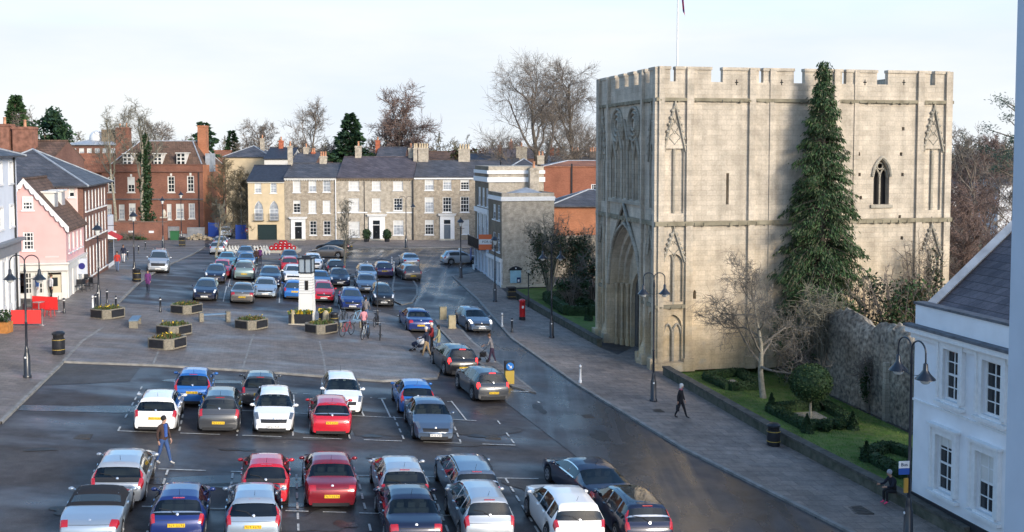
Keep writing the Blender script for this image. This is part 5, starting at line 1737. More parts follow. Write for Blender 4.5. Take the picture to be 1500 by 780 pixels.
m.poly([(.3, .3, zp - .5), (b.W - .3, .3, zp - .5), (b.W - .3, 5.6, zp - .5), (.3, 5.6, zp - .5)])
for q_ in (((0, 0), (b.W, 0), (b.W - .3, .3), (.3, .3)), ((0, 0), (0, 5.9), (.3, 5.6), (.3, .3))): m.poly([(p[0], p[1], zp) for p in q_])
b.put(m, 'wall', BUFFP)
q = MB(); b.box(q, 'F', -.08, b.W + .05, zb_ - .1, zb_ + .28, -.1, .01); b.box(q, 'L', .02, 5.9, zb_ - .1, zb_ + .28, -.1, .01); b.put(q, 'string_course', WHITE)
q = MB(); b.box(q, 'F', -.05, b.W + .1, .0, .25, -.15, .01); b.put(q, 'plinth', STONE_PALE)
q = MB()
b.box(q, 'L', 0, 5.9, zs_ - .3, zs_, -.25, .1); b.box(q, 'L', 0, 5.9, 0, .4, -.02, .1)
for a in (0, 1.4, 2.9, 4.4, 5.65): b.box(q, 'L', a, a + .25, 0, zs_ - .3, -.1, .1)
sf = b.put(q, 'shopfront', WHITE)
q = MB(); b.box(q, 'L', .25, 5.65, .4, zs_ - .3, .02, .06); q.build('pane', CURTAIN, sf)
b.hip_roof(.8, 5.2, 1.2, 5.4, zp - .45, zp + .38, LEAD, .1, lead=False)
b.chimney(4.3, 5.5, zp - .5, zat(246, C0.y + 7) - C0.z, .9, .7, BUFFP, 1)
# notice board on it
nb = b.pix('F', 755, 405)
q = MB(); P = b.M @ Vector((nb[0], -.03, nb[1]))
n_ = thing('notice_board', 'blue notice board with a black arched top on the buff brick end wall', 'notice board', P, ANG2)
q.box(-.5, -.08, -.6, .5, .0, .55); q.build('panel', mat('pale_blue_board', (.33, .55, .66), .4, var=.1), n_)
q = MB(); q.box(-.58, -.12, .55, .58, .02, .65)
q.poly([(-.58, -.11, .65), (.58, -.11, .65), (.3, -.11, .82), (0, -.11, .9), (-.3, -.11, .82)])
q.tube([(-.58, -.1, .65), (-.3, -.1, .82), (0, -.1, .9), (.3, -.1, .82), (.58, -.1, .65)], .05, 5); q.build('pediment', BLACK, n_)
q = MB(); q.lathe([(.07, 0), (.07, .02)], 10); q.xf(Matrix.Translation((0, -.15, .74)) @ Matrix.Rotation(PI / 2, 4, 'X')); q.build('roundel', WHITE, n_)
q = MB(); q.box(.1, -.1, -.58, .47, -.082, -.1); q.build('notice', mat('navy_notice', (.02, .04, .12), .4), n_)
q = MB(); q.box(.18, -.108, -.5, .34, -.101, -.28); q.build('paper', WHITE, n_)
BC = b
# taller rear building with the pale stucco front and bands
K0 = C0 + D1 * 5.95
b = Bld('corner_hotel', 'taller corner building with white bands, a black balcony and a pale stucco ground floor', 'building', K0, ANG2, 5.4, 7.0)
zp = b.pix('F', 750, 244)[1]
for x0, x1 in ((700.3, 704), (706, 709.7), (711.7, 715.2)):
    wl(b, x0, x1, 275, 302, 707, 1, 2, pane=CURTAIN); wl(b, x0, x1, 314, 352, 707, 1, 2, pane=CURTAIN, surround=.15)
zs_ = b.pix('L', 707, 362)[1]
m = MB(); b.wall(m, 'L', 0, 7, zs_, zp); b.put(m, 'side_wall', BUFFD)  # west face darker by colour, painted as its shade
m = MB(); b.wall(m, 'F', 0, 5.4, 0, zp); b.wall(m, 'R', 0, 7, 0, zp); m.poly([(0, 7, 0), (5.4, 7, 0), (5.4, 7, zp), (0, 7, zp)]); m.poly([(0, 0, zp), (5.4, 0, zp), (5.4, 7, zp), (0, 7, zp)])
b.put(m, 'wall', BUFFP)
for ya, yb, pr_ in ((255, 250, .12), (267, 260, .14)):
    q = MB(); z0_, z1_ = b.pix('F', 750, ya)[1], b.pix('F', 750, yb)[1]
    b.box(q, 'F', -.15, 5.5, z0_, z1_, -pr_, .01); b.box(q, 'L', .02, 7.1, z0_, z1_, -pr_, .01); b.put(q, 'cornice', WHITE)
q = MB(); z0_ = b.pix('L', 707, 309)[1]; b.box(q, 'L', .02, 7.05, z0_ - .2, z0_ + .25, -.12, .01); b.put(q, 'string_course', WHITE)
q = MB(); b.box(q, 'L', 0, 7, 0, zs_, -.02, .1)
for a in (0, 1.6, 3.2, 4.8, 6.6): b.box(q, 'L', a, a + .4, 0, zs_ - .2, -.12, .0)
sf = b.put(q, 'stucco_front', mat('pale_blue_stucco', (.6, .66, .74), .7, var=.05))
for a in (.6, 2.2, 3.8, 5.5):
    q = MB(); b.box(q, 'L', a, a + .85, .6, zs_ - .7, -.03, .0); q.build('pane', CURTAIN, sf)
q = MB(); z0_ = zs_ - .05
b.box(q, 'L', 1.2, 6.9, z0_ - .1, z0_, -.8, 0)
for k_ in range(38): b.box(q, 'L', 1.25 + k_ * .15, 1.28 + k_ * .15, z0_, z0_ + .95, -.78, -.75)
b.box(q, 'L', 1.2, 6.9, z0_ + .95, z0_ + 1.0, -.8, -.73)
for e in (1.2, 6.87):
    for k_ in range(5): b.box(q, 'L', e, e + .03, z0_, z0_ + .95, -.78 + k_ * .17, -.75 + k_ * .17)
b.put(q, 'balcony', BLACK)
q = MB(); q.box(-.55, 6.3, zs_ - 1.6, -.5, 6.9, zs_ - .4); q.tube([(0, 6.6, zs_ - .4), (-.6, 6.6, zs_ - .4)], .03, 5); b.put(q, 'hanging_sign', mat('blue_sign', (.03, .07, .25), .4))
q = MB(); q.box(-.45, 5.2, zs_ - 2.7, -.4, 6.1, zs_ - 2.0); q.tube([(0, 5.6, zs_ - 2.0), (-.5, 5.6, zs_ - 2.0)], .03, 5); b.put(q, 'hanging_sign', WHITE)
# the orange and white board
pz = BC.pix('L', 722, 362, -.9)
P = BC.M @ Vector((-.2, 4.6, pz[1]))
ob = thing('sale_board', 'orange and white estate board fixed to the corner house', 'sign', P, 0)
wb, hb = 1.0, .72
for z0_, z1_, mm in ((hb * .38, hb, mat('orange_board', (.75, .17, .06), .5)), (-hb * .3, hb * .38, WHITE), (-hb, -hb * .3, mat('orange_board', (.75, .17, .06)))):
    q = MB(); q.box(-wb, -.03, z0_, wb, .03, z1_); q.build('board', mm, ob)
def lettering(txt, size, parent, loc, rot, m, name='lettering'):
    cu = bpy.data.curves.new(name, 'FONT'); cu.body = txt; cu.size = size; cu.align_x = 'CENTER'; cu.align_y = 'CENTER'; cu.extrude = .004
    o = bpy.data.objects.new(name, cu); COL.objects.link(o); o.parent = parent; o.location = loc; o.rotation_euler = rot
    cu.materials.append(m); cu.resolution_u = 3
    dg = bpy.context.evaluated_depsgraph_get(); me = bpy.data.meshes.new_from_object(o.evaluated_get(dg)); me.name = name
    bpy.data.objects.remove(o)
    o = bpy.data.objects.new(name, me); COL.objects.link(o); o.parent = parent; o.location = loc; o.rotation_euler = rot; return o
lettering('FOR SALE', .32, ob, (0, -.036, .02), (PI / 2, 0, 0), BLACK)
q = MB(); q.box(-.05, 0, -.05, .05, .9, .05); q.build('bracket', BLACK, ob)

# ---- brick buildings behind, left of the tower
b = Bld('orange_brick_house', 'large orange-red brick building with one white window behind the slate-roofed block', 'building', Vector((xat(797, 122), 122, .3)), 0, 15, 8)
zp = zat(244, 122) - .3
p = b.pix('F', 866, 287); q_ = b.pix('F', 876.5, 270)
b.window('F', p[0], q_[0], p[1], q_[1], 3, 4, fw=.1)
shell(b, brickmat('flat_red_brick', (.3, .105, .06), (.36, .135, .08), (.27, .14, .1), .23, .075, .01, .85, .25, .5, .2), zp); b.hip_roof(0, 15, 0, 8, zp, zp + .6, TILER, .1, rx=3)
q = MB(); a = b.pix('F', 837.5, 260)[0]; b.box(q, 'F', a - .09, a + .09, 3, zp + .3, -.1, .01); b.put(q, 'drainpipe', BLACK)
b = Bld('orange_block', 'low orange brick block under a pyramid of grey slate', 'building', Vector((xat(808, 108), 108, -.2)), 0, 8.5, 8)
zp = zat(302, 108) + .2
shell(b, ORAB, zp); b.hip_roof(0, 8.5, 0, 8, zp, zat(278, 112) + .2, SLATE, .35)
# stone boundary wall behind the left garden
wv = thing('boundary_wall', 'old rubble wall behind the shrubs left of the tower', 'wall', Vector((xat(812, 104), 104, -.3)), R(8))
q = MB(); q.box(0, 0, -.4, 12, .5, zat(346, 104) + .3); q.build('rubble', FLINT, wv)

# ---- the white house at the right edge, facing the square
K = G(1335, 748)
b = Bld('white_villa', 'white rendered house with deep-framed sash windows and a slate roof at the right edge', 'house', K - D1 * 16, ANG2, 11, 16)
zp = b.pix('L', 1344, 446)[1]; zc = b.pix('L', 1341, 478)[1]; zbnd = b.pix('L', 1341, 585)[1]
def vw(x0, x1, y0, y1, xm):
    a0, a1 = b.pix('L', x0, 600)[0], b.pix('L', x1, 600)[0]
    b.window('L', a0, a1, b.pix('L', xm, y1)[1], b.pix('L', xm, y0)[1], 2, 4, pane=GLASS, rec=.13, fw=.08, bar=.04, name='window')
    # moulded surround
    q = MB(); a0, a1 = min(a0, a1), max(a0, a1)
    z0, z1 = b.pix('L', xm, y1)[1], b.pix('L', xm, y0)[1]
    for pr_, w0, w1 in ((.1, 0, .2), (.16, .2, .3)):
        b.box(q, 'L', a0 - w1, a0 - w0, z0, z1 + w1, -pr_, .01); b.box(q, 'L', a1 + w0, a1 + w1, z0, z1 + w1, -pr_, .01); b.box(q, 'L', a0 - w0, a1 + w0, z1 + w0, z1 + w1, -pr_, .01)
    b.box(q, 'L', a0 - .36, a1 + .36, z1 + .3, z1 + .38, -.24, .01); b.box(q, 'L', a0 - .36, a1 + .36, z0 - .22, z0 - .11, -.2, .01)
    b.put(q, 'window_surround', WHITE)
vw(1382.5, 1405, 513, 588, 1394); vw(1440, 1468, 530, 611, 1454)
vw(1374, 1399, 641, 723, 1387); vw(1433, 1461, 666, 754, 1448)
for a in (3.1, 6.2):
    for z0, z1 in ((b.pix('L', 1394, 588)[1], b.pix('L', 1394, 513)[1]), (b.pix('L', 1387, 723)[1], b.pix('L', 1387, 641)[1])):
        b.window('L', a, a + .95, z0, z1, 2, 4, pane=CURTAIN)
m = MB(); b.wall(m, 'L', 0, 16, 0, zp); b.wall(m, 'F', 0, 11, 0, zp); b.wall(m, 'R', 0, 16, 0, zp); m.poly([(0, 16, 0), (11, 16, 0), (11, 16, zp), (0, 16, zp)])
m.poly([(0, 0, zp), (.4, 0, zp), (.4, 16, zp), (0, 16, zp)]); m.poly([(.4, 0, zp - .3), (11, 0, zp - .3), (11, 16, zp - .3), (.4, 16, zp - .3)])
b.put(m, 'wall', mat('villa_render', (.8, .82, .86), .75, var=.08, scale=.8, bump=.06))
q = MB()
b.box(q, 'L', 0, 16.1, zc - .42, zc - .2, -.12, .01); b.box(q, 'L', 0, 16.2, zc - .2, zc, -.3, .01)
b.put(q, 'cornice', WHITE)
q = MB(); b.box(q, 'L', 0, 16.25, zc, zc + .1, -.36, .01); b.box(q, 'L', 0, 16.05, zp, zp + .09, -.06, .42); b.put(q, 'coping', mat('dark_coping', (.12, .13, .15), .8, var=.3))
q = MB(); b.box(q, 'L', 0, 16.02, zbnd - .05, zbnd + .03, -.05, .01); b.put(q, 'string_course', WHITE)
q = MB(); b.box(q, 'L', 0, 16.05, -.4, .75, -.06, .01); b.put(q, 'plinth', mat('black_plinth', (.02, .022, .028), .6))
# roof
q = MB(); zr = zp - .25
pk = (5.2, 3.35)
A_ = [(.55, 15.9, zr), (5.3, 15.9, zr + 4.1), (5.3, 0, zr + 4.1), (.55, 0, zr)]
q.poly(A_); q.poly([(10, 15.9, zr), (10, 0, zr), (5.3, 0, zr + 4.1), (5.3, 15.9, zr + 4.1)])
q.poly([(.55, 15.9, zr), (10, 15.9, zr), (5.3, 15.9, zr + 4.1)])
ro = b.put(q, 'roof', SLATEP)
q = MB(); q.box(-.2, -.2, -.06, .2, .2, .1)
q = MB(); q.tube([(.45, 15.95, zr + .05), (5.3, 15.95, zr + 4.2)], .2, 4); q.build('verge', LEAD, ro)

# ---- the flint wall of the ruins
F0, F1 = G(1165, 556), G(1345, 638)
dF = (F1 - F0); LF = dF.length; aF = math.atan2(dF.y, dF.x)
fw_ = thing('flint_wall', 'long ruined flint wall with a ragged top behind the garden', 'wall', F0, aF)
random.seed(11)
q = MB(); n = 60
tops = [4.9 - .45 * i / n + .3 * math.sin(i * .33) + random.uniform(-.16, .16) for i in range(n + 4)]
rows = []
for i in range(n + 1):
    x = LF * 1.1 * i / n; h = tops[i]
    w_ = lambda: random.uniform(-.07, .07)
    rows.append([(x, 0 + w_(), -.6), (x, w_(), .8), (x, w_(), 2.0), (x, w_(), 3.1), (x, w_() + .05, h - .25), (x, .4, h + .08), (x, .95, h - .2), (x, 1.05, 2), (x, 1.1, -.6)])
q.grid(rows); q.build('flintwork', FLINT, fw_, 50)
q = MB(); M_ = dF.normalized()
a_ = ((G(1318, 618) - F0).dot(M_))
q.box(a_ - .22, -.22, -.2, a_ + .05, .1, 2.9); q.build('stone_dressing', STONED, fw_)
q = MB()
for px in (1178, 1190):
    a_ = (G(px, 560) - F0).dot(M_); q.box(a_ - .3, -.05, .2, a_ + .3, .1, 1.7)
q.build('brick_patch', ORAB, fw_)

# ---- roofs behind the terrace and the square
def back_house(px0, px1, y, eave_py, ridge_py, wm, rm, label, chim=(), D=9.0, hip=False):
    z0 = 1.0
    x0, x1 = xat(px0, y), xat(px1, y)
    b = Bld('background_house', label, 'house', Vector((x0, y, z0)), 0, x1 - x0, D)
    e_ = zat(eave_py, y) - z0; r_ = zat(ridge_py, y + D / 2) - z0
    shell(b, wm, e_, r_, gables=not hip)
    if hip: b.hip_roof(0, b.W, 0, D, e_, r_, rm, .3)
    else: b.gable_roof(-.1, b.W + .1, 0, D, e_, r_, rm)
    for c0, c1, ct, cm, pots in chim:
        b.chimney((xat(c0, y + D / 2) + xat(c1, y + D / 2)) / 2 - x0, D / 2, r_ - .8, zat(ct, y + D / 2) - z0, max(.55, xat(c1, y + D / 2) - xat(c0, y + D / 2)), .8, cm, pots)
    return b


REDCH = mat('red_chimney', (.42, .13, .07), .85, var=.25, scale=4)
back_house(330, 396, 176, 230, 214, CREAM, SLATE, 'cream house with a grey slate roof behind the bare trees on the left', [(383, 388, 203, BUFFP, 1)], hip=True)
back_house(388, 428, 168, 233, 218, OFFW, mat('blue_slate', (.05, .06, .09)), 'small house with a blue slate roof and veranda behind the cream house', [(410, 416, 206, REDCH, 1)])
back_house(428, 462, 166, 240, 226, MAROB, SLATE, 'dark slate roof with two short chimneys behind the left terrace house', [(446, 453, 216, BUFFP, 1), (458, 462, 223, REDCH, 2)])
back_house(551, 592, 175, 236, 217, MAROB, SLATE, 'slate roofed house with a tall red chimney behind the middle terrace house', [(551, 557, 206, REDCH, 1)])
back_house(684, 735, 172, 244, 227, MAROB, SLATE, 'dark slate roof with a bright red chimney right of the terrace', [(729, 736, 213, REDCH, 1)])
back_house(716, 790, 205, 232, 219, MAROB, SLATEP, 'long grey roof on the skyline with a thin brick stack', [(746, 751, 208, MAROB, 1)])
back_house(735, 760, 158, 246, 232, BUFFP, SLATE, 'dark roof with a wide buff stack behind the corner building', [(756, 772, 215, BUFFP, 1)])
back_house(745, 790, 150, 248, 233, OFFW, SLATE, 'low gable with pale bargeboards behind the white-banded parapet', [(787, 797, 228, BUFFP, 2)], hip=True)
back_house(790, 832, 170, 240, 229, MAROB, LEAD, 'grey lead roof between brick stacks', [(805, 811, 217, REDCH, 1), (815, 819, 222, REDCH, 2)])
back_house(836, 882, 160, 243, 232, MAROB, SLATE, 'roof with two dark stacks carrying buff pots left of the tower', [(836, 848, 222, mat('sooty_brick', (.12, .1, .09), .9, var=.3), 3), (863, 874, 222, mat('sooty_brick', (.12, .1, .09)), 3)])
back_house(620, 690, 210, 234, 223, MAROB, TILE, 'brown roof on the skyline behind the right terrace house')
back_house(425, 545, 200, 236, 224, MAROB, SLATE, 'long dark roof on the skyline behind the left terrace house')
back_house(230, 330, 190, 238, 222, MAROB, TILER, 'orange roofed house behind the mansion')
# modern flats and white dome behind on the left
b = Bld('modern_flats', 'modern grey-roofed flats with a band of windows on the left skyline', 'flats', Vector((xat(100, 200), 200, 1)), 0, xat(172, 200) - xat(100, 200), 10)
e_ = zat(212, 200) - 1
for k_ in range(6): b.window('F', .8 + k_ * 1.45, 1.7 + k_ * 1.45, e_ - 2.1, e_ - .7, 2, 1, pane=CURTAIN)
shell(b, MAROB, e_); b.hip_roof(0, b.W, 0, 10, e_, zat(202, 205) - 1, LEAD, .5)
q = MB(); q.box(b.W * .62, 2, e_ - 1, b.W * .95, 6, zat(190, 203) - 1); b.put(q, 'stair_tower', BUFFD)
q = MB(); q.ell((b.W * .47, 4, e_ + 1.2), (1.6, 1.6, 1.5), 14, 8); b.put(q, 'dome', WHITE, 80)
# white buildings glimpsed right of the tower
for px0, px1, y, ey, ry, lb in ((1385, 1402, 130, 270, 258, 'white gable glimpsed between bare branches right of the tower'), (1462, 1482, 140, 270, 262, 'white wall glimpsed low between branches at the right edge')):
    back_house(px0, px1, y, ey, ry, RENDW, SLATE, lb)
# ------------------------------------------------------------------ trees and plants
BARK = mat('grey_bark', (.15, .125, .1), .9, var=.35, scale=5, bump=.4)
BARKL = mat('pale_bark', (.27, .25, .2), .9, var=.3, scale=5, bump=.4)
TWIG = mat('bare_twig', (.17, .145, .125), .9, var=.3, scale=.8)  # paler and greyer: distance haze put into the twig colour
TWIGR = mat('reddish_twig', (.16, .112, .098), .9, var=.3, scale=.8)
TWIGG = mat('lichen_twig', (.17, .16, .125), .9, var=.3, scale=.8)
LEAFD = mat('dark_conifer', (.026, .06, .024), .7, var=.5, scale=1.2, spec=.25)
LEAFM = mat('mid_conifer', (.045, .092, .034), .7, var=.45, scale=1.2, spec=.25)
LEAFB = mat('blue_conifer', (.025, .058, .038), .7, var=.4, scale=1.0, spec=.25)
IVY = mat('ivy_leaf', (.022, .05, .018), .55, var=.5, scale=3)
BOXL = mat('hedge_leaf', (.022, .052, .016), .7, var=.45, scale=7)
BROWNL = mat('brown_leaf', (.085, .062, .035), .8, var=.4, scale=3)
COPPER = mat('copper_leaf', (.075, .035, .03), .8, var=.4, scale=1)


def rot_dir(d, ang, az):
    o = d.orthogonal().normalized()
    o = Matrix.Rotation(az, 3, d) @ o
    return (d * math.cos(ang) + o * math.sin(ang)).normalized()


def bare_tree(name, label, P, H, rnd, cr=None, tr=None, fork=.3, limbs=7, sub=(6, 5), twigs=5, spread=.8, up=.25, bark=None, twig=None, tw=.014, group=None, cat='tree', lean=(0, 0), gnarl=.18, droop=0.0, nstem=1, tl=1.0):
    """a leafless tree: trunk (part) and a crown of limbs, branches and twigs (part)"""
    rg = random.Random(rnd)
    root = thing(name, label, cat, P, rg.uniform(0, 6), group)
    root.rotation_euler = (0, 0, 0)
    tr = tr or H * .018
    T, Cn = MB(), MB()
    cr = cr or H * .35

    def grow(p, d, L, r, lev, n=5):
        path, rad = [p.copy()], [r]
        for i in range(n):
            g = gnarl * (1 + .25 * lev)
            d = (d + Vector((rg.gauss(0, g), rg.gauss(0, g), rg.gauss(0, g) + up * (.35 if lev < 2 else .12) - droop * (lev > 1)))).normalized()
            p = p + d * L / n
            path.append(p.copy()); rad.append(max(tw * .6, r * (1 - .72 * (i + 1) / n)))
        return path, rad, d

    def at(path, f):
        i = min(len(path) - 2, int(f * (len(path) - 1)))
        q = f * (len(path) - 1) - i
        return path[i].lerp(path[i + 1], q), (path[i + 1] - path[i]).normalized()

    for s in range(nstem):
        d0 = Vector((lean[0] + (rg.gauss(0, .16) if nstem > 1 else 0), lean[1] + (rg.gauss(0, .16) if nstem > 1 else 0), 1)).normalized()
        n = 8
        path, rad = [Vector((0, 0, -.25))], [tr * 1.5]
        p, d = Vector((0, 0, 0)), d0
        for i in range(n + 1):
            path.append(p.copy()); rad.append(tr * max(.12, 1.08 - .95 * i / n))
            d = (d + Vector((rg.gauss(0, .07), rg.gauss(0, .07), .1))).normalized()
            p = p + d * H * .88 / n
        T.tube(path, rad, 8)
        az = rg.uniform(0, 6)
        for i in range(limbs):
            f = fork + (1 - fork) * .96 * (i + rg.uniform(0, .6)) / limbs
            q, dd = at(path, f)
            az += 2.4 + rg.uniform(-.4, .4)
            k = 1 - (f - fork) / (1 - fork)
            L = cr * (.45 + .75 * math.sqrt(max(0, k))) * rg.uniform(.8, 1.15)
            a, ar, ad = grow(q, rot_dir(dd, spread * rg.uniform(.7, 1.2) * (.55 + .5 * k), az), L, tr * (.2 + .32 * k), 1, 6)
            Cn.tube(a, ar, 5, False)
            for j in range(sub[0]):
                g = .25 + .75 * (j + rg.uniform(.2, .8)) / sub[0]
                q2, d2 = at(a, min(.99, g))
                b_, br, bd = grow(q2, rot_dir(d2, rg.uniform(.4, .95), rg.uniform(0, 6.3)), L * rg.uniform(.3, .55) * (1.15 - .45 * g), max(tw * 1.5, ar[0] * .35 * (1.2 - .6 * g)), 2, 4)
                Cn.tube(b_, br, 4, False)
                for m_ in range(sub[1]):
                    q3, d3 = at(b_, min(.99, .2 + .8 * (m_ + rg.random()) / sub[1]))
                    c_, cr_, cd = grow(q3, rot_dir(d3, rg.uniform(.35, .9), rg.uniform(0, 6.3)), L * rg.uniform(.14, .28) * tl, tw * 1.25, 3, 3)
                    Cn.tube(c_, cr_, 3, False)
                    for w in range(twigs):
                        q4, d4 = at(c_, min(.99, .15 + .85 * rg.random()))
                        e_, er, ed = grow(q4, rot_dir(d4, rg.uniform(.3, .8), rg.uniform(0, 6.3)), L * rg.uniform(.07, .16) * tl, tw, 4, 2)
                        Cn.tube(e_, er, 3, False)
    T.build('trunk', bark or BARK, root, 60)
    Cn.build('crown', twig or TWIG, root, 60)
    return root


def leafcloud(mb, blobs, n, s, rg, flat=.0, mats=1, shell=.55):
    for c, r in blobs:
        vol = r[0] * r[1] * r[2]
        for i in range(n):
            u = rg.uniform(0, 2 * PI); v = math.acos(rg.uniform(-1, 1)); k = rg.uniform(shell, 1.0) * (1 + .1 * math.sin(u * 5 + v * 4))
            p = Vector((c[0] + r[0] * k * math.sin(v) * math.cos(u), c[1] + r[1] * k * math.sin(v) * math.sin(u), c[2] + r[2] * k * math.cos(v)))
            a = Vector((rg.gauss(0, 1), rg.gauss(0, 1), rg.gauss(0, 1) * (1 - flat))).normalized() * s * rg.uniform(.6, 1.3)
            b = a.cross(Vector((rg.gauss(0, 1), rg.gauss(0, 1), rg.gauss(0, 1)))).normalized() * s * rg.uniform(.35, .7)
            mb.cur = rg.randrange(mats)
            mb.poly([p - a, p + b, p + a, p - b])


def conifer(name, label, P, H, rad, rnd, n=420, spr=9, dens=1.0, leaf=(.42, .1), mats=None, droop=.35, base=.02, power=.85, bark=None, group=None, gap=.0, hang=True, tip=.0, shape=None, rag=.16):
    rg = random.Random(rnd)
    root = thing(name, label, 'tree', P, 0, group)
    T, Cn = MB(), MB()
    T.tube([(0, 0, -.2), (0, 0, H * .5), (.1, 0, H * .97)], [H * .017, H * .011, .03], 8)
    for i in range(n):
        f = base + (1 - base) * (i / n) ** .92
        az = rg.uniform(0, 2 * PI)
        k = (1 - f)
        R_ = (shape(f) if shape else k ** power) * rad * (rg.uniform(1 - 1.6 * rag, 1 + .75 * rag) + .1 * math.sin(az * 3 + f * 23)) + .12
        lay = .5 + .5 * math.sin(f * H * 2.2 + math.sin(az * 2) * 1.2)
        R_ *= 1 - gap * lay
        d = Vector((math.cos(az), math.sin(az), 0))
        z0 = f * H
        pts = []
        for s in range(5):
            r = R_ * s / 4
            pts.append(Vector((d.x * r, d.y * r, z0 + r * .12 - droop * r * r / max(.8, rad) + (tip * r * r / rad if s == 4 else 0))))
        if R_ > .5: Cn.cur = 0; Cn.tube(pts, [.04, .03, .025, .02, .012], 3, False)
        for j in range(max(3, int(spr * R_ / rad * dens + 2))):
            r = R_ * math.sqrt(rg.uniform(.06, 1))
            q = pts[min(3, int(r / R_ * 4))].lerp(pts[min(4, int(r / R_ * 4) + 1)], (r / R_ * 4) % 1)
            side = Vector((-d.y, d.x, 0))
            for t_ in range(3):
                o = q + side * rg.gauss(0, .16 * (1 + R_ * .35)) + Vector((0, 0, rg.gauss(0, .06)))
                if hang: a = (d * rg.uniform(.1, .7) + side * rg.gauss(0, .35) + Vector((0, 0, -rg.uniform(.35, 1.0)))).normalized()
                else: a = (d * rg.uniform(.5, 1) + side * rg.gauss(0, .55) + Vector((0, 0, rg.gauss(-.05, .22)))).normalized()
                L = leaf[0] * rg.uniform(.6, 1.25); w = leaf[1] * rg.uniform(.6, 1.2)
                b = a.cross(Vector((rg.gauss(0, 1), rg.gauss(0, 1), rg.gauss(0, .6)))).normalized() * w
                Cn.cur = rg.randrange(1, len(mats) + 1)
                Cn.poly([o, o + a * L * .45 + b, o + a * L, o + a * L * .45 - b])
    T.build('trunk', bark or BARK, root, 60)
    Cn.build('crown', [bark or BARK] + list(mats), root)
    return root


# the tall drooping conifer in front of the tower
P = G(1150, 556)
yC = 64.3
P = Vector((xat(1204, yC), yC, zg(18, yC)))
Hc = zat(90, yC) - P.z
conifer('tall_conifer', 'tall narrow dark green conifer standing in front of the tower', P, Hc, 2.6, 5, n=700, spr=40, leaf=(.27, .036), mats=[LEAFD, LEAFM, mat('olive_conifer', (.075, .1, .045), .7, var=.4, scale=1.2)], droop=.55, base=.1, gap=.22, rag=.26,
        shape=lambda f: min(1, (1 - f) * 1.5) ** .85 * (1.08 if f > .22 else .85 + .23 * f / .22))

# great bare trees behind the roofs
def ytree(px, y, z=None): return Vector((xat(px, y), y, 1.0 if z is None else z))


def far_bare(label, px, y, top, rnd, wpx, **k):
    P = ytree(px, y)
    H = zat(top, y) - P.z
    cr = wpx / FPX * y
    return bare_tree('bare_tree', label, P, H, rnd, cr=cr * k.pop('crk', .8), **k)


big = dict(limbs=13, sub=(8, 7), twigs=9, fork=.28, spread=.95, tw=.018, gnarl=.2, tl=1.5)
far_bare('great bare tree, the wider left one of the pair beside the tower', 792, 165, 112, 21, 74, tr=.62, crk=1.1, **big)
far_bare('great bare tree, the narrower right one of the pair beside the tower', 846, 168, 96, 92, 56, tr=.52, crk=1.3, up=.35, **{**big, 'spread': .8})
far_bare('rounded bare tree standing alone over the left terrace house', 447, 190, 155, 23, 46, tr=.42, crk=1.15, limbs=12, sub=(7, 6), twigs=6, fork=.15, tw=.024, tl=1.4)
far_bare('dense reddish bare tree right of the blue-green cedar', 583, 200, 142, 24, 46, tr=.4, crk=1.2, limbs=14, sub=(9, 7), twigs=7, fork=.12, tw=.034, tl=1.5, twig=TWIGR, up=.5, spread=.7)
far_bare('smaller reddish bare tree left of the dense one over the terrace roof', 556, 205, 165, 25, 30, tr=.3, crk=1.2, limbs=12, sub=(8, 6), twigs=6, tl=1.5, fork=.1, tw=.03, twig=TWIGR, up=.5)
far_bare('slender pale birch rising beside the copper hedge', 678, 190, 180, 26, 20, tr=.16, crk=.9, limbs=9, sub=(5, 4), twigs=4, fork=.2, tw=.02, bark=BARKL, twig=TWIGG)
far_bare('bare tree on the skyline left of the lone rounded one', 386, 195, 175, 27, 36, tr=.3, crk=1.15, limbs=11, sub=(7, 6), twigs=6, tl=1.4, fork=.2, tw=.028)
far_bare('wispy bare tree rising behind the mansion chimney on the left', 172, 158, 146, 28, 36, tr=.26, crk=1.0, limbs=11, sub=(7, 6), twigs=5, tl=1.5, fork=.35, tw=.017, up=.45, bark=BARKL, twig=TWIGG)
far_bare('wide bare tree behind the mansion roof', 238, 195, 178, 29, 40, tr=.3, crk=1.2, limbs=11, sub=(7, 6), twigs=6, tl=1.4, fork=.3, tw=.026)
far_bare('low bare tree on the skyline behind the cedar', 480, 215, 205, 30, 20, tr=.2, crk=1.0, limbs=8, sub=(6, 5), twigs=5, fork=.15, tw=.032)
far_bare('small dark bare tree over the right terrace roof', 628, 215, 204, 31, 16, tr=.2, crk=1.0, limbs=8, sub=(5, 5), twigs=5, fork=.2, tw=.03)
# trees before the mansion
Pm = G(213, 349)
Hm = zat(148, Pm.y) - Pm.z
bare_tree('ivy_tree', 'bare tree with a trunk wrapped in dark ivy in front of the mansion', Pm, Hm, 33, cr=4.2, tr=.3, limbs=8, sub=(6, 5), twigs=4, fork=.5, tw=.017, up=.5, spread=.6, bark=BARKL, twig=TWIGG)
iv = MB(); rg = random.Random(4)
leafcloud(iv, [((.15 + .25 * math.sin(k * 2.2), .1, 1.5 + k * 1.15), (1.0 - .035 * k + .2 * math.sin(k * 1.7), .9, 1.1)) for k in range(11)], 330, .2, rg, mats=1, shell=.3)
iv.build('ivy', IVY, bpy.data.objects['ivy_tree'])
Pm = G(173, 349)
bare_tree('bare_tree', 'bare pale-barked tree in front of the left bays of the mansion', Pm, zat(150, Pm.y) - Pm.z, 34, cr=3.4, tr=.24, limbs=8, sub=(6, 5), twigs=4, fork=.5, tw=.016, up=.55, spread=.55, bark=BARKL, twig=TWIGG)
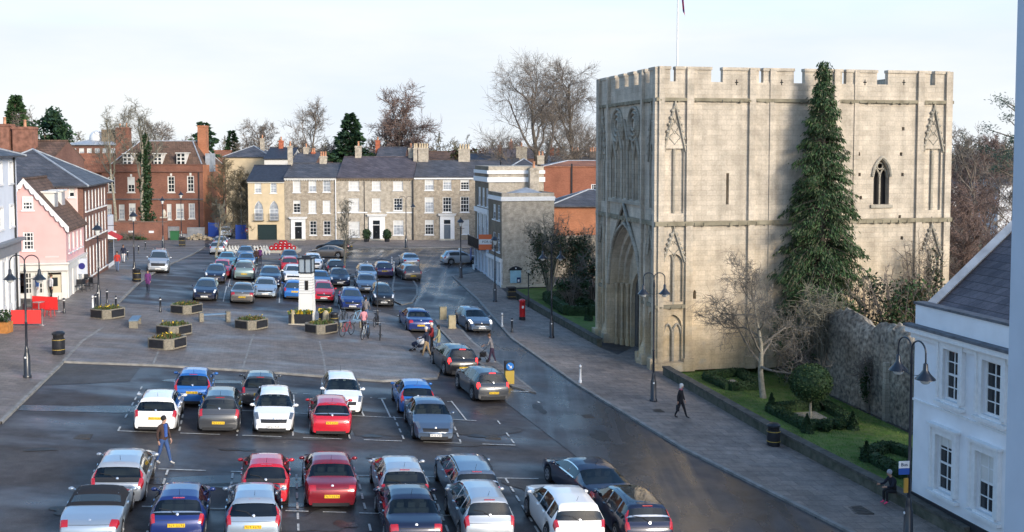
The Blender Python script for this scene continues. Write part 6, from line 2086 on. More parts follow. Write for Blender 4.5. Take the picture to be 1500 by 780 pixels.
# trees by the lane and the terrace
Pm = G(505, 399, .1)
bare_tree('street_tree', 'slim bare tree on a paved island in front of the terrace', Pm, zat(288, Pm.y) - Pm.z, 35, cr=1.9, tr=.11, limbs=9, sub=(6, 5), twigs=5, fork=.22, tw=.012, up=.6, spread=.5, bark=BARKL, twig=TWIGG)
Pm = G(316, 378)
bare_tree('street_tree', 'slim bare tree in front of the silver cars at the far left', Pm, zat(290, Pm.y) - Pm.z, 36, cr=1.9, tr=.13, limbs=8, sub=(5, 5), twigs=5, fork=.3, tw=.013, up=.6, spread=.5, bark=BARKL, twig=TWIGG)
for px, py, top, rnd, cr, lb in ((352, 350, 250, 37, 3.0, 'bushy bare tree by the right blue hoarding'), (330, 342, 238, 38, 3.6, 'dense bare tree behind the lane with the pale car'), (372, 352, 262, 39, 2.0, 'pale bare sapling against the cream house'), (306, 338, 255, 40, 2.6, 'tangled bare tree at the right corner of the mansion')):
    Pm = G(px, py)
    bare_tree('bare_tree', lb, Pm, zat(top, Pm.y) - Pm.z, rnd, cr=cr, tr=.16, limbs=13, sub=(8, 6), twigs=7, fork=.06, tw=.022, up=.45, spread=.7, bark=BARKL, twig=mat('olive_twig', (.17, .14, .09), .9, var=.3, scale=.8))

# evergreens on the skyline
def ev(px, y, top): 
    P = ytree(px, y); return P, zat(top, y) - P.z


P, H = ev(514, 185, 167)
conifer('cedar', 'dark blue-green cedar with layered branches behind the terrace', P, H, 7.2, 41, n=340, spr=20, leaf=(.8, .2), mats=[LEAFB, LEAFD], droop=.1, base=.35, gap=.5, hang=False, power=.8)
P, H = ev(27, 150, 141)
conifer('cypress', 'dense dark cypress at the far left skyline', P, H, 2.6, 42, n=420, spr=16, leaf=(.6, .2), mats=[LEAFD, LEAFM], droop=-.5, base=.1, hang=False, power=.6)
P, H = ev(68, 140, 158)
rg = random.Random(8)
tr_ = thing('evergreen_tree', 'broad dark evergreen tree behind the slate roof on the left', 'tree', P)
q = MB(); q.tube([(0, 0, -.2), (0, 0, H * .8)], [.4, .15], 8); q.build('trunk', BARK, tr_, 60)
q = MB(); leafcloud(q, [((.6 + rg.uniform(-5.6, 5.6) * (1 - k / 27), rg.uniform(-2, 2), H * (.34 + .62 * k / 22)), (1.9 - .04 * k, 1.6, 1.3)) for k in range(22)], 300, .3, rg, mats=2, shell=.2); q.build('crown', [LEAFD, LEAFB], tr_)
bare_tree('bare_tree', 'feathery bare tree rising behind the broad evergreen on the left', ytree(62, 146), zat(152, 146) - 1, 43, cr=4, tr=.22, limbs=9, sub=(6, 5), twigs=5, fork=.3, tw=.02)
P, H = ev(300, 175, 180)
conifer('cedar', 'small dark cedar just behind the orange mansion chimney', P, H, 3.6, 44, n=160, spr=13, leaf=(.7, .2), mats=[LEAFD, LEAFB], droop=.1, base=.4, gap=.5, hang=False, power=.45)
P, H = ev(341, 200, 192)
conifer('fir_tree', 'small pointed dark fir on the skyline left of the cream villa', P, H, 3.2, 45, n=160, spr=12, leaf=(.7, .2), mats=[LEAFD], droop=.2, base=.2, hang=False)
# copper hedge dome
P = ytree(688, 205); H = zat(196, 205) - 1
tr_ = thing('domed_tree', 'low domed copper and green tree over the right terrace house', 'tree', P)
q = MB(); q.tube([(0, 0, -.2), (0, 0, H * .7)], [.3, .2], 8); q.build('trunk', BARK, tr_, 60)
q = MB(); leafcloud(q, [((rg.uniform(-3.6, 3.4), rg.uniform(-2, 2), H * .7 + rg.uniform(-2.5, .5)), (1.7, 1.6, 1.6)) for k in range(16)], 260, .3, rg, mats=2, shell=.2); q.build('crown', [COPPER, mat('olive_leaf', (.05, .06, .02), .8, var=.4, scale=1)], tr_)
# the wooded skyline, one tree at a time
protos = []
for k, (tw_, m_) in enumerate(((.04, TWIG), (.045, TWIGR), (.042, TWIGG))):
    protos.append(bare_tree('distant_tree', 'distant bare tree on the low skyline behind the roofs', Vector((0, 0, 0)), 10, 60 + k, cr=3.9, tr=.2, limbs=10, sub=(6, 5), twigs=4, fork=.15, tw=tw_, twig=m_, group='bare trees along the far skyline'))
spots = []
rg = random.Random(12)
xs_ = list(range(-30, 880, 26)) + list(range(1395, 1520, 16))
for i, px in enumerate(xs_):
    y = rg.uniform(225, 300)
    top = rg.uniform(203, 219) if px < 860 else rg.uniform(198, 214)
    spots.append((px + rg.uniform(-8, 8), y, top))
for i, (px, y, top) in enumerate(spots):
    k = i % 3
    o = protos[k] if i < 3 else copy_tree(protos[k])
    P = ytree(px, y); s_ = (zat(top, y) - 1.0) / 10
    o.location = P; o.scale = (s_ * rg.uniform(.9, 1.3), s_ * rg.uniform(.9, 1.3), s_); o.rotation_euler = (0, 0, rg.uniform(0, 6))

# brown woods right of the tower
rt = dict(limbs=12, sub=(7, 6), twigs=6, fork=.08, tw=.02, spread=.75, up=.35)
for px, y, top, rnd, cr, tw_, lb in ((1412, 100, 255, 51, 5.0, TWIGR, 'dense brown bare tree right beside the tower'), (1450, 82, 262, 52, 4.4, TWIGR, 'reddish tangle of a bare tree above the white house roof'), (1478, 105, 238, 53, 5, TWIG, 'brown bare tree under the pine at the right edge'), (1425, 78, 330, 54, 3.4, TWIGR, 'low brown tree in front of the woods beside the tower'), (1470, 68, 330, 55, 3.2, TWIGR, 'low russet bare tree just behind the white house'), (1398, 90, 345, 56, 3.0, TWIG, 'thin brown tree against the tower corner'), (1445, 120, 235, 58, 6.0, TWIGR, 'wide brown bare tree in the middle of the woods'), (1395, 125, 245, 59, 4.0, TWIGR, 'far brown bare tree by the tower edge')):
    P = Vector((xat(px, y), y, zg(26, y)))
    bare_tree('woodland_tree', lb, P, zat(top, y) - P.z, rnd, cr=cr, tr=.2, twig=tw_, **rt)
P = Vector((xat(1446, 115), 115, -.5))
bare_tree('bare_tree', 'arching bare tree against the sky right of the tower', P, zat(185, 115) - P.z, 57, cr=5.5, tr=.25, limbs=8, sub=(6, 5), twigs=4, fork=.45, tw=.018)
# pine at the right edge
P = Vector((xat(1486, 95), 95, -.8)); H = zat(138, 95) - P.z
pn = thing('pine_tree', 'dark pine with tufted clumps at the right edge of the sky', 'tree', P)
q = MB(); q.tube([(0, 0, -.2), (.3, 0, H * .6), (.1, 0, H)], [.35, .25, .08], 8)
q.build('trunk', BARK, pn, 60)
q = MB(); rg = random.Random(9)
for k in range(15):
    z = H * (.62 + .36 * k / 15); a = rg.uniform(0, 6.3); r = rg.uniform(.8, 2.6)
    e = Vector((math.cos(a) * r, math.sin(a) * r, z + .4)); q.cur = 0
    q.tube([(0.15, 0, z - .5), e], [.07, .03], 4)
    for j in range(90):
        p = e + Vector((rg.gauss(0, .4), rg.gauss(0, .4), rg.gauss(0, .24)))
        d = Vector((rg.gauss(0, 1), rg.gauss(0, 1), rg.gauss(.3, .7))).normalized() * .3
        b_ = d.orthogonal().normalized() * .045; q.cur = 1
        q.poly([p, p + d * .5 + b_, p + d, p + d * .5 - b_])
q.build('crown', [BARK, LEAFB], pn)

# ---- gardens
LAWN2 = pxpoly([(985, 548), (1130, 638), (1325, 738), (1345, 640), (1165, 556), (1120, 530), (1010, 534)], .1)
sheet('lawn', LAWN2, .06, GRASSM)
sheet('lawn', pxpoly([(752, 432), (880, 506), (885, 470), (860, 430), (830, 418), (748, 424)], .1), .06, GRASSM)
# grass blades along the lawns
rg = random.Random(77)
q = MB()
def inside(p, poly):
    c = False
    for (x1, y1), (x2, y2) in zip(poly, poly[1:] + poly[:1]):
        if (y1 > p[1]) != (y2 > p[1]) and p[0] < (x2 - x1) * (p[1] - y1) / (y2 - y1) + x1: c = not c
    return c
xs_ = [p[0] for p in LAWN2]; ys_ = [p[1] for p in LAWN2]
for i in range(26000):
    x, y = rg.uniform(min(xs_), max(xs_)), rg.uniform(min(ys_), max(ys_))
    if not inside((x, y), LAWN2): continue
    z = zg(x, y) + .055; h = rg.uniform(.03, .085); a = rg.uniform(0, 6.3); w = .018
    q.cur = rg.randrange(2)
    dx, dy = math.cos(a) * w, math.sin(a) * w
    q.poly([(x - dx, y - dy, z), (x + dx, y + dy, z), (x + rg.gauss(0, .025), y + rg.gauss(0, .025), z + h)])
tag(q.build('grass', [mat('grass_blade', (.08, .17, .03), .8), mat('dry_grass_blade', (.13, .19, .05), .8)]), 'short green grass of the garden lawn below the flint wall', 'grass', None, 'stuff')


def low_wall(label, pts, h=.55, w=.35):
    P = [Vector((p[0], p[1], 0)) for p in pts]
    O = Vector((P[0].x, P[0].y, zg(P[0].x, P[0].y)))
    r_ = thing('low_wall', label, 'wall', O)
    a, c = MB(), MB()
    for mb, hw, z0, z1 in ((a, w / 2, -.3, h), (c, w / 2 + .05, h, h + .1)):
        rows = []
        Q = []
        for u, v in zip(P, P[1:]):
            n = max(1, int((v - u).length / 1.5)); Q += [u.lerp(v, k / n) for k in range(n)]
        Q.append(P[-1])
        for i, p in enumerate(Q):
            d = (Q[min(i + 1, len(Q) - 1)] - Q[max(0, i - 1)]).normalized(); s_ = Vector((-d.y, d.x, 0)) * hw
            z = zg(p.x, p.y)
            rows.append([tuple(Vector((v.x, v.y, z + zz_)) - O) for v, zz_ in ((p + s_, z0), (p + s_, z1), (p - s_, z1), (p - s_, z0))])
        mb.grid(rows, True); mb.poly(rows[0]); mb.poly(list(reversed(rows[-1])))
    a.build('stonework', mat('mossy_stone', (.13, .125, .1), .95, col2=(.06, .065, .045), scale=2.5, bump=.6), r_)
    c.build('coping', mat('dark_coping_stone', (.085, .08, .07), .9, var=.35, scale=3, bump=.3), r_)
    return r_


low_wall('low mossy stone wall along the pavement below the garden lawn', pxpoly([(975, 550), (1130, 640), (1320, 740), (1420, 795)], .1))
low_wall('low stone wall beside the lawn left of the tower', pxpoly([(748, 430), (800, 462), (878, 507)], .1), .5)


def hedge_ring(label, pts, h=.42, w=.5, bed=True, group=None):
    P = [G(p[0], p[1], .06) for p in pts]
    O = sum(P, Vector()) / len(P)
    O.z = zg(O.x, O.y) + .05
    r_ = thing('box_hedge', label, 'hedge', O)
    q = MB(); rg = random.Random(len(label))
    n = len(P)
    for i in range(n):
        u, v = P[i], P[(i + 1) % n]
        d = (v - u); L = d.length; d.normalize(); s_ = Vector((-d.y, d.x, 0)) * w / 2
        m_ = max(2, int(L / .3))
        rows = []
        for k_ in range(m_ + 1):
            c = u + d * L * k_ / m_ - O
            c.z = zg(u.x + d.x * L * k_ / m_, u.y) - zg(O.x, O.y)
            hh = h * rg.uniform(.9, 1.06)
            rows.append([c + s_ * 1.0, c + s_ * 1.05 + Vector((0, 0, hh * .6)), c + s_ * .8 + Vector((0, 0, hh)), c - s_ * .8 + Vector((0, 0, hh)), c - s_ * 1.05 + Vector((0, 0, hh * .6)), c - s_])
        q.cur = 0; q.grid(rows); q.poly(rows[0]); q.poly(list(reversed(rows[-1])))
        for k_ in range(int(L * 330)):
            f = rg.random(); c = u + d * L * f - O; c.z = zg(O.x + c.x, O.y + c.y) - zg(O.x, O.y)
            sd = rg.uniform(-1.1, 1.1); top = rg.random() < .5
            p = c + s_ * (sd if top else math.copysign(1.05, sd)) + Vector((0, 0, h * 1.0 if top else rg.uniform(.05, 1) * h))
            a = Vector([rg.gauss(0, .03) for _ in range(3)]); b_ = Vector([rg.gauss(0, .03) for _ in range(3)])
            q.cur = rg.randrange(2); q.poly([p - a, p + b_, p + a, p - b_])
    q.build('foliage', [BOXL, mat('hedge_leaf_light', (.04, .07, .024), .7, var=.35, scale=7)], r_)
    return r_


BED = mat('pale_gravel', (.36, .32, .27), .95, var=.3, scale=12, bump=.4)
hedge_ring('square box hedge round pale gravel nearest the tower foot', [(1034, 556), (1068, 572), (1112, 570), (1082, 550)])
hedge_ring('square box hedge round the clipped ball tree', [(1127, 603), (1180, 630), (1250, 624), (1205, 598)])
hedge_ring('dark box hedge at the near end of the garden by the white house', [(1268, 672), (1325, 702), (1352, 676), (1300, 660)])
hedge_ring('dark box hedge on the lawn left of the tower', [(800, 440), (830, 462), (872, 462), (846, 436)], .7, .6)
for i, ps in enumerate(([(1050, 561), (1072, 569), (1094, 566), (1074, 556)], [(1148, 606), (1182, 620), (1222, 618), (1194, 603)], [(822, 445), (838, 456), (862, 455), (846, 442)])):
    sheet('gravel_bed', pxpoly(ps, .07), .08, BED)


def cone_bush(px, py, h, r, label, ball=False):
    h *= .8; r *= .8
    P = G(px, py, .06)
    r_ = thing('clipped_bush', label, 'bush', P)
    q = MB(); rg = random.Random(px)
    q.tube([(0, 0, -.1), (0, 0, h * .5)], .03, 5); q.build('stem', BARK, r_)
    q = MB()
    for k_ in range(900):
        f = rg.random() ** .7 if not ball else rg.random()
        rr = r * ((1 - f) if not ball else math.sqrt(max(0, 1 - (2 * f - 1) ** 2))) * rg.uniform(.85, 1.05); a = rg.uniform(0, 6.3)
        p = Vector((rr * math.cos(a), rr * math.sin(a), h * f))
        u = Vector([rg.gauss(0, .032) for _ in range(3)]); v = Vector([rg.gauss(0, .032) for _ in range(3)])
        q.poly([p - u, p + v, p + u, p - v])
    prof = [(r * .9, 0), (r * .62, h * .3), (r * .3, h * .65), (.02, h * .95)] if not ball else [(.05, 0), (r * .7, h * .15), (r * .9, h * .5), (r * .7, h * .85), (.05, h * .97)]
    q.lathe(prof, 10); q.build('foliage', BOXL, r_)


for px, py, h, r, lb in ((1130, 604, 1.2, .4, 'clipped dark cone at the left corner of the ball tree hedge'), (1182, 634, 1.1, .42, 'clipped dark cone at the front of the ball tree hedge'), (1249, 630, 1.15, .4, 'clipped dark cone at the right corner of the ball tree hedge'), (1195, 602, 1.1, .38, 'clipped dark cone behind the stem of the ball tree'), (1269, 676, 1.1, .38, 'clipped dark cone at the left corner of the near hedge'), (862, 470, 1.3, .5, 'dark cone bush on the lawn left of the tower')):
    cone_bush(px, py, h, r, lb)
for px, py in ((1208, 632), (1228, 629)):
    cone_bush(px, py, .62, .42, 'small clipped ball at the front right of the ball tree hedge' if px == 1208 else 'small clipped ball beside the right cone of the ball tree hedge', True)
# ball-headed topiary
P = G(1187, 612, .06)
tb = thing('topiary_tree', 'clipped round-headed tree on a clear stem inside a box hedge', 'tree', P)
zc_ = zat(561, P.y) - P.z; rr = 31 / FPX * P.y
q = MB(); q.tube([(0, 0, -.1), (0, 0, zc_)], [.07, .06], 8); q.build('trunk', BARKL, tb)
q = MB(); rg = random.Random(2)
q.cur = 0; q.ell((0, 0, zc_), (rr * .9, rr * .9, rr * .8), 18, 12)
for k_ in range(3800):
    u, v = rg.uniform(0, 6.3), math.acos(rg.uniform(-1, 1)); k2 = rg.uniform(.86, 1.03)
    p = Vector((rr * k2 * math.sin(v) * math.cos(u), rr * k2 * math.sin(v) * math.sin(u), zc_ + rr * .9 * k2 * math.cos(v)))
    a = Vector([rg.gauss(0, .03) for _ in range(3)]); b_ = Vector([rg.gauss(0, .03) for _ in range(3)])
    q.cur = rg.randrange(2); q.poly([p - a, p + b_, p + a, p - b_])
q.build('crown', [BOXL, mat('topiary_leaf', (.05, .085, .025), .7, var=.3, scale=7)], tb)
# the garden tree before the tower
P = G(1118, 583, .06)
bare_tree('garden_tree', 'twiggy bare tree with a pale trunk on the lawn in front of the tower', P, zat(408, P.y) - P.z, 74, cr=3.4, tr=.17, limbs=11, sub=(8, 7), twigs=6, fork=.3, tw=.009, spread=1.1, up=.0, lean=(-.12, 0), bark=BARKL, twig=mat('grey_twig', (.15, .135, .115), .9, var=.3, scale=.8), gnarl=.24)
# shrubs: brown and green climbers before the tower and on the flint wall
def shrub(label, px, y, zpx, w, h, d, rnd, mats, n=1500, s=.12, twigm=None, base=None, bare=0, name='shrub'):
    P = Vector((xat(px, y), y, 0)); P.z = zg(P.x, y) if base is None else base
    r_ = thing(name, label, 'shrub', P)
    rg = random.Random(rnd)
    q = MB(); zt = zat(zpx, y) - P.z
    for k_ in range(26):
        a = rg.uniform(0, 6.3)
        e = Vector((math.cos(a) * w * rg.uniform(.3, 1), math.sin(a) * d * rg.uniform(.3, 1), zt * rg.uniform(.6, 1.05)))
        path = [Vector((0, 0, -.1)), e * .45 + Vector((0, 0, zt * .12)), e]
        q.tube(path, [.05, .03, .012], 4, False)
        for j in range(14 + bare):
            f = rg.uniform(.35, 1); p = path[1].lerp(path[2], (f - .3) / .7)
            g = p + Vector((rg.gauss(0, .4), rg.gauss(0, .4), rg.gauss(.1, .4)))
            q.tube([p, (p + g) / 2 + Vector((rg.gauss(0, .08), 0, .05)), g], [.016, .012, .009], 3, False)
    q.build('stems', twigm or TWIG, r_)
    if n:
        q = MB()
        bl = [((rg.uniform(-.7, .7) * w, rg.uniform(-.7, .7) * d, zt * rg.uniform(.25, .85)), (w * .42, d * .5, zt * .2)) for _ in range(12)]
        leafcloud(q, bl, n // 12, s, rg, mats=len(mats), shell=.1)
        q.build('foliage', mats, r_)
    return r_


shrub('dark brown-leaved shrub between the tall conifer and the flint wall', 1322, 62, 392, 2.6, 3, 1.4, 81, [BROWNL, IVY, IVY, LEAFM], 4600, .12)
shrub('brown twiggy climber against the right end of the tower', 1352, 66, 350, 1.6, 3, .8, 82, [BROWNL, IVY, IVY], 1900, .11, bare=6)
shrub('green evergreen bush under the tall conifer', 1275, 63, 400, 1.8, 3, 1.3, 83, [LEAFM, IVY], 2200, .15)
shrub('dark tangled shrub at the foot of the tower behind the garden tree', 1128, 66, 468, 1.5, 3, .9, 84, [IVY, BROWNL], 1300, .12, bare=6)
shrub('grey twiggy climber spilling over the left end of the flint wall', 1205, 60.6, 425, 2.0, 3, .9, 85, [BROWNL], 260, .09, TWIGG, bare=26)
shrub('trailing dark ivy on the shaded left part of the flint wall', 1176, 60.5, 500, 1.2, 2, .5, 86, [IVY], 1200, .11)
shrub('dark ivy clump growing on the middle of the flint wall face', 1277, 56.2, 520, .55, 2, .35, 92, [IVY, BOXL], 700, .1)
shrub('big grey-brown twiggy bush against the buff end house', 805, 92, 318, 2.2, 4, 1.5, 87, [mat('winter_leaf', (.075, .075, .04), .8, var=.4, scale=3), IVY], 1700, .11, TWIGG, bare=34)
shrub('twiggy bush with dull leaves left of the tower', 842, 93, 338, 2.2, 4, 1.5, 88, [mat('winter_leaf', (.075, .075, .04)), IVY, IVY], 2800, .12, TWIGG, bare=24)
shrub('dark green ivy-clad bush close to the tower', 866, 88, 372, 1.7, 4, 1.3, 89, [IVY, IVY, BROWNL], 2400, .14)
shrub('dark green bush above the little white table', 838, 86, 408, 1.6, 3, 1.2, 90, [IVY, BOXL], 2000, .13)
shrub('low green shrubs at the foot of the mansion garden wall', 190, 138.4, 343, 2.4, 1, .8, 91, [BOXL, LEAFM], 700, .16)
q = thing('garden_table', 'little white pedestal table on the lawn left of the tower', 'table', G(841, 452, .06))
m = MB(); m.lathe([(.06, 0), (.04, 1.35), (.1, 1.4), (.1, 1.42)], 8); m.build('pedestal', STONE_PALE, q)
m = MB(); m.box(-.6, -.3, -.0, .6, .3, .08); m.build('base', STONE_PALE, q)
# ------------------------------------------------------------------ street furniture
IRON = mat('lamp_post_paint', (.016, .02, .03), .35, spec=.5, coat=.3)
OPAL = mat('opal_glass', (.6, .62, .62), .2, spec=.6)
GOLD = mat('gold_band', (.5, .36, .08), .4)
BLUEI = mat('blue_grey_paint', (.12, .2, .3), .5)


def bell(mb, c, s=1.0):
    mb.lathe([(.03 * s, .42 * s), (.07 * s, .38 * s), (.08 * s, .2 * s), (.16 * s, .08 * s), (.3 * s, -.06 * s), (.31 * s, -.09 * s)], 14, c)


def lamp(px, py, top, label, arms=2, span=.75, s=1.0, ang=0.0, white=True, pole_top=None, dz=PD, sign=None):
    P = G(px, py, dz)
    H = zat(top, P.y) - P.z
    r_ = thing('street_lamp', label, 'street lamp', P, ang, 'iron street lamps round the square')
    q = MB(); q.lathe([(.2, 0), (.2, .1), (.16, .14), (.15, 1.05), (.12, 1.12), (.1, 1.25), (.09, 1.4), (.06, 1.5)], 12); q.build('base', IRON, r_, 50)
    hp = H - .5 if arms else H
    if arms == 1: hp = H - .55
    q = MB(); q.lathe([(.06, 1.45), (.055, 2.6), (.075, 2.64), (.055, 2.7), (.042, hp - .4), (.06, hp - .35), (.035, hp)], 10); q.build('pole', IRON, r_, 50)
    if white:
        q = MB(); q.lathe([(.05, 0), (.05, .012)], 8); q.xf(Matrix.Translation((0.0, -.155, .98)) @ Matrix.Rotation(PI / 2, 4, 'X')); q.build('disc', WHITE, r_)
    if arms == 2:
        for sg in (1, -1):
            q = MB()
            pts = [(0, 0, hp - .5)] + [(sg * (span / 2 - span / 2 * math.cos(a)), 0, hp + .1 + span / 2 * math.sin(a) * .95) for a in [PI * k_ / 12 for k_ in range(13)]] + [(sg * span, 0, hp - .28)]
            q.tube(pts, .028 * s, 6)
            q.tube([(sg * .05, 0, hp - .75), (sg * span * .6, 0, hp - .68), (sg * span, 0, hp - .6)], .014, 5)
            q.build('arm', IRON, r_, 60)
            q = MB(); bell(q, (sg * span, 0, hp - .65), s); l_ = q.build('lamp_shade', IRON, r_, 50)
            q = MB(); q.ell((sg * span, 0, hp - .76), (.17 * s, .17 * s, .14 * s), 12, 8); q.build('globe', OPAL, l_, 80)
    elif arms == 1:
        q = MB(); q.lathe([(.05, 0), (.3, .1), (.34, .12), (.2, .3), (.06, .42), (.03, .6)], 12, (0, 0, hp - .05)); l_ = q.build('lamp_shade', IRON, r_, 50)
        q = MB(); q.lathe([(.1, -.32), (.2, .04), (.2, .1)], 10, (0, 0, hp - .02)); q.build('globe', OPAL, l_, 60)
        q = MB(); q.tube([(-.35, 0, hp - .55), (.35, 0, hp - .55)], .02, 5); q.build('arm', IRON, r_)
    return r_


lamp(40, 553, 372, 'tall double swan-neck lamp in front of the red cafe barriers', span=.7)
lamp(145, 450, 326, 'lamp with a broad dark hood beside the pink shop', arms=1)
lamp(197, 411, 308, 'lamp with a broad hood over a litter bin on the west kerb', arms=1)
lamp(239, 364, 288, 'lamp with a broad hood in front of the gate pier', arms=1)
lamp(266, 356, 280, 'thin lamp in front of the right bays of the mansion', arms=1)
lamp(595, 363, 288, 'double-armed lamp in front of the terrace', span=.85)
lamp(675, 407, 318, 'lamp at the corner of the east pavement by the pale stucco building', arms=1)
lamp(725, 442, 343, 'lamp in front of the orange board', arms=1)
lamp(808, 495, 352, 'double lamp in front of the left garden', span=.6)
lamp(957, 588, 396, 'double swan-neck lamp against the corner of the tower', span=.55)
L_ = lamp(1330, 792, 496, 'near double swan-neck lamp with a bus stop sign beside the white house', span=.8, s=1.1, ang=ANG1 + PI)
q = MB(); q.box(-.19, -.13, 0, .19, -.1, .24); P2 = G(1330, 792, PD); z0 = zat(674, P2.y) - P2.z
q.xf(Matrix.Translation((-.26, 0, z0 - .24))); sg = q.build('bus_stop_sign', WHITE, L_); sg.rotation_euler = (0, 0, -ANG1 - PI + R(8))
q = MB(); q.box(-.45, -.135, z0 - .46, -.07, -.1, z0 - .245); q.build('sign_panel', mat('bus_blue', (.03, .1, .4), .4), sg)
lettering('Bus', .17, sg, (-.26, -.135, z0 - .12), (PI / 2, 0, 0), mat('bus_ink', (.02, .04, .1), .5))
q = MB(); q.box(-.24, -.13, z0 - 1.1, -.1, -.07, z0 - .6); q.build('timetable_case', mat('amber_case', (.5, .28, .05), .5), L_).rotation_euler = (0, 0, -ANG1 - PI + R(8))
for px, py, lb in ((957, 588, 0), (808, 495, 0)):
    pass
def post(px, py, top, label, r=.05, m=IRON, name='post', cat='post', dz=PD):
    P = G(px, py, dz); H = zat(top, P.y) - P.z
    r_ = thing(name, label, cat, P)
    q = MB(); q.lathe([(r * 2.2, 0), (r * 2.2, .9), (r * 1.3, 1.0), (r, 1.1), (r, H - .15), (r * 1.5, H - .1), (r * .6, H)], 10); q.build('shaft', m, r_, 50)
    return r_, H


a_, H = post(774, 450, 398, 'dark post with a small sign, in front of the buff end house', .04, name='sign_post', cat='sign')
q = MB(); q.lathe([(.12, 0), (.14, .12), (.05, .2)], 8, (0, 0, H - .1)); q.build('finial', STONE_PALE, a_)
post(553, 476, 392, 'thin dark post beside the parked bicycles', .035)
a_, H = post(112, 425, 377, 'dark sign post with a blue disc in front of the pink shop', .04, name='parking_sign', cat='sign')
q = MB(); q.box(.05, -.03, H - 1.25, .85, 0, H - .1); s_ = q.build('sign_panel', mat('pale_sign', (.55, .6, .7), .4), a_)
q = MB(); q.lathe([(.24, 0), (.24, .02)], 20); q.xf(Matrix.Translation((.45, -.032, H - .66)) @ Matrix.Rotation(PI / 2, 4, 'X')); q.build('disc', mat('navy_disc', (.03, .03, .2), .4), s_)


def bollard(px, py, label, kind='black', h=1.0):
    P = G(px, py, PD if kind != 'road' else .03)
    r_ = thing('bollard', label, 'bollard', P, 0, 'bollards on the pavements')
    q = MB(); q.lathe([(.09, 0), (.09, .12), (.065, .16), (.06, h * .78), (.08, h * .8), (.08, h * .86), (.06, h * .9), (.07, h * .96), (.02, h)], 12)
    q.build('shaft', WHITE if kind == 'white' else IRON, r_, 50)
    q = MB(); q.lathe([(.083, h * .81), (.083, h * .86)], 12)
    q.build('band', IRON if kind == 'white' else WHITE, r_)
    return r_


for px, py, kd, lb in ((94, 459, 'black', 'black bollard right of the red cafe barriers'), (136, 455, 'white', 'white-faced bollard left of the hooded lamp'), (140, 453, 'black', 'black bollard touching the hooded lamp'), (157, 445, 'black', 'black bollard with a pale band behind the nearest planter'), (170, 455, 'black', 'black bollard right of the nearest planter'), (235, 457, 'black', 'black bollard alone at the edge of the car park'), (735.5, 479, 'white', 'white bollard on the kerb by the oncoming dark car'), (750, 487, 'black', 'black bollard with a white band near the red post box'), (850, 561, 'white', 'white bollard on the east kerb by itself'), (577, 398, 'white', 'white post right of the purple hatchback'), (538, 398, 'white', 'white post left of the purple hatchback'), (533, 397, 'black', 'dark post left of the white one by the small tree'), (187, 381, 'black', 'short dark bollard on the west pavement under the wall'), (203, 372, 'black', 'short dark bollard by the gate pier'), (213, 366, 'black', 'short dark bollard below the plaques'), (574, 391, 'white', 'white post behind the purple hatchback')):
    bollard(px, py, lb, kd)
for px, py, lb in ((649, 468, 'square stone bollard at the far end of the traffic island'), (662, 481, 'square stone bollard nearer the oncoming car on the island')):
    P = G(px, py, .1); r_ = thing('stone_bollard', lb, 'bollard', P, ANG2)
    q = MB(); q.box(-.24, -.2, 0, .24, .2, .85); q.box(-.27, -.23, 0, .27, .23, .1); q.prism([(-.24, -.2), (.24, -.2), (.24, .2), (-.24, .2)], .851, .9)
    q.build('stone', mat('yellow_stone', (.4, .34, .22), .9, var=.2, scale=4, bump=.2), r_)
P = G(746, 562, .1); r_ = thing('keep_left_bollard', 'yellow keep left bollard with a round blue arrow sign on the island end', 'bollard', P, ANG2)
q = MB(); q.box(-.24, -.16, 0, .24, .16, .72); q.build('shell', mat('yellow_shell', (.55, .38, .07), .5), r_)
q = MB(); q.box(-.25, -.17, .72, .25, .17, 1.22); q.build('hood', TRIM, r_)
q = MB(); q.lathe([(.21, 0), (.21, .02)], 20); q.xf(Matrix.Translation((0, -.172, .96)) @ Matrix.Rotation(PI / 2, 4, 'X')); s_ = q.build('disc', mat('sign_blue', (.02, .18, .55), .4), r_)
q = MB(); M_ = Matrix.Translation((0, -.196, .96)) @ Matrix.Rotation(R(-45), 4, 'Y')
q.box(-.025, -.004, -.06, .025, 0, .14, M_); q.poly([M_ @ Vector(p) for p in ((-.1, -.004, -.04), (0, -.004, -.15), (.1, -.004, -.04))]); q.build('arrow', WHITE, s_)


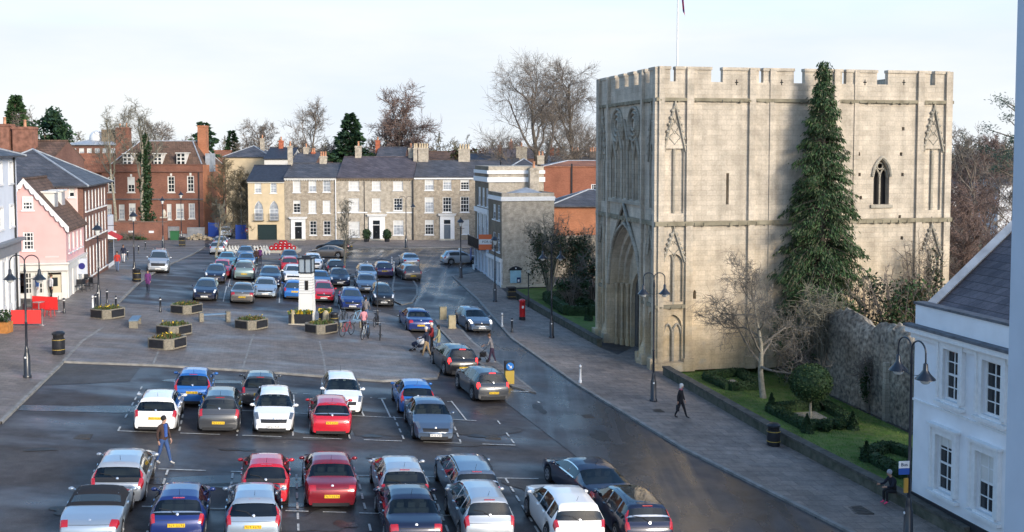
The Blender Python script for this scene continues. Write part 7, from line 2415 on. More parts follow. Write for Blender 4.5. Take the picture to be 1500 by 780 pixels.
def planter(px, py, label, rx=1.05, seed=1, ang=None, yellow=True):
    P = G(px, py, PD); a = math.atan2(-P.y, -P.x) + PI / 2 + R((seed * 7) % 11 - 5)
    P = P + Vector((0, 1, 0)) * rx * .95; P.z = zg(P.x, P.y) + PD
    r_ = thing('planter', label, 'planter', P, a, 'concrete planters on the paved square')
    h = .6
    oct_ = [(1.06 * rx * math.cos(PI / 2 * (k_ // 2) + (R(-13) if k_ % 2 == 0 else R(13))), 1.06 * rx * math.sin(PI / 2 * (k_ // 2) + (R(-13) if k_ % 2 == 0 else R(13)))) for k_ in range(8)]
    q = MB()
    inn = [(x * .84, y * .84) for x, y in oct_]
    for k_ in range(8):
        A_, B_ = oct_[k_], oct_[(k_ + 1) % 8]; C_, D_ = inn[k_], inn[(k_ + 1) % 8]
        q.poly([(*A_, 0), (*B_, 0), (*B_, h), (*A_, h)]); q.poly([(*A_, h), (*B_, h), (*D_, h), (*C_, h)]); q.poly([(*C_, h), (*D_, h), (*D_, h - .15), (*C_, h - .15)])
    q.build('shell', CONC, r_)
    q = MB(); q.poly([(*p, h - .12) for p in inn]); q.build('soil', mat('soil', (.05, .035, .025), .95, var=.3), r_)
    for k_ in range(8):
        A_, B_ = Vector(oct_[k_]), Vector(oct_[(k_ + 1) % 8])
        if k_ % 2 == 0: continue
        d = (B_ - A_); n = Vector((d.y, -d.x)).normalized()
        a1, b1 = A_ + d * .07 + n * .012, B_ - d * .07 + n * .012
        a2, b2 = a1 + n * .03, b1 + n * .03
        q = MB(); q.prism([tuple(a1), tuple(a2), tuple(b2), tuple(b1)], .1, h - .05); q.build('panel', BLACK, r_)
    q = MB(); rg = random.Random(seed)
    for k_ in range(300):
        a_ = rg.uniform(0, 6.3); rr = rx * .78 * math.sqrt(rg.random())
        p = Vector((rr * math.cos(a_), rr * math.sin(a_), h - .1)); hh = rg.uniform(.1, .3)
        s_ = Vector((rg.gauss(0, .05), rg.gauss(0, .05), 0)); q.cur = 0 if rg.random() < .55 else 1
        tp = p + Vector((rg.gauss(0, .06), rg.gauss(0, .06), hh)); q.poly([p - s_, p + s_, tp])
        if rg.random() < (.045 if yellow else .03):
            q.cur = 2
            u, v = Vector([rg.gauss(0, .035) for _ in range(3)]), Vector([rg.gauss(0, .035) for _ in range(3)]); q.poly([tp - u, tp + v, tp + u, tp - v])
    q.build('plants', [mat('planter_leaf', (.05, .09, .025), .7, var=.4, scale=8), mat('planter_brown', (.12, .09, .04), .8), mat('yellow_flower', (.62, .42, .03), .6)], r_)


for i, (px, py, lb) in enumerate(((150, 468, 'octagonal planter in front of the hooded lamp'), (267, 461, 'octagonal planter beside the car park, left of the long bench'), (248, 493, 'octagonal planter directly behind the nearest one'), (237, 513, 'octagonal planter nearest to us'), (363, 484, 'octagonal planter alone in the middle of the square'), (467, 490, 'octagonal planter beside the foot of the white pillar'))):
    planter(px, py, lb, 1.0, i)


def bench(px0, px1, py, label):
    A_, B_ = G(px0, py, PD), G(px1, py, PD)
    c = (A_ + B_) / 2; L = (B_ - A_).length
    r_ = thing('bench', label, 'bench', Vector((c.x, c.y, zg(c.x, c.y) + PD)), math.atan2(B_.y - A_.y, B_.x - A_.x))
    for sg in (1, -1):
        q = MB(); q.box(sg * L / 2 - .13, -.25, -.05, sg * L / 2 + .13, .25, .62); q.build('support', CONC, r_)
    q = MB()
    for k_ in range(3): q.box(-L / 2 + .13, -.22 + k_ * .15, .44, L / 2 - .13, -.09 + k_ * .15, .5)
    q.build('seat', BLUEI, r_)


bench(295, 334, 471, 'long bench with a blue-grey seat between two concrete blocks in the square')
P = G(193, 481, PD); P2 = G(203, 474, PD)
r_ = thing('bench', 'bench seen end-on right of the nearest-left planter', 'bench', (P + P2) / 2, ANG1)
(r_.location).z = zg(r_.location.x, r_.location.y) + PD
for sg in (1, -1):
    q = MB(); q.box(sg * .8 - .13, -.25, -.05, sg * .8 + .13, .25, .42); q.build('support', CONC, r_)
q = MB(); q.box(-.95, -.27, .42, .95, .27, .5); q.build('seat', BLUEI, r_)


def bin_(px, py, label, h=1.1, r=.3, sq=False, loc=None):
    P = G(px, py, PD); r_ = thing('litter_bin', label, 'bin', P, ANG2)
    q = MB()
    if sq:
        q.box(-r, -r, 0, r, r, h * .72); q.box(-r, -r, h * .72, -r + .08, r, h * .9); q.box(r - .08, -r, h * .72, r, r, h * .9); q.box(-r - .03, -r - .03, h * .9, r + .03, r + .03, h)
        q.build('shell', BLACK, r_)
        q = MB(); q.box(-r + .1, -r + .02, h * .72, r - .1, r - .02, h * .88); q.build('liner', DARKV, r_)
    else:
        q.lathe([(r * .9, 0), (r, .06), (r, h * .68)], 16); q.build('shell', BLACK, r_, 50)
        q = MB(); q.lathe([(r * .82, h * .68), (r * .82, h * .84)], 16); q.build('liner', DARKV, r_)
        q = MB(); q.lathe([(r, h * .84), (r * 1.02, h * .9), (r * .7, h * .98), (.03, h)], 16); q.build('lid', BLACK, r_, 50)
    for z in (h * .2, h * .62):
        q = MB()
        if sq: q.box(-r - .006, -r - .006, z, r + .006, r + .006, z + .02)
        else: q.lathe([(r + .006, z), (r + .006, z + .025)], 16)
        q.build('band', GOLD, r_)


bin_(86, 519, 'black litter bin with gold bands standing alone on the left paving', 1.25, .33)
bin_(1133, 653, 'black litter bin against the low garden wall', 1.05, .3)
bin_(749, 438, 'square black litter bin at the end of the left garden wall', 1.0, .33, True)
bin_(201, 413, 'black litter bin beside the west kerb lamp', 1.1, .3)
bin_(490, 482, 'black litter bin between the pillar and the bicycles', 1.15, .28)
bin_(267, 361, 'dark litter bin in front of the heap of sacks by the mansion', 1.1, .35, True)
# post box
P = G(765, 469, PD); r_ = thing('post_box', 'red pillar post box on the east pavement', 'post box', P, ANG1 + PI)
q = MB(); q.lathe([(.24, 0), (.24, .24), (.2, .26)], 20); q.build('base', BLACK, r_, 50)
q = MB(); q.lathe([(.22, .24), (.22, 1.36), (.25, 1.4), (.25, 1.46), (.2, 1.52), (.03, 1.57)], 20); bd = q.build('body', mat('post_box_red', (.5, .012, .015), .3, coat=.6), r_, 40)
q = MB(); q.box(.2, -.09, 1.2, .232, .09, 1.24); q.build('slot', DARKV, bd)
q = MB(); q.box(.2, -.07, .9, .228, .07, 1.08); q.build('notice', WHITE, bd)
# pillar of the white illuminated sign
P = G(450, 471, PD + .12); y_ = P.y
r_ = thing('sign_pillar', 'white tapered sign pillar with a dark lantern on top in the middle of the square', 'sign pillar', P, R(-6))
Hs = zat(400, y_) - P.z; Ht = zat(376, y_) - P.z
w0 = 19.5 / FPX * y_ / 2
q = MB()
n = 8
rows = []
for k_ in range(n + 1):
    z = Hs * k_ / n; w_ = w0 * (1.12 - .2 * k_ / n)
    rows.append([(-w_, -w_ * .8, z), (w_, -w_ * .8, z), (w_, w_ * .8, z), (-w_, w_ * .8, z)])
ids = q.grid(rows, True); q.face(ids[-1])
q.build('shaft', mat('pillar_white', (.74, .75, .74), .5), r_)
for k_ in range(7):
    z = Hs * (.58 + .055 * k_); w_ = w0 * (1.12 - .2 * z / Hs) + .015
    q = MB(); q.box(-w_, -w_ * .8, z, w_, w_ * .8, z + .05); q.build('course', mat('pillar_groove', (.5, .5, .5), .6), r_)
q = MB(); z = Hs * .66; q.box(-.02, -w0 * .86, z, .2, -w0 * .7, z + .62); q.build('slot_panel', DARKV, r_)
q = MB(); q.box(-w0 * 1.05, -w0 * .9, Hs, w0 * 1.05, w0 * .9, Hs + .08)
q.box(-w0 * 1.15, -w0, Ht - .14, w0 * 1.15, w0, Ht - .04); q.box(-w0 * .6, -w0 * .5, Ht - .04, w0 * .6, w0 * .5, Ht + .08)
for sx in (-1, 0, 1):
    for sy in (-1, 1): q.box(sx * w0 * .95 - .03, sy * w0 * .8 - .03, Hs + .08, sx * w0 * .95 + .03, sy * w0 * .8 + .03, Ht - .14)
l_ = q.build('lantern', IRON, r_)
q = MB(); q.box(-w0 * .9, -w0 * .75, Hs + .08, w0 * .9, w0 * .75, Ht - .14); q.build('pane', mat('lantern_glass', (.3, .36, .42), .1, spec=.7), l_)
# its stepped base with stone posts, and troughs on it
P0_ = G(424, 477, PD); P1_ = G(483, 476, PD); c = (P0_ + P1_) / 2 + Vector((0, .7, 0)); c.z = zg(c.x, c.y) + PD
r_ = thing('stone_step', 'low stone step with corner posts round the foot of the white pillar', 'step', c, 0)
Lb = (P1_ - P0_).length / 2
q = MB(); q.box(-Lb, -1.0, -.1, Lb, 1.0, .13); q.build('slab', STONE_PALE, r_)
for sx in (-1, 1):
    for sy in (-1, 1):
        q = MB(); q.lathe([(.22, .13), (.2, .8), (.12, .95), (.05, 1.0)], 8, (sx * (Lb - .3), sy * .75, 0)); q.build('post', mat('yellow_stone', (.4, .34, .22)), r_, 50)
for px, w_, lb in ((440, .75, 'black trough of yellow flowers at the foot of the white pillar'), (477, .42, 'small black trough right of the white pillar')):
    P = G(px, 473, PD + .13) + Vector((0, .1, 0)); P.z = c.z + .13
    t_ = thing('flower_trough', lb, 'trough', P)
    q = MB(); q.box(-w_, -.25, 0, w_, .25, .62); q.build('box', BLACK, t_)
    q = MB(); rg = random.Random(px)
    for k_ in range(110):
        p = Vector((rg.uniform(-w_, w_) * .95, rg.uniform(-.22, .22), .6)); q.cur = 0 if rg.random() < .72 else 1
        tp = p + Vector((rg.gauss(0, .06), rg.gauss(0, .06), rg.uniform(.08, .3))); u = Vector((rg.gauss(0, .06), rg.gauss(0, .06), .02)); q.poly([p - u, p + u, tp + u * .8, tp - u * .8])
    q.build('plants', [mat('planter_leaf', (.05, .09, .025)), mat('yellow_flower', (.62, .42, .03))], t_)

# cafe: red barriers, tables, chairs
REDC = mat('red_banner', (.62, .02, .02), .6, var=.05)
STEEL = mat('brushed_steel', (.4, .41, .43), .35, metal=.8)
def barrier(px0, py0, px1, py1, label, h=.95):
    A_, B_ = G(px0, py0, PD), G(px1, py1, PD); L = (B_ - A_).length
    r_ = thing('cafe_barrier', label, 'barrier', A_, math.atan2(B_.y - A_.y, B_.x - A_.x), 'red cafe barriers')
    dzv = (B_.z - A_.z)
    for x in (0, L):
        q = MB(); zz_ = dzv * x / L; q.lathe([(.2, 0), (.2, .03), (.03, .05), (.025, h + .05), (.04, h + .08)], 10, (x, 0, zz_)); q.build('post', STEEL, r_, 50)
    q = MB(); q.poly([(.06, 0, .12), (L - .06, 0, .12 + dzv), (L - .06, 0, h + dzv), (.06, 0, h)]); q.poly([(.06, .03, h), (L - .06, .03, h + dzv), (L - .06, .03, .12 + dzv), (.06, .03, .12)])
    q.build('banner', REDC, r_)
barrier(15, 478, 62, 477, 'red cafe barrier nearest to us in front of the pale house')
barrier(46, 455, 86, 457, 'red cafe barrier behind the metal table')
def chair(px, py, label, m, ang=0.0):
    P = G(px, py, PD); r_ = thing('cafe_chair', label, 'chair', P, ang)
    q = MB(); q.box(-.22, -.22, .43, .22, .22, .47); q.build('seat', m, r_)
    q = MB(); q.box(-.22, .19, .5, .22, .23, .9); q.build('backrest', m, r_)
    for sx in (-1, 1):
        for sy in (-1, 1):
            q = MB(); q.tube([(sx * .22, sy * .22, 0), (sx * .19, sy * .19, .45)], .018, 5); q.build('leg', m, r_)
def table(px, py, label, m):
    P = G(px, py, PD); r_ = thing('cafe_table', label, 'table', P)
    q = MB(); q.lathe([(.36, .7), (.36, .73)], 16); q.build('tabletop', m, r_)
    q = MB(); q.lathe([(.25, 0), (.25, .03), (.035, .05), (.035, .7)], 10); q.build('pedestal', m, r_)
chair(73, 464, 'red plastic chair between the two red barriers', REDC, R(80))
table(57, 459, 'pale metal cafe table between the red barriers', STEEL)
chair(42, 462, 'dark red cafe chair behind the nearest red barrier', mat('dark_red_seat', (.1, .012, .02), .6), R(-60))
chair(30, 466, 'dark cafe chair at the left end of the nearest red barrier', BLACK, R(-80))
table(120, 424, 'left dark cafe table by the sign with the blue disc', BLACK); table(131, 420, 'right dark cafe table towards the hooded lamp', BLACK)
for i, (px, py, lb) in enumerate(((115, 428, 'dark chair nearest the sign post with the blue disc'), (126, 427, 'dark chair at the near side between the dark tables'), (137, 424, 'dark chair nearest the hooded lamp'), (124, 418, 'dark chair behind the dark tables'))): chair(px, py, lb, BLACK, i * 1.3)
P = G(4, 489, PD); r_ = thing('wood_planter', 'orange wooden planter with a green bush at the left edge', 'planter', P)
q = MB(); q.box(-.7, 0, 0, .28, .7, .62); q.build('box', mat('orange_wood', (.42, .18, .05), .7, var=.2, scale=6), r_)
q = MB(); leafcloud(q, [((-.2, .35, .95), (.5, .4, .45))], 300, .09, random.Random(3)); q.build('foliage', BOXL, r_)

# poppy wreaths and little crosses before the terrace
P = G(410, 371, PD); r_ = thing('memorial_step', 'low pale stone step carrying the poppy wreaths', 'step', P)
q = MB(); q.box(-1.6, 0, -.1, 1.9, 2.6, .28); q.box(-1.2, .5, .28, 1.5, 2.3, .52); q.box(-.7, .9, .52, 1.0, 2.1, .78); q.build('stone', STONE_PALE, r_)
POPPY = mat('poppy_red', (.5, .012, .02), .6)
for i, (dx, lv) in enumerate([(-1.0 + .5 * k_, 0) for k_ in range(6)] + [(-.6 + .5 * k_, 1) for k_ in range(4)] + [(-.1, 2), (.35, 2)]):
    z = (.28, .52, .78)[lv]; yy = (.28, .78, 1.2)[lv]
    w_ = thing('poppy_wreath', 'round red poppy wreath with a white centre on the memorial step', 'wreath', P + Vector((dx, yy, z + .26)), 0, 'poppy wreaths on the memorial step')
    q = MB(); ring = [Vector((.2 * math.cos(2 * PI * k_ / 14), .0, .22 * math.sin(2 * PI * k_ / 14))) for k_ in range(15)]; q.tube(ring, .08, 6); q.xf(Matrix.Rotation(R(-14), 4, 'X')); q.build('ring', POPPY, w_, 60)
    q = MB(); q.lathe([(.075, 0), (.075, .02)], 10); q.xf(Matrix.Rotation(R(76), 4, 'X') @ Matrix.Translation((0, 0, 0))); q.build('centre', WHITE, w_)
n_ = 0
rg = random.Random(6)
pr0 = None
CRM = mat('white_wood', (.7, .7, .66), .7)
for row in range(6):
    for k_ in range(14):
        px = 331 + k_ * 4.6 + row * 1.0; py = 366 + row * 1.9
        if 384 < px < 398 and row > 4: continue
        P = G(px, py, PD)
        if pr0 is None:
            pr0 = thing('small_cross', 'small white wooden cross in the rows left of the poppy wreaths', 'cross', P, 0, 'rows of small white crosses')
            q = MB(); q.box(-.035, -.015, 0, .035, .015, .5); q.box(-.13, -.018, .3, .13, .018, .37); q.build('cross', CRM, pr0); o = pr0
        else:
            o = copy_tree(pr0)
        o.location = P; o.rotation_euler = (rg.gauss(0, .06), rg.gauss(0, .06), rg.gauss(0, .2))
# hoardings, bin, heap, barriers near the lane
for px, lb in ((313, 'left blue hoarding panel by the lane'), (353, 'right blue hoarding panel by the cream house')):
    P = G(px, 351 if px > 330 else 347, 0); r_ = thing('hoarding', lb, 'hoarding', P)
    w_ = 8 / FPX * P.y
    q = MB(); q.box(-w_, 0, 0, w_, .06, 1.9); q.build('board', mat('hoarding_blue', (.02, .06, .3), .5), r_)
    for sx in (-.9, .9):
        q = MB(); q.box(sx * w_ - .04, .07, 0, sx * w_ + .04, .15, 2.0); q.build('post', BLUEI, r_)
P = G(362, 351); r_ = thing('road_sign', 'round red and white no entry style sign by the right hoarding', 'sign', P)
q = MB(); q.tube([(0, 0, 0), (0, 0, 1.3)], .03, 6); q.build('pole', BLACK, r_)
q = MB(); q.lathe([(.26, 0), (.26, .03)], 16); q.xf(Matrix.Translation((0, -.03, 1.2)) @ Matrix.Rotation(PI / 2, 4, 'X')); d_ = q.build('disc', mat('sign_red', (.55, .02, .04), .4), r_)
q = MB(); q.lathe([(.13, 0), (.13, .01)], 12); q.xf(Matrix.Translation((0, -.062, 1.2)) @ Matrix.Rotation(PI / 2, 4, 'X')); q.build('centre', WHITE, d_)
P = G(255, 353); r_ = thing('wheelie_bin', 'green bin beside the end of the garden wall', 'bin', P)
q = MB(); q.box(-.5, 0, .1, .5, .7, 1.15); q.build('tub', mat('bin_green', (.03, .13, .05), .5), r_)
q = MB(); q.box(-.55, -.05, 1.15, .55, .75, 1.25); q.build('lid', mat('bin_green', (.03, .13, .05)), r_)
q = MB()
P = G(287, 353); r_ = thing('rubble_heap', 'heap of pale rubble and sacks in front of the mansion steps', 'heap', P)
rg = random.Random(5)
for k_ in range(70):
    a_ = rg.uniform(0, 6.3); rr = rg.random(); q.ell((rr * 2.0 * math.cos(a_), 1 + rr * .9 * math.sin(a_), .1 + .8 * (1 - rr) * rg.random()), (rg.uniform(.14, .32), rg.uniform(.14, .3), rg.uniform(.1, .2)), 6, 4)
q.build('rubble', mat('rubble_pale', (.3, .25, .18), .95, var=.4, scale=3, bump=.4), r_)
# bicycles
def bicycle(px, py, ang, label, col, dz=PD):
    P = G(px, py, dz); r_ = thing('bicycle', label, 'bicycle', P, ang, 'bicycles at the blue rail')
    for x in (-.5, .52):
        q = MB(); q.tube([(x + .33 * math.cos(2 * PI * k_ / 18), 0, .34 + .33 * math.sin(2 * PI * k_ / 18)) for k_ in range(19)], .022, 5); w_ = q.build('wheel', TYRE, r_, 60)
        q = MB()
        for k_ in range(8): q.tube([(x, 0, .34), (x + .32 * math.cos(k_ * PI / 4), 0, .34 + .32 * math.sin(k_ * PI / 4))], .005, 3)
        q.build('spokes', STEEL, w_)
    q = MB(); A_, B_, C_, D_, E_ = (-.5, 0, .34), (-.05, 0, .3), (-.2, 0, .82), (.38, 0, .84), (.52, 0, .34)
    for u, v in ((A_, B_), (B_, C_), (A_, C_), (C_, D_), (B_, D_), (D_, E_), (D_, (.36, 0, .98))): q.tube([u, v], .021, 6)
    q.build('frame', mat('bike_' + col[0], col[1], .3, coat=.5), r_, 60)
    q = MB(); q.box(-.33, -.07, .86, -.08, .07, .93); q.tube([(-.2, 0, .8), (-.21, 0, .88)], .015, 5); q.build('saddle', BLACK, r_)
    q = MB(); q.tube([(.3, -.28, 1.0), (.38, 0, .99), (.3, .28, 1.0)], .016, 5); q.build('handlebar', STEEL, r_)
    q = MB(); q.tube([(-.05, -.12, .3), (-.05, .12, .3)], .02, 5); q.box(.08, -.16, .18, .16, -.06, .2); q.box(-.26, .06, .4, -.18, .16, .42); q.build('pedals', TRIM, r_)
RB = mat('x', (0, 0, 0)) if False else None
bicycle(503, 474, R(80), 'dark bicycle standing beyond the blue rail', ('dark', (.03, .04, .05)))
bicycle(508, 492, R(65), 'red-framed bicycle leaning at the near side of the blue rail', ('red', (.3, .03, .04)))
bicycle(535, 496, R(78), 'silver bicycle seen end-on beside the person in pink', ('silver', (.4, .45, .5)))
bicycle(539, 494, R(100), 'blue bicycle right beside the silver one', ('blue', (.08, .25, .5)))
bicycle(524, 474, R(60), 'light blue bicycle beyond the person in pink', ('light', (.2, .4, .6)))
bicycle(551, 478, R(85), 'black bicycle against the thin post', ('black', (.015, .015, .02)))
bicycle(557, 497, R(95), 'black bicycle alone nearest the road', ('black', (.015, .015, .02)))
A_, B_ = G(497, 482, PD), G(530, 482, PD); r_ = thing('cycle_rail', 'blue-grey cycle rail between the bicycles', 'rail', A_, math.atan2(B_.y - A_.y, B_.x - A_.x))
L = (B_ - A_).length
q = MB(); q.box(0, -.06, .42, L, .06, .54); q.build('rail', BLUEI, r_)
for x in (.1, L - .1):
    q = MB(); q.box(x - .06, -.1, 0, x + .06, .1, .42); q.build('support', CONC, r_)
# window jamb of the room the picture is taken from
j = thing('window_jamb', 'pale blue-white painted window jamb at the right edge, close to us', 'window frame', (1.2, 2.52, 11.0))
xj = xat(1483, 2.66)
q = MB(); q.box(xj - 1.2, -.02, 0, xj - 1.2 + .06, .14, 3.2); q.build('post', mat('jamb_paint', (.5, .57, .68), .6, var=.04, scale=8), j)
q = MB(); q.box(xj - 1.2 + .06, .02, 0, xj - 1.2 + .085, .1, 3.2); q.build('moulding', mat('jamb_paint', (.5, .57, .68)), j)
# ------------------------------------------------------------------ people
SKIN = mat('skin', (.5, .29, .21), .55)


def cloth(n, c): return mat('cloth_' + n, c, .85, var=.12, scale=9)


NAVY, JEANS, KHAKI, OLIVE, REDJ, PURP, BROWNJ, BLACKC, GREYC, PINKC, WHITEC, DENIM = (cloth('navy', (.015, .02, .045)), cloth('jeans', (.04, .085, .22)), cloth('khaki', (.34, .24, .14)), cloth('olive', (.3, .28, .16)), cloth('red', (.25, .02, .025)), cloth('purple', (.12, .03, .14)),
    cloth('brown', (.06, .035, .03)), cloth('black', (.014, .014, .018)), cloth('grey', (.2, .19, .2)), cloth('pink', (.6, .26, .3)), cloth('white', (.6, .6, .62)), cloth('denim', (.1, .15, .26)))
HAIRD, HAIRG, HAIRB = mat('dark_hair', (.02, .014, .01), .7), mat('white_hair', (.6, .58, .55), .7), mat('brown_hair', (.09, .05, .03), .7)
SHOED, SHOEW, SHOEP = mat('dark_shoe', (.02, .018, .018), .5), mat('pale_shoe', (.5, .48, .46), .5), mat('pink_shoe', (.7, .06, .16), .5)


def person(label, px, py, ang, top, bottom, hair, shoe=None, H=1.72, stride=.25, arms=((.12, -.1), (-.12, .12)), lean=0.0, seated=False, hat=None, bend=(.0, .0), dz=PD, loc=None, long_coat=False, headturn=0.0, fem=False, scarf=None):
    """arms: (swing of the upper arm, extra bend of the forearm) for the left and the right one, radians, forward positive"""
    shoe = shoe or SHOED
    P = loc or G(px, py, dz)
    r_ = thing('person', label, 'person', P, ang)
    s = H / 1.75
    V, E, Rd = [], [], []
    bones = []

    def v(p, r):
        V.append(Vector(p) * s); Rd.append(r * s if not isinstance(r, tuple) else tuple(q * s for q in r)); return len(V) - 1

    def e(a, b, m): E.append((a, b)); bones.append((a, b, m))
    hz = .93 if not seated else .5
    def L(x, z): return x + lean * (z - hz)
    pel = v((0, 0, hz), (.15, .12)); wai = v((L(0, hz + .16), 0, hz + .16), (.14, .11)); che = v((L(0, hz + .38), 0, hz + .38), (.165, .125))
    nb = v((L(.0, hz + .53), 0, hz + .53), .075); nk = v((L(.02, hz + .59), 0, hz + .59), .055)
    hl = v((L(.05, hz + .64), 0, hz + .64), .072); hm = v((L(.05, hz + .725), 0, hz + .725), .095); ht = v((L(.03, hz + .80), 0, hz + .80), .065)
    nose = v((L(.155, hz + .70), 0, hz + .70), .016)
    e(pel, wai, 1 if not long_coat else 0); e(wai, che, 0); e(che, nb, 0); e(nb, nk, 2); e(nk, hl, 2); e(hl, hm, 2); e(hm, ht, 2); e(hm, nose, 2)
    sw = .165 if fem else .19
    for k, sg in enumerate((1, -1)):
        S = v((L(-.01, hz + .47), sg * sw, hz + .47), .075)
        a, b = arms[k]
        el = Vector((L(-.01, hz + .47) + .29 * math.sin(a), sg * (sw + .05), hz + .47 - .29 * math.cos(a)))
        wr = el + Vector((.25 * math.sin(a + b), -sg * .03, -.25 * math.cos(a + b)))
        d = (wr - el).normalized()
        hd = wr + d * .075
        I = v(el, .052); W_ = v(wr, .036); Hn = v(hd, (.036, .024))
        e(che, S, 0); e(S, I, 0); e(I, W_, 0); e(W_, Hn, 2)
        side = Vector((0, 1, 0)); fwd = d.cross(side)
        for n, (off, ln) in enumerate(((-.027, .07), (-.009, .08), (.009, .075), (.027, .06))):
            p1 = hd + d * .035 + fwd * off; p2 = p1 + d * ln * .55 + side * -sg * .012; p3 = p2 + d * ln * .4 + side * -sg * .028
            a1, a2, a3 = v(p1, .0105), v(p2, .0095), v(p3, .008); e(Hn, a1, 2); e(a1, a2, 2); e(a2, a3, 2)
        t1 = v(hd + d * .0 + fwd * .04, .012); t2 = v(hd + d * .04 + fwd * .058 + side * -sg * .015, .010); e(Hn, t1, 2); e(t1, t2, 2)
        hp = v((0, sg * .09, hz - .03), (.105, .1))
        e(pel, hp, 1)
        if seated:
            kn = Vector((.43, sg * .1, .5)); an = Vector((.4, sg * .1, .09))
        else:
            th = stride * sg
            kn = Vector((.43 * math.sin(th) + .03, sg * .09, hz - .03 - .43 * math.cos(th)))
            th2 = th - (.15 if th < 0 else .0) - bend[k]
            an = kn + Vector((.42 * math.sin(th2), 0, -.42 * math.cos(th2)))
            an.z = max(an.z, .08)
        K_ = v(kn, .07); A_ = v(an, .046); F_ = v((an.x + .06, an.y, .045 if an.z < .14 else an.z - .05), .042); T_ = v((an.x + .17, an.y + sg * .015, .035 if an.z < .14 else an.z - .06), .03)
        e(hp, K_, 1); e(K_, A_, 1); e(A_, F_, 3); e(F_, T_, 3)
    me = bpy.data.meshes.new('person'); me.from_pydata(V, E, [])
    o = bpy.data.objects.new('tmp', me); COL.objects.link(o)
    o.modifiers.new('skin', 'SKIN'); sb = o.modifiers.new('sub', 'SUBSURF'); sb.levels = 1; sb.render_levels = 1
    for i, q in enumerate(me.skin_vertices[0].data):
        r = Rd[i]
        q.radius = r if isinstance(r, tuple) else (r, r)
        q.use_root = (i == 0)
    dg = bpy.context.evaluated_depsgraph_get(); dg.update()
    m2 = bpy.data.meshes.new_from_object(o.evaluated_get(dg))
    bpy.data.objects.remove(o)
    m2.name = 'body'
    m2.materials.clear()
    for m_ in (top, bottom, SKIN, shoe): m2.materials.append(m_)
    for p in m2.polygons:
        c = p.center; best = (9, 0)
        for a, b, mi in bones:
            A_, B_ = V[a], V[b]; d = B_ - A_
            t_ = max(0, min(1, (c - A_).dot(d) / max(1e-9, d.length_squared)))
            ra = Rd[a] if not isinstance(Rd[a], tuple) else max(Rd[a]); rb = Rd[b] if not isinstance(Rd[b], tuple) else max(Rd[b])
            q = (c - A_ - d * t_).length - (ra + (rb - ra) * t_)
            if q < best[0]: best = (q, mi)
        p.material_index = best[1]; p.use_smooth = True
    if not seated:
        for p in m2.polygons:
            if p.material_index == 1 and p.center.z > (hz - (.03 if not long_coat else .28)) * s: p.material_index = 0
    bo = bpy.data.objects.new('body', m2); COL.objects.link(bo); bo.parent = r_
    hc = V[hm]
    q = MB()
    hr = .112 * s
    q.ell((hc.x - .022 * s, 0, hc.z + .028 * s), (hr, hr * .92, hr * 1.0), 12, 8)
    if fem: q.ell((hc.x - .05 * s, 0, hc.z - .06 * s), (hr * .72, hr * .85, hr * 1.1), 10, 6)
    q.build('hat' if hat else 'hair', hat or hair, r_, 80)
    for sg in (1, -1):
        q = MB(); q.ell((hc.x + .09 * s, sg * .034 * s, hc.z - .003 * s), (.012, .014, .01), 6, 4); q.build('eye', DARKV, r_)
    q = MB(); q.box(hc.x + .086 * s, -.024 * s, hc.z - .062 * s, hc.x + .1 * s, .024 * s, hc.z - .054 * s); q.build('mouth', mat('lips', (.3, .1, .09), .5), r_)
    if scarf:
        q = MB(); q.lathe([(.09, 0), (.1, .04), (.08, .09)], 10, (V[nb].x, 0, V[nb].z - .02)); q.build('scarf', scarf, r_)
    return r_


cr = math.radians
man = person('man in a dark brown jacket and blue jeans walking across the car park', 240, 679, cr(-25), BROWNJ, JEANS, HAIRD, SHOEW, 1.78, .26, ((.15, .3), (-.2, .3)), hat=cloth('dark_cap', (.02, .018, .02)), dz=.02)
q = MB(); q.box(.075, -.06, 1.02, .15, .06, 1.5); q.build('shirt_front', cloth('blue_shirt', (.04, .1, .35)), man)
wom = person('white-haired woman in a black coat carrying a dark handbag along the east pavement', 997, 612, ANG1 + PI + R(50), BLACKC, BLACKC, HAIRG, None, 1.66, .3, ((.2, .2), (-.25, .2)), long_coat=True, fem=True, scarf=cloth('scarf', (.35, .12, .16)))
A_ = ANG1 + PI + R(50); P = wom.location + Vector((math.cos(A_), math.sin(A_), 0)) * -.09 + Vector((-math.sin(A_), math.cos(A_), 0)) * -.19 + Vector((0, 0, .57))
h_ = thing('handbag', 'dark handbag hanging from the hand of the white-haired woman', 'bag', P)
q = MB(); q.box(-.06, -.17, -.2, .06, .17, .05); q.build('pouch', BLACKC, h_)
q = MB(); q.tube([(0, -.12, .04), (0, -.08, .2), (0, .08, .2), (0, .12, .04)], .012, 5); q.build('strap', BLACKC, h_)
# seated on the low wall by the bus stop
Ps = G(1309, 738, PD)
sw_ = Vector((Ps.x, Ps.y, zg(Ps.x, Ps.y) + PD + .06))
person('person in a grey woolly hat and pink shoes sitting by the bus stop', 0, 0, R(200), cloth('dark_navy', (.012, .014, .025)), BLACKC, HAIRD, SHOEP, 1.66, 0, ((.6, 1.0), (.6, 1.0)), lean=.28, seated=True, hat=cloth('grey_wool', (.36, .36, .4)), loc=sw_)
person('person in a purple coat walking along the west kerb', 217, 428, ANG1 + PI, PURP, NAVY, HAIRD, None, 1.68, .25, dz=.02, long_coat=True, fem=True)
person('man in navy and khaki trousers pushing the pushchair', 625, 523, R(165), NAVY, KHAKI, HAIRG, None, 1.78, .22, ((.55, .75), (.5, .75)), dz=.04)
person('person in a dark red jacket standing behind the man with the pushchair', 633, 516, R(200), REDJ, BLACKC, HAIRG, None, 1.78, .12, ((.4, .8), (.2, .5)), dz=.04)
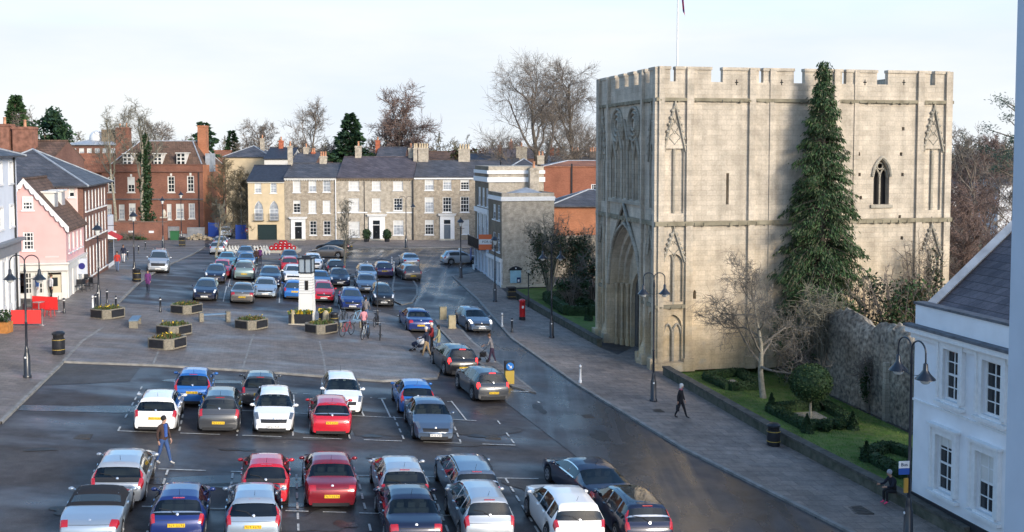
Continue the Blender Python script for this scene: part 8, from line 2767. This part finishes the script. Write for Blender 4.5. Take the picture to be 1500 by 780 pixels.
person('woman with long dark hair in an olive jacket beside the black off-roader', 643, 517, R(190), OLIVE, DENIM, HAIRD, None, 1.68, .2, ((.3, .5), (.2, .3)), dz=.1, fem=True, long_coat=True)
person('bent man in grey pushing a walking trolley near the keep left bollard', 721, 532, R(170), GREYC, cloth('plum', (.05, .03, .06)), HAIRB, SHOEW, 1.72, .2, ((.5, .7), (.5, .7)), lean=.22, dz=.04)
person('person in a pink top standing among the bicycles', 533, 489, R(100), PINKC, BLACKC, HAIRD, None, 1.7, .08, ((.4, .4), (.4, .4)), fem=True)
person('person in a grey top beyond the one in pink', 536, 472, R(80), GREYC, DENIM, HAIRD, None, 1.72, .1, ((.3, .5), (.3, .5)))
person('person in dark red standing beside the far blue cars', 376, 389, R(-90), BROWNJ, BLACKC, HAIRD, None, 1.7, .12, dz=.02)
person('person in purple beside the one in dark red near the far cars', 381, 387, R(-70), PURP, NAVY, HAIRD, None, 1.68, .12, dz=.02, fem=True)
person('person in a pale shirt and dark trousers at the pink shop window', 75, 438, R(60), WHITEC, BLACKC, HAIRB, None, 1.7, .1)
person('person in blue and white at the left of the pink shop window', 55, 438, R(50), cloth('mid_blue', (.04, .1, .3)), WHITEC, HAIRD, None, 1.66, .1)
person('person in a red top and jeans under the red awning', 172, 398, R(-80), cloth('bright_red', (.45, .04, .03)), DENIM, HAIRD, None, 1.72, .15)
person('person with a white bag strap on the pavement past the red awning', 181, 385, R(-80), NAVY, WHITEC, HAIRB, None, 1.7, .15)
# pushchair and trolley
P = G(613, 517, .04); p_ = thing('pushchair', 'white and dark pushchair in front of the man in khaki trousers', 'pushchair', P, R(160))
for x, y in ((-.35, -.25), (-.35, .25), (.4, -.2), (.4, .2)):
    q = MB(); q.lathe([(.13, -.02), (.13, .02)], 12); q.xf(Matrix.Translation((x, y, .13)) @ Matrix.Rotation(PI / 2, 4, 'X')); q.build('wheel', TYRE, p_)
q = MB()
for y in (-.25, .25): q.tube([(.4, y * .8, .13), (-.1, y, .55), (-.55, y, 1.0)], .018, 5); q.tube([(-.35, y, .13), (.1, y, .5)], .018, 5)
q.tube([(-.55, -.25, 1.0), (-.55, .25, 1.0)], .02, 5); q.build('frame', STEEL, p_)
q = MB(); q.ell((.05, 0, .5), (.42, .24, .2), 10, 6); q.build('seat', NAVY, p_, 60)
q = MB(); q.ell((-.15, 0, .72), (.24, .25, .26), 10, 6); q.build('hood', WHITEC, p_, 60)
P = G(709, 530, .1); p_ = thing('walking_trolley', 'dark wheeled walking trolley pushed by the bent man', 'walker', P, R(170))
for x, y in ((-.25, -.25), (-.25, .25), (.3, -.22), (.3, .22)):
    q = MB(); q.lathe([(.09, -.015), (.09, .015)], 10); q.xf(Matrix.Translation((x, y, .09)) @ Matrix.Rotation(PI / 2, 4, 'X')); q.build('wheel', TYRE, p_)
q = MB()
for y in (-.24, .24): q.tube([(.3, y, .09), (.1, y, .6), (-.25, y, .9)], .016, 5); q.tube([(-.25, y, .09), (.1, y, .55)], .016, 5)
q.build('frame', TRIM, p_)
q = MB(); q.box(-.1, -.2, .3, .22, .2, .56); q.build('bag', BLACKC, p_)
SUN_E, SUN_ANG, SKYW, EXPO = 2.0, 18.0, .63, 0.72
# ------------------------------------------------------------------ sky, sun, camera
SUN_EL, SUN_AZ = R(18), Vector((.66, -.75, 0)).normalized()
sd = bpy.data.lights.new('sun', 'SUN'); sd.energy = SUN_E; sd.angle = R(SUN_ANG); sd.color = (1.0, .935, .84)
so = bpy.data.objects.new('sun', sd); COL.objects.link(so)
S = Vector((SUN_AZ.x * math.cos(SUN_EL), SUN_AZ.y * math.cos(SUN_EL), math.sin(SUN_EL)))
so.rotation_euler = S.to_track_quat('Z', 'Y').to_euler(); so.location = (60, -70, 60)
w = bpy.data.worlds.new('World'); sc.world = w; w.use_nodes = True
nt = w.node_tree; N, Lk = nt.nodes.new, nt.links.new
bg = nt.nodes['Background']; bg.inputs['Strength'].default_value = .15
sk = N('ShaderNodeTexSky'); sk.sky_type = 'NISHITA'; sk.sun_disc = False; sk.sun_elevation = SUN_EL
sk.sun_rotation = math.atan2(SUN_AZ.x, SUN_AZ.y); sk.air_density = 1.0; sk.dust_density = 1.5; sk.ozone_density = 1.0
tc = N('ShaderNodeTexCoord'); sx = N('ShaderNodeSeparateXYZ'); Lk(tc.outputs['Generated'], sx.inputs[0])
mp = N('ShaderNodeMapping'); mp.inputs['Scale'].default_value = (1.3, 1.3, 6.0); Lk(tc.outputs['Generated'], mp.inputs['Vector'])
nz = N('ShaderNodeTexNoise'); nz.inputs['Scale'].default_value = 2.2; nz.inputs['Detail'].default_value = 7; nz.inputs['Roughness'].default_value = .55; Lk(mp.outputs[0], nz.inputs['Vector'])
r1 = N('ShaderNodeMapRange'); r1.inputs[1].default_value = .36; r1.inputs[2].default_value = .66; Lk(nz.outputs['Fac'], r1.inputs[0])       # thin cloud
r2 = N('ShaderNodeMapRange'); r2.inputs[1].default_value = .10; r2.inputs[2].default_value = .27; r2.inputs[3].default_value = .98; r2.inputs[4].default_value = .04; Lk(sx.outputs[2], r2.inputs[0])   # haze thick near the horizon
mm = N('ShaderNodeMath'); mm.operation = 'MULTIPLY_ADD'; mm.inputs[1].default_value = .10; mm.use_clamp = True
Lk(r1.outputs[0], mm.inputs[0])
Lk(r2.outputs[0], mm.inputs[2])
mx = N('ShaderNodeMix'); mx.data_type = 'RGBA'; Lk(mm.outputs[0], mx.inputs[0]); hs = N('ShaderNodeHueSaturation'); hs.inputs['Saturation'].default_value = 1.35; hs.inputs['Value'].default_value = 1.35; Lk(sk.outputs[0], hs.inputs['Color']); Lk(hs.outputs[0], mx.inputs[6])
cc = N('ShaderNodeMix'); cc.data_type = 'RGBA'; Lk(r1.outputs[0], cc.inputs[0])
k_ = SKYW / .15
cc.inputs[6].default_value = (.80 * k_, .89 * k_, 1.0 * k_, 1); cc.inputs[7].default_value = (.95 * k_, .985 * k_, 1.0 * k_, 1)
Lk(cc.outputs[2], mx.inputs[7])
Lk(mx.outputs[2], bg.inputs['Color'])
cam = bpy.data.cameras.new('camera'); co = bpy.data.objects.new('camera', cam); COL.objects.link(co)
co.location = CAM; co.rotation_euler = (PI / 2 - PITCH, 0, 0)
cam.sensor_width = 36; cam.sensor_fit = 'HORIZONTAL'; cam.lens = FPX / 1500 * 36
cam.shift_y = -(390 - CY0) / 1500
cam.clip_start = .05; cam.clip_end = 6000
sc.camera = co
vs = sc.view_settings
sc.display_settings.display_device = 'sRGB'
vs.view_transform = 'Standard'; vs.look = 'None'; vs.exposure = EXPO; vs.gamma = 1; vs.use_curve_mapping = False
sc.cycles.use_denoising = True
sc.cycles.max_bounces = 5; sc.cycles.diffuse_bounces = 2; sc.cycles.glossy_bounces = 3
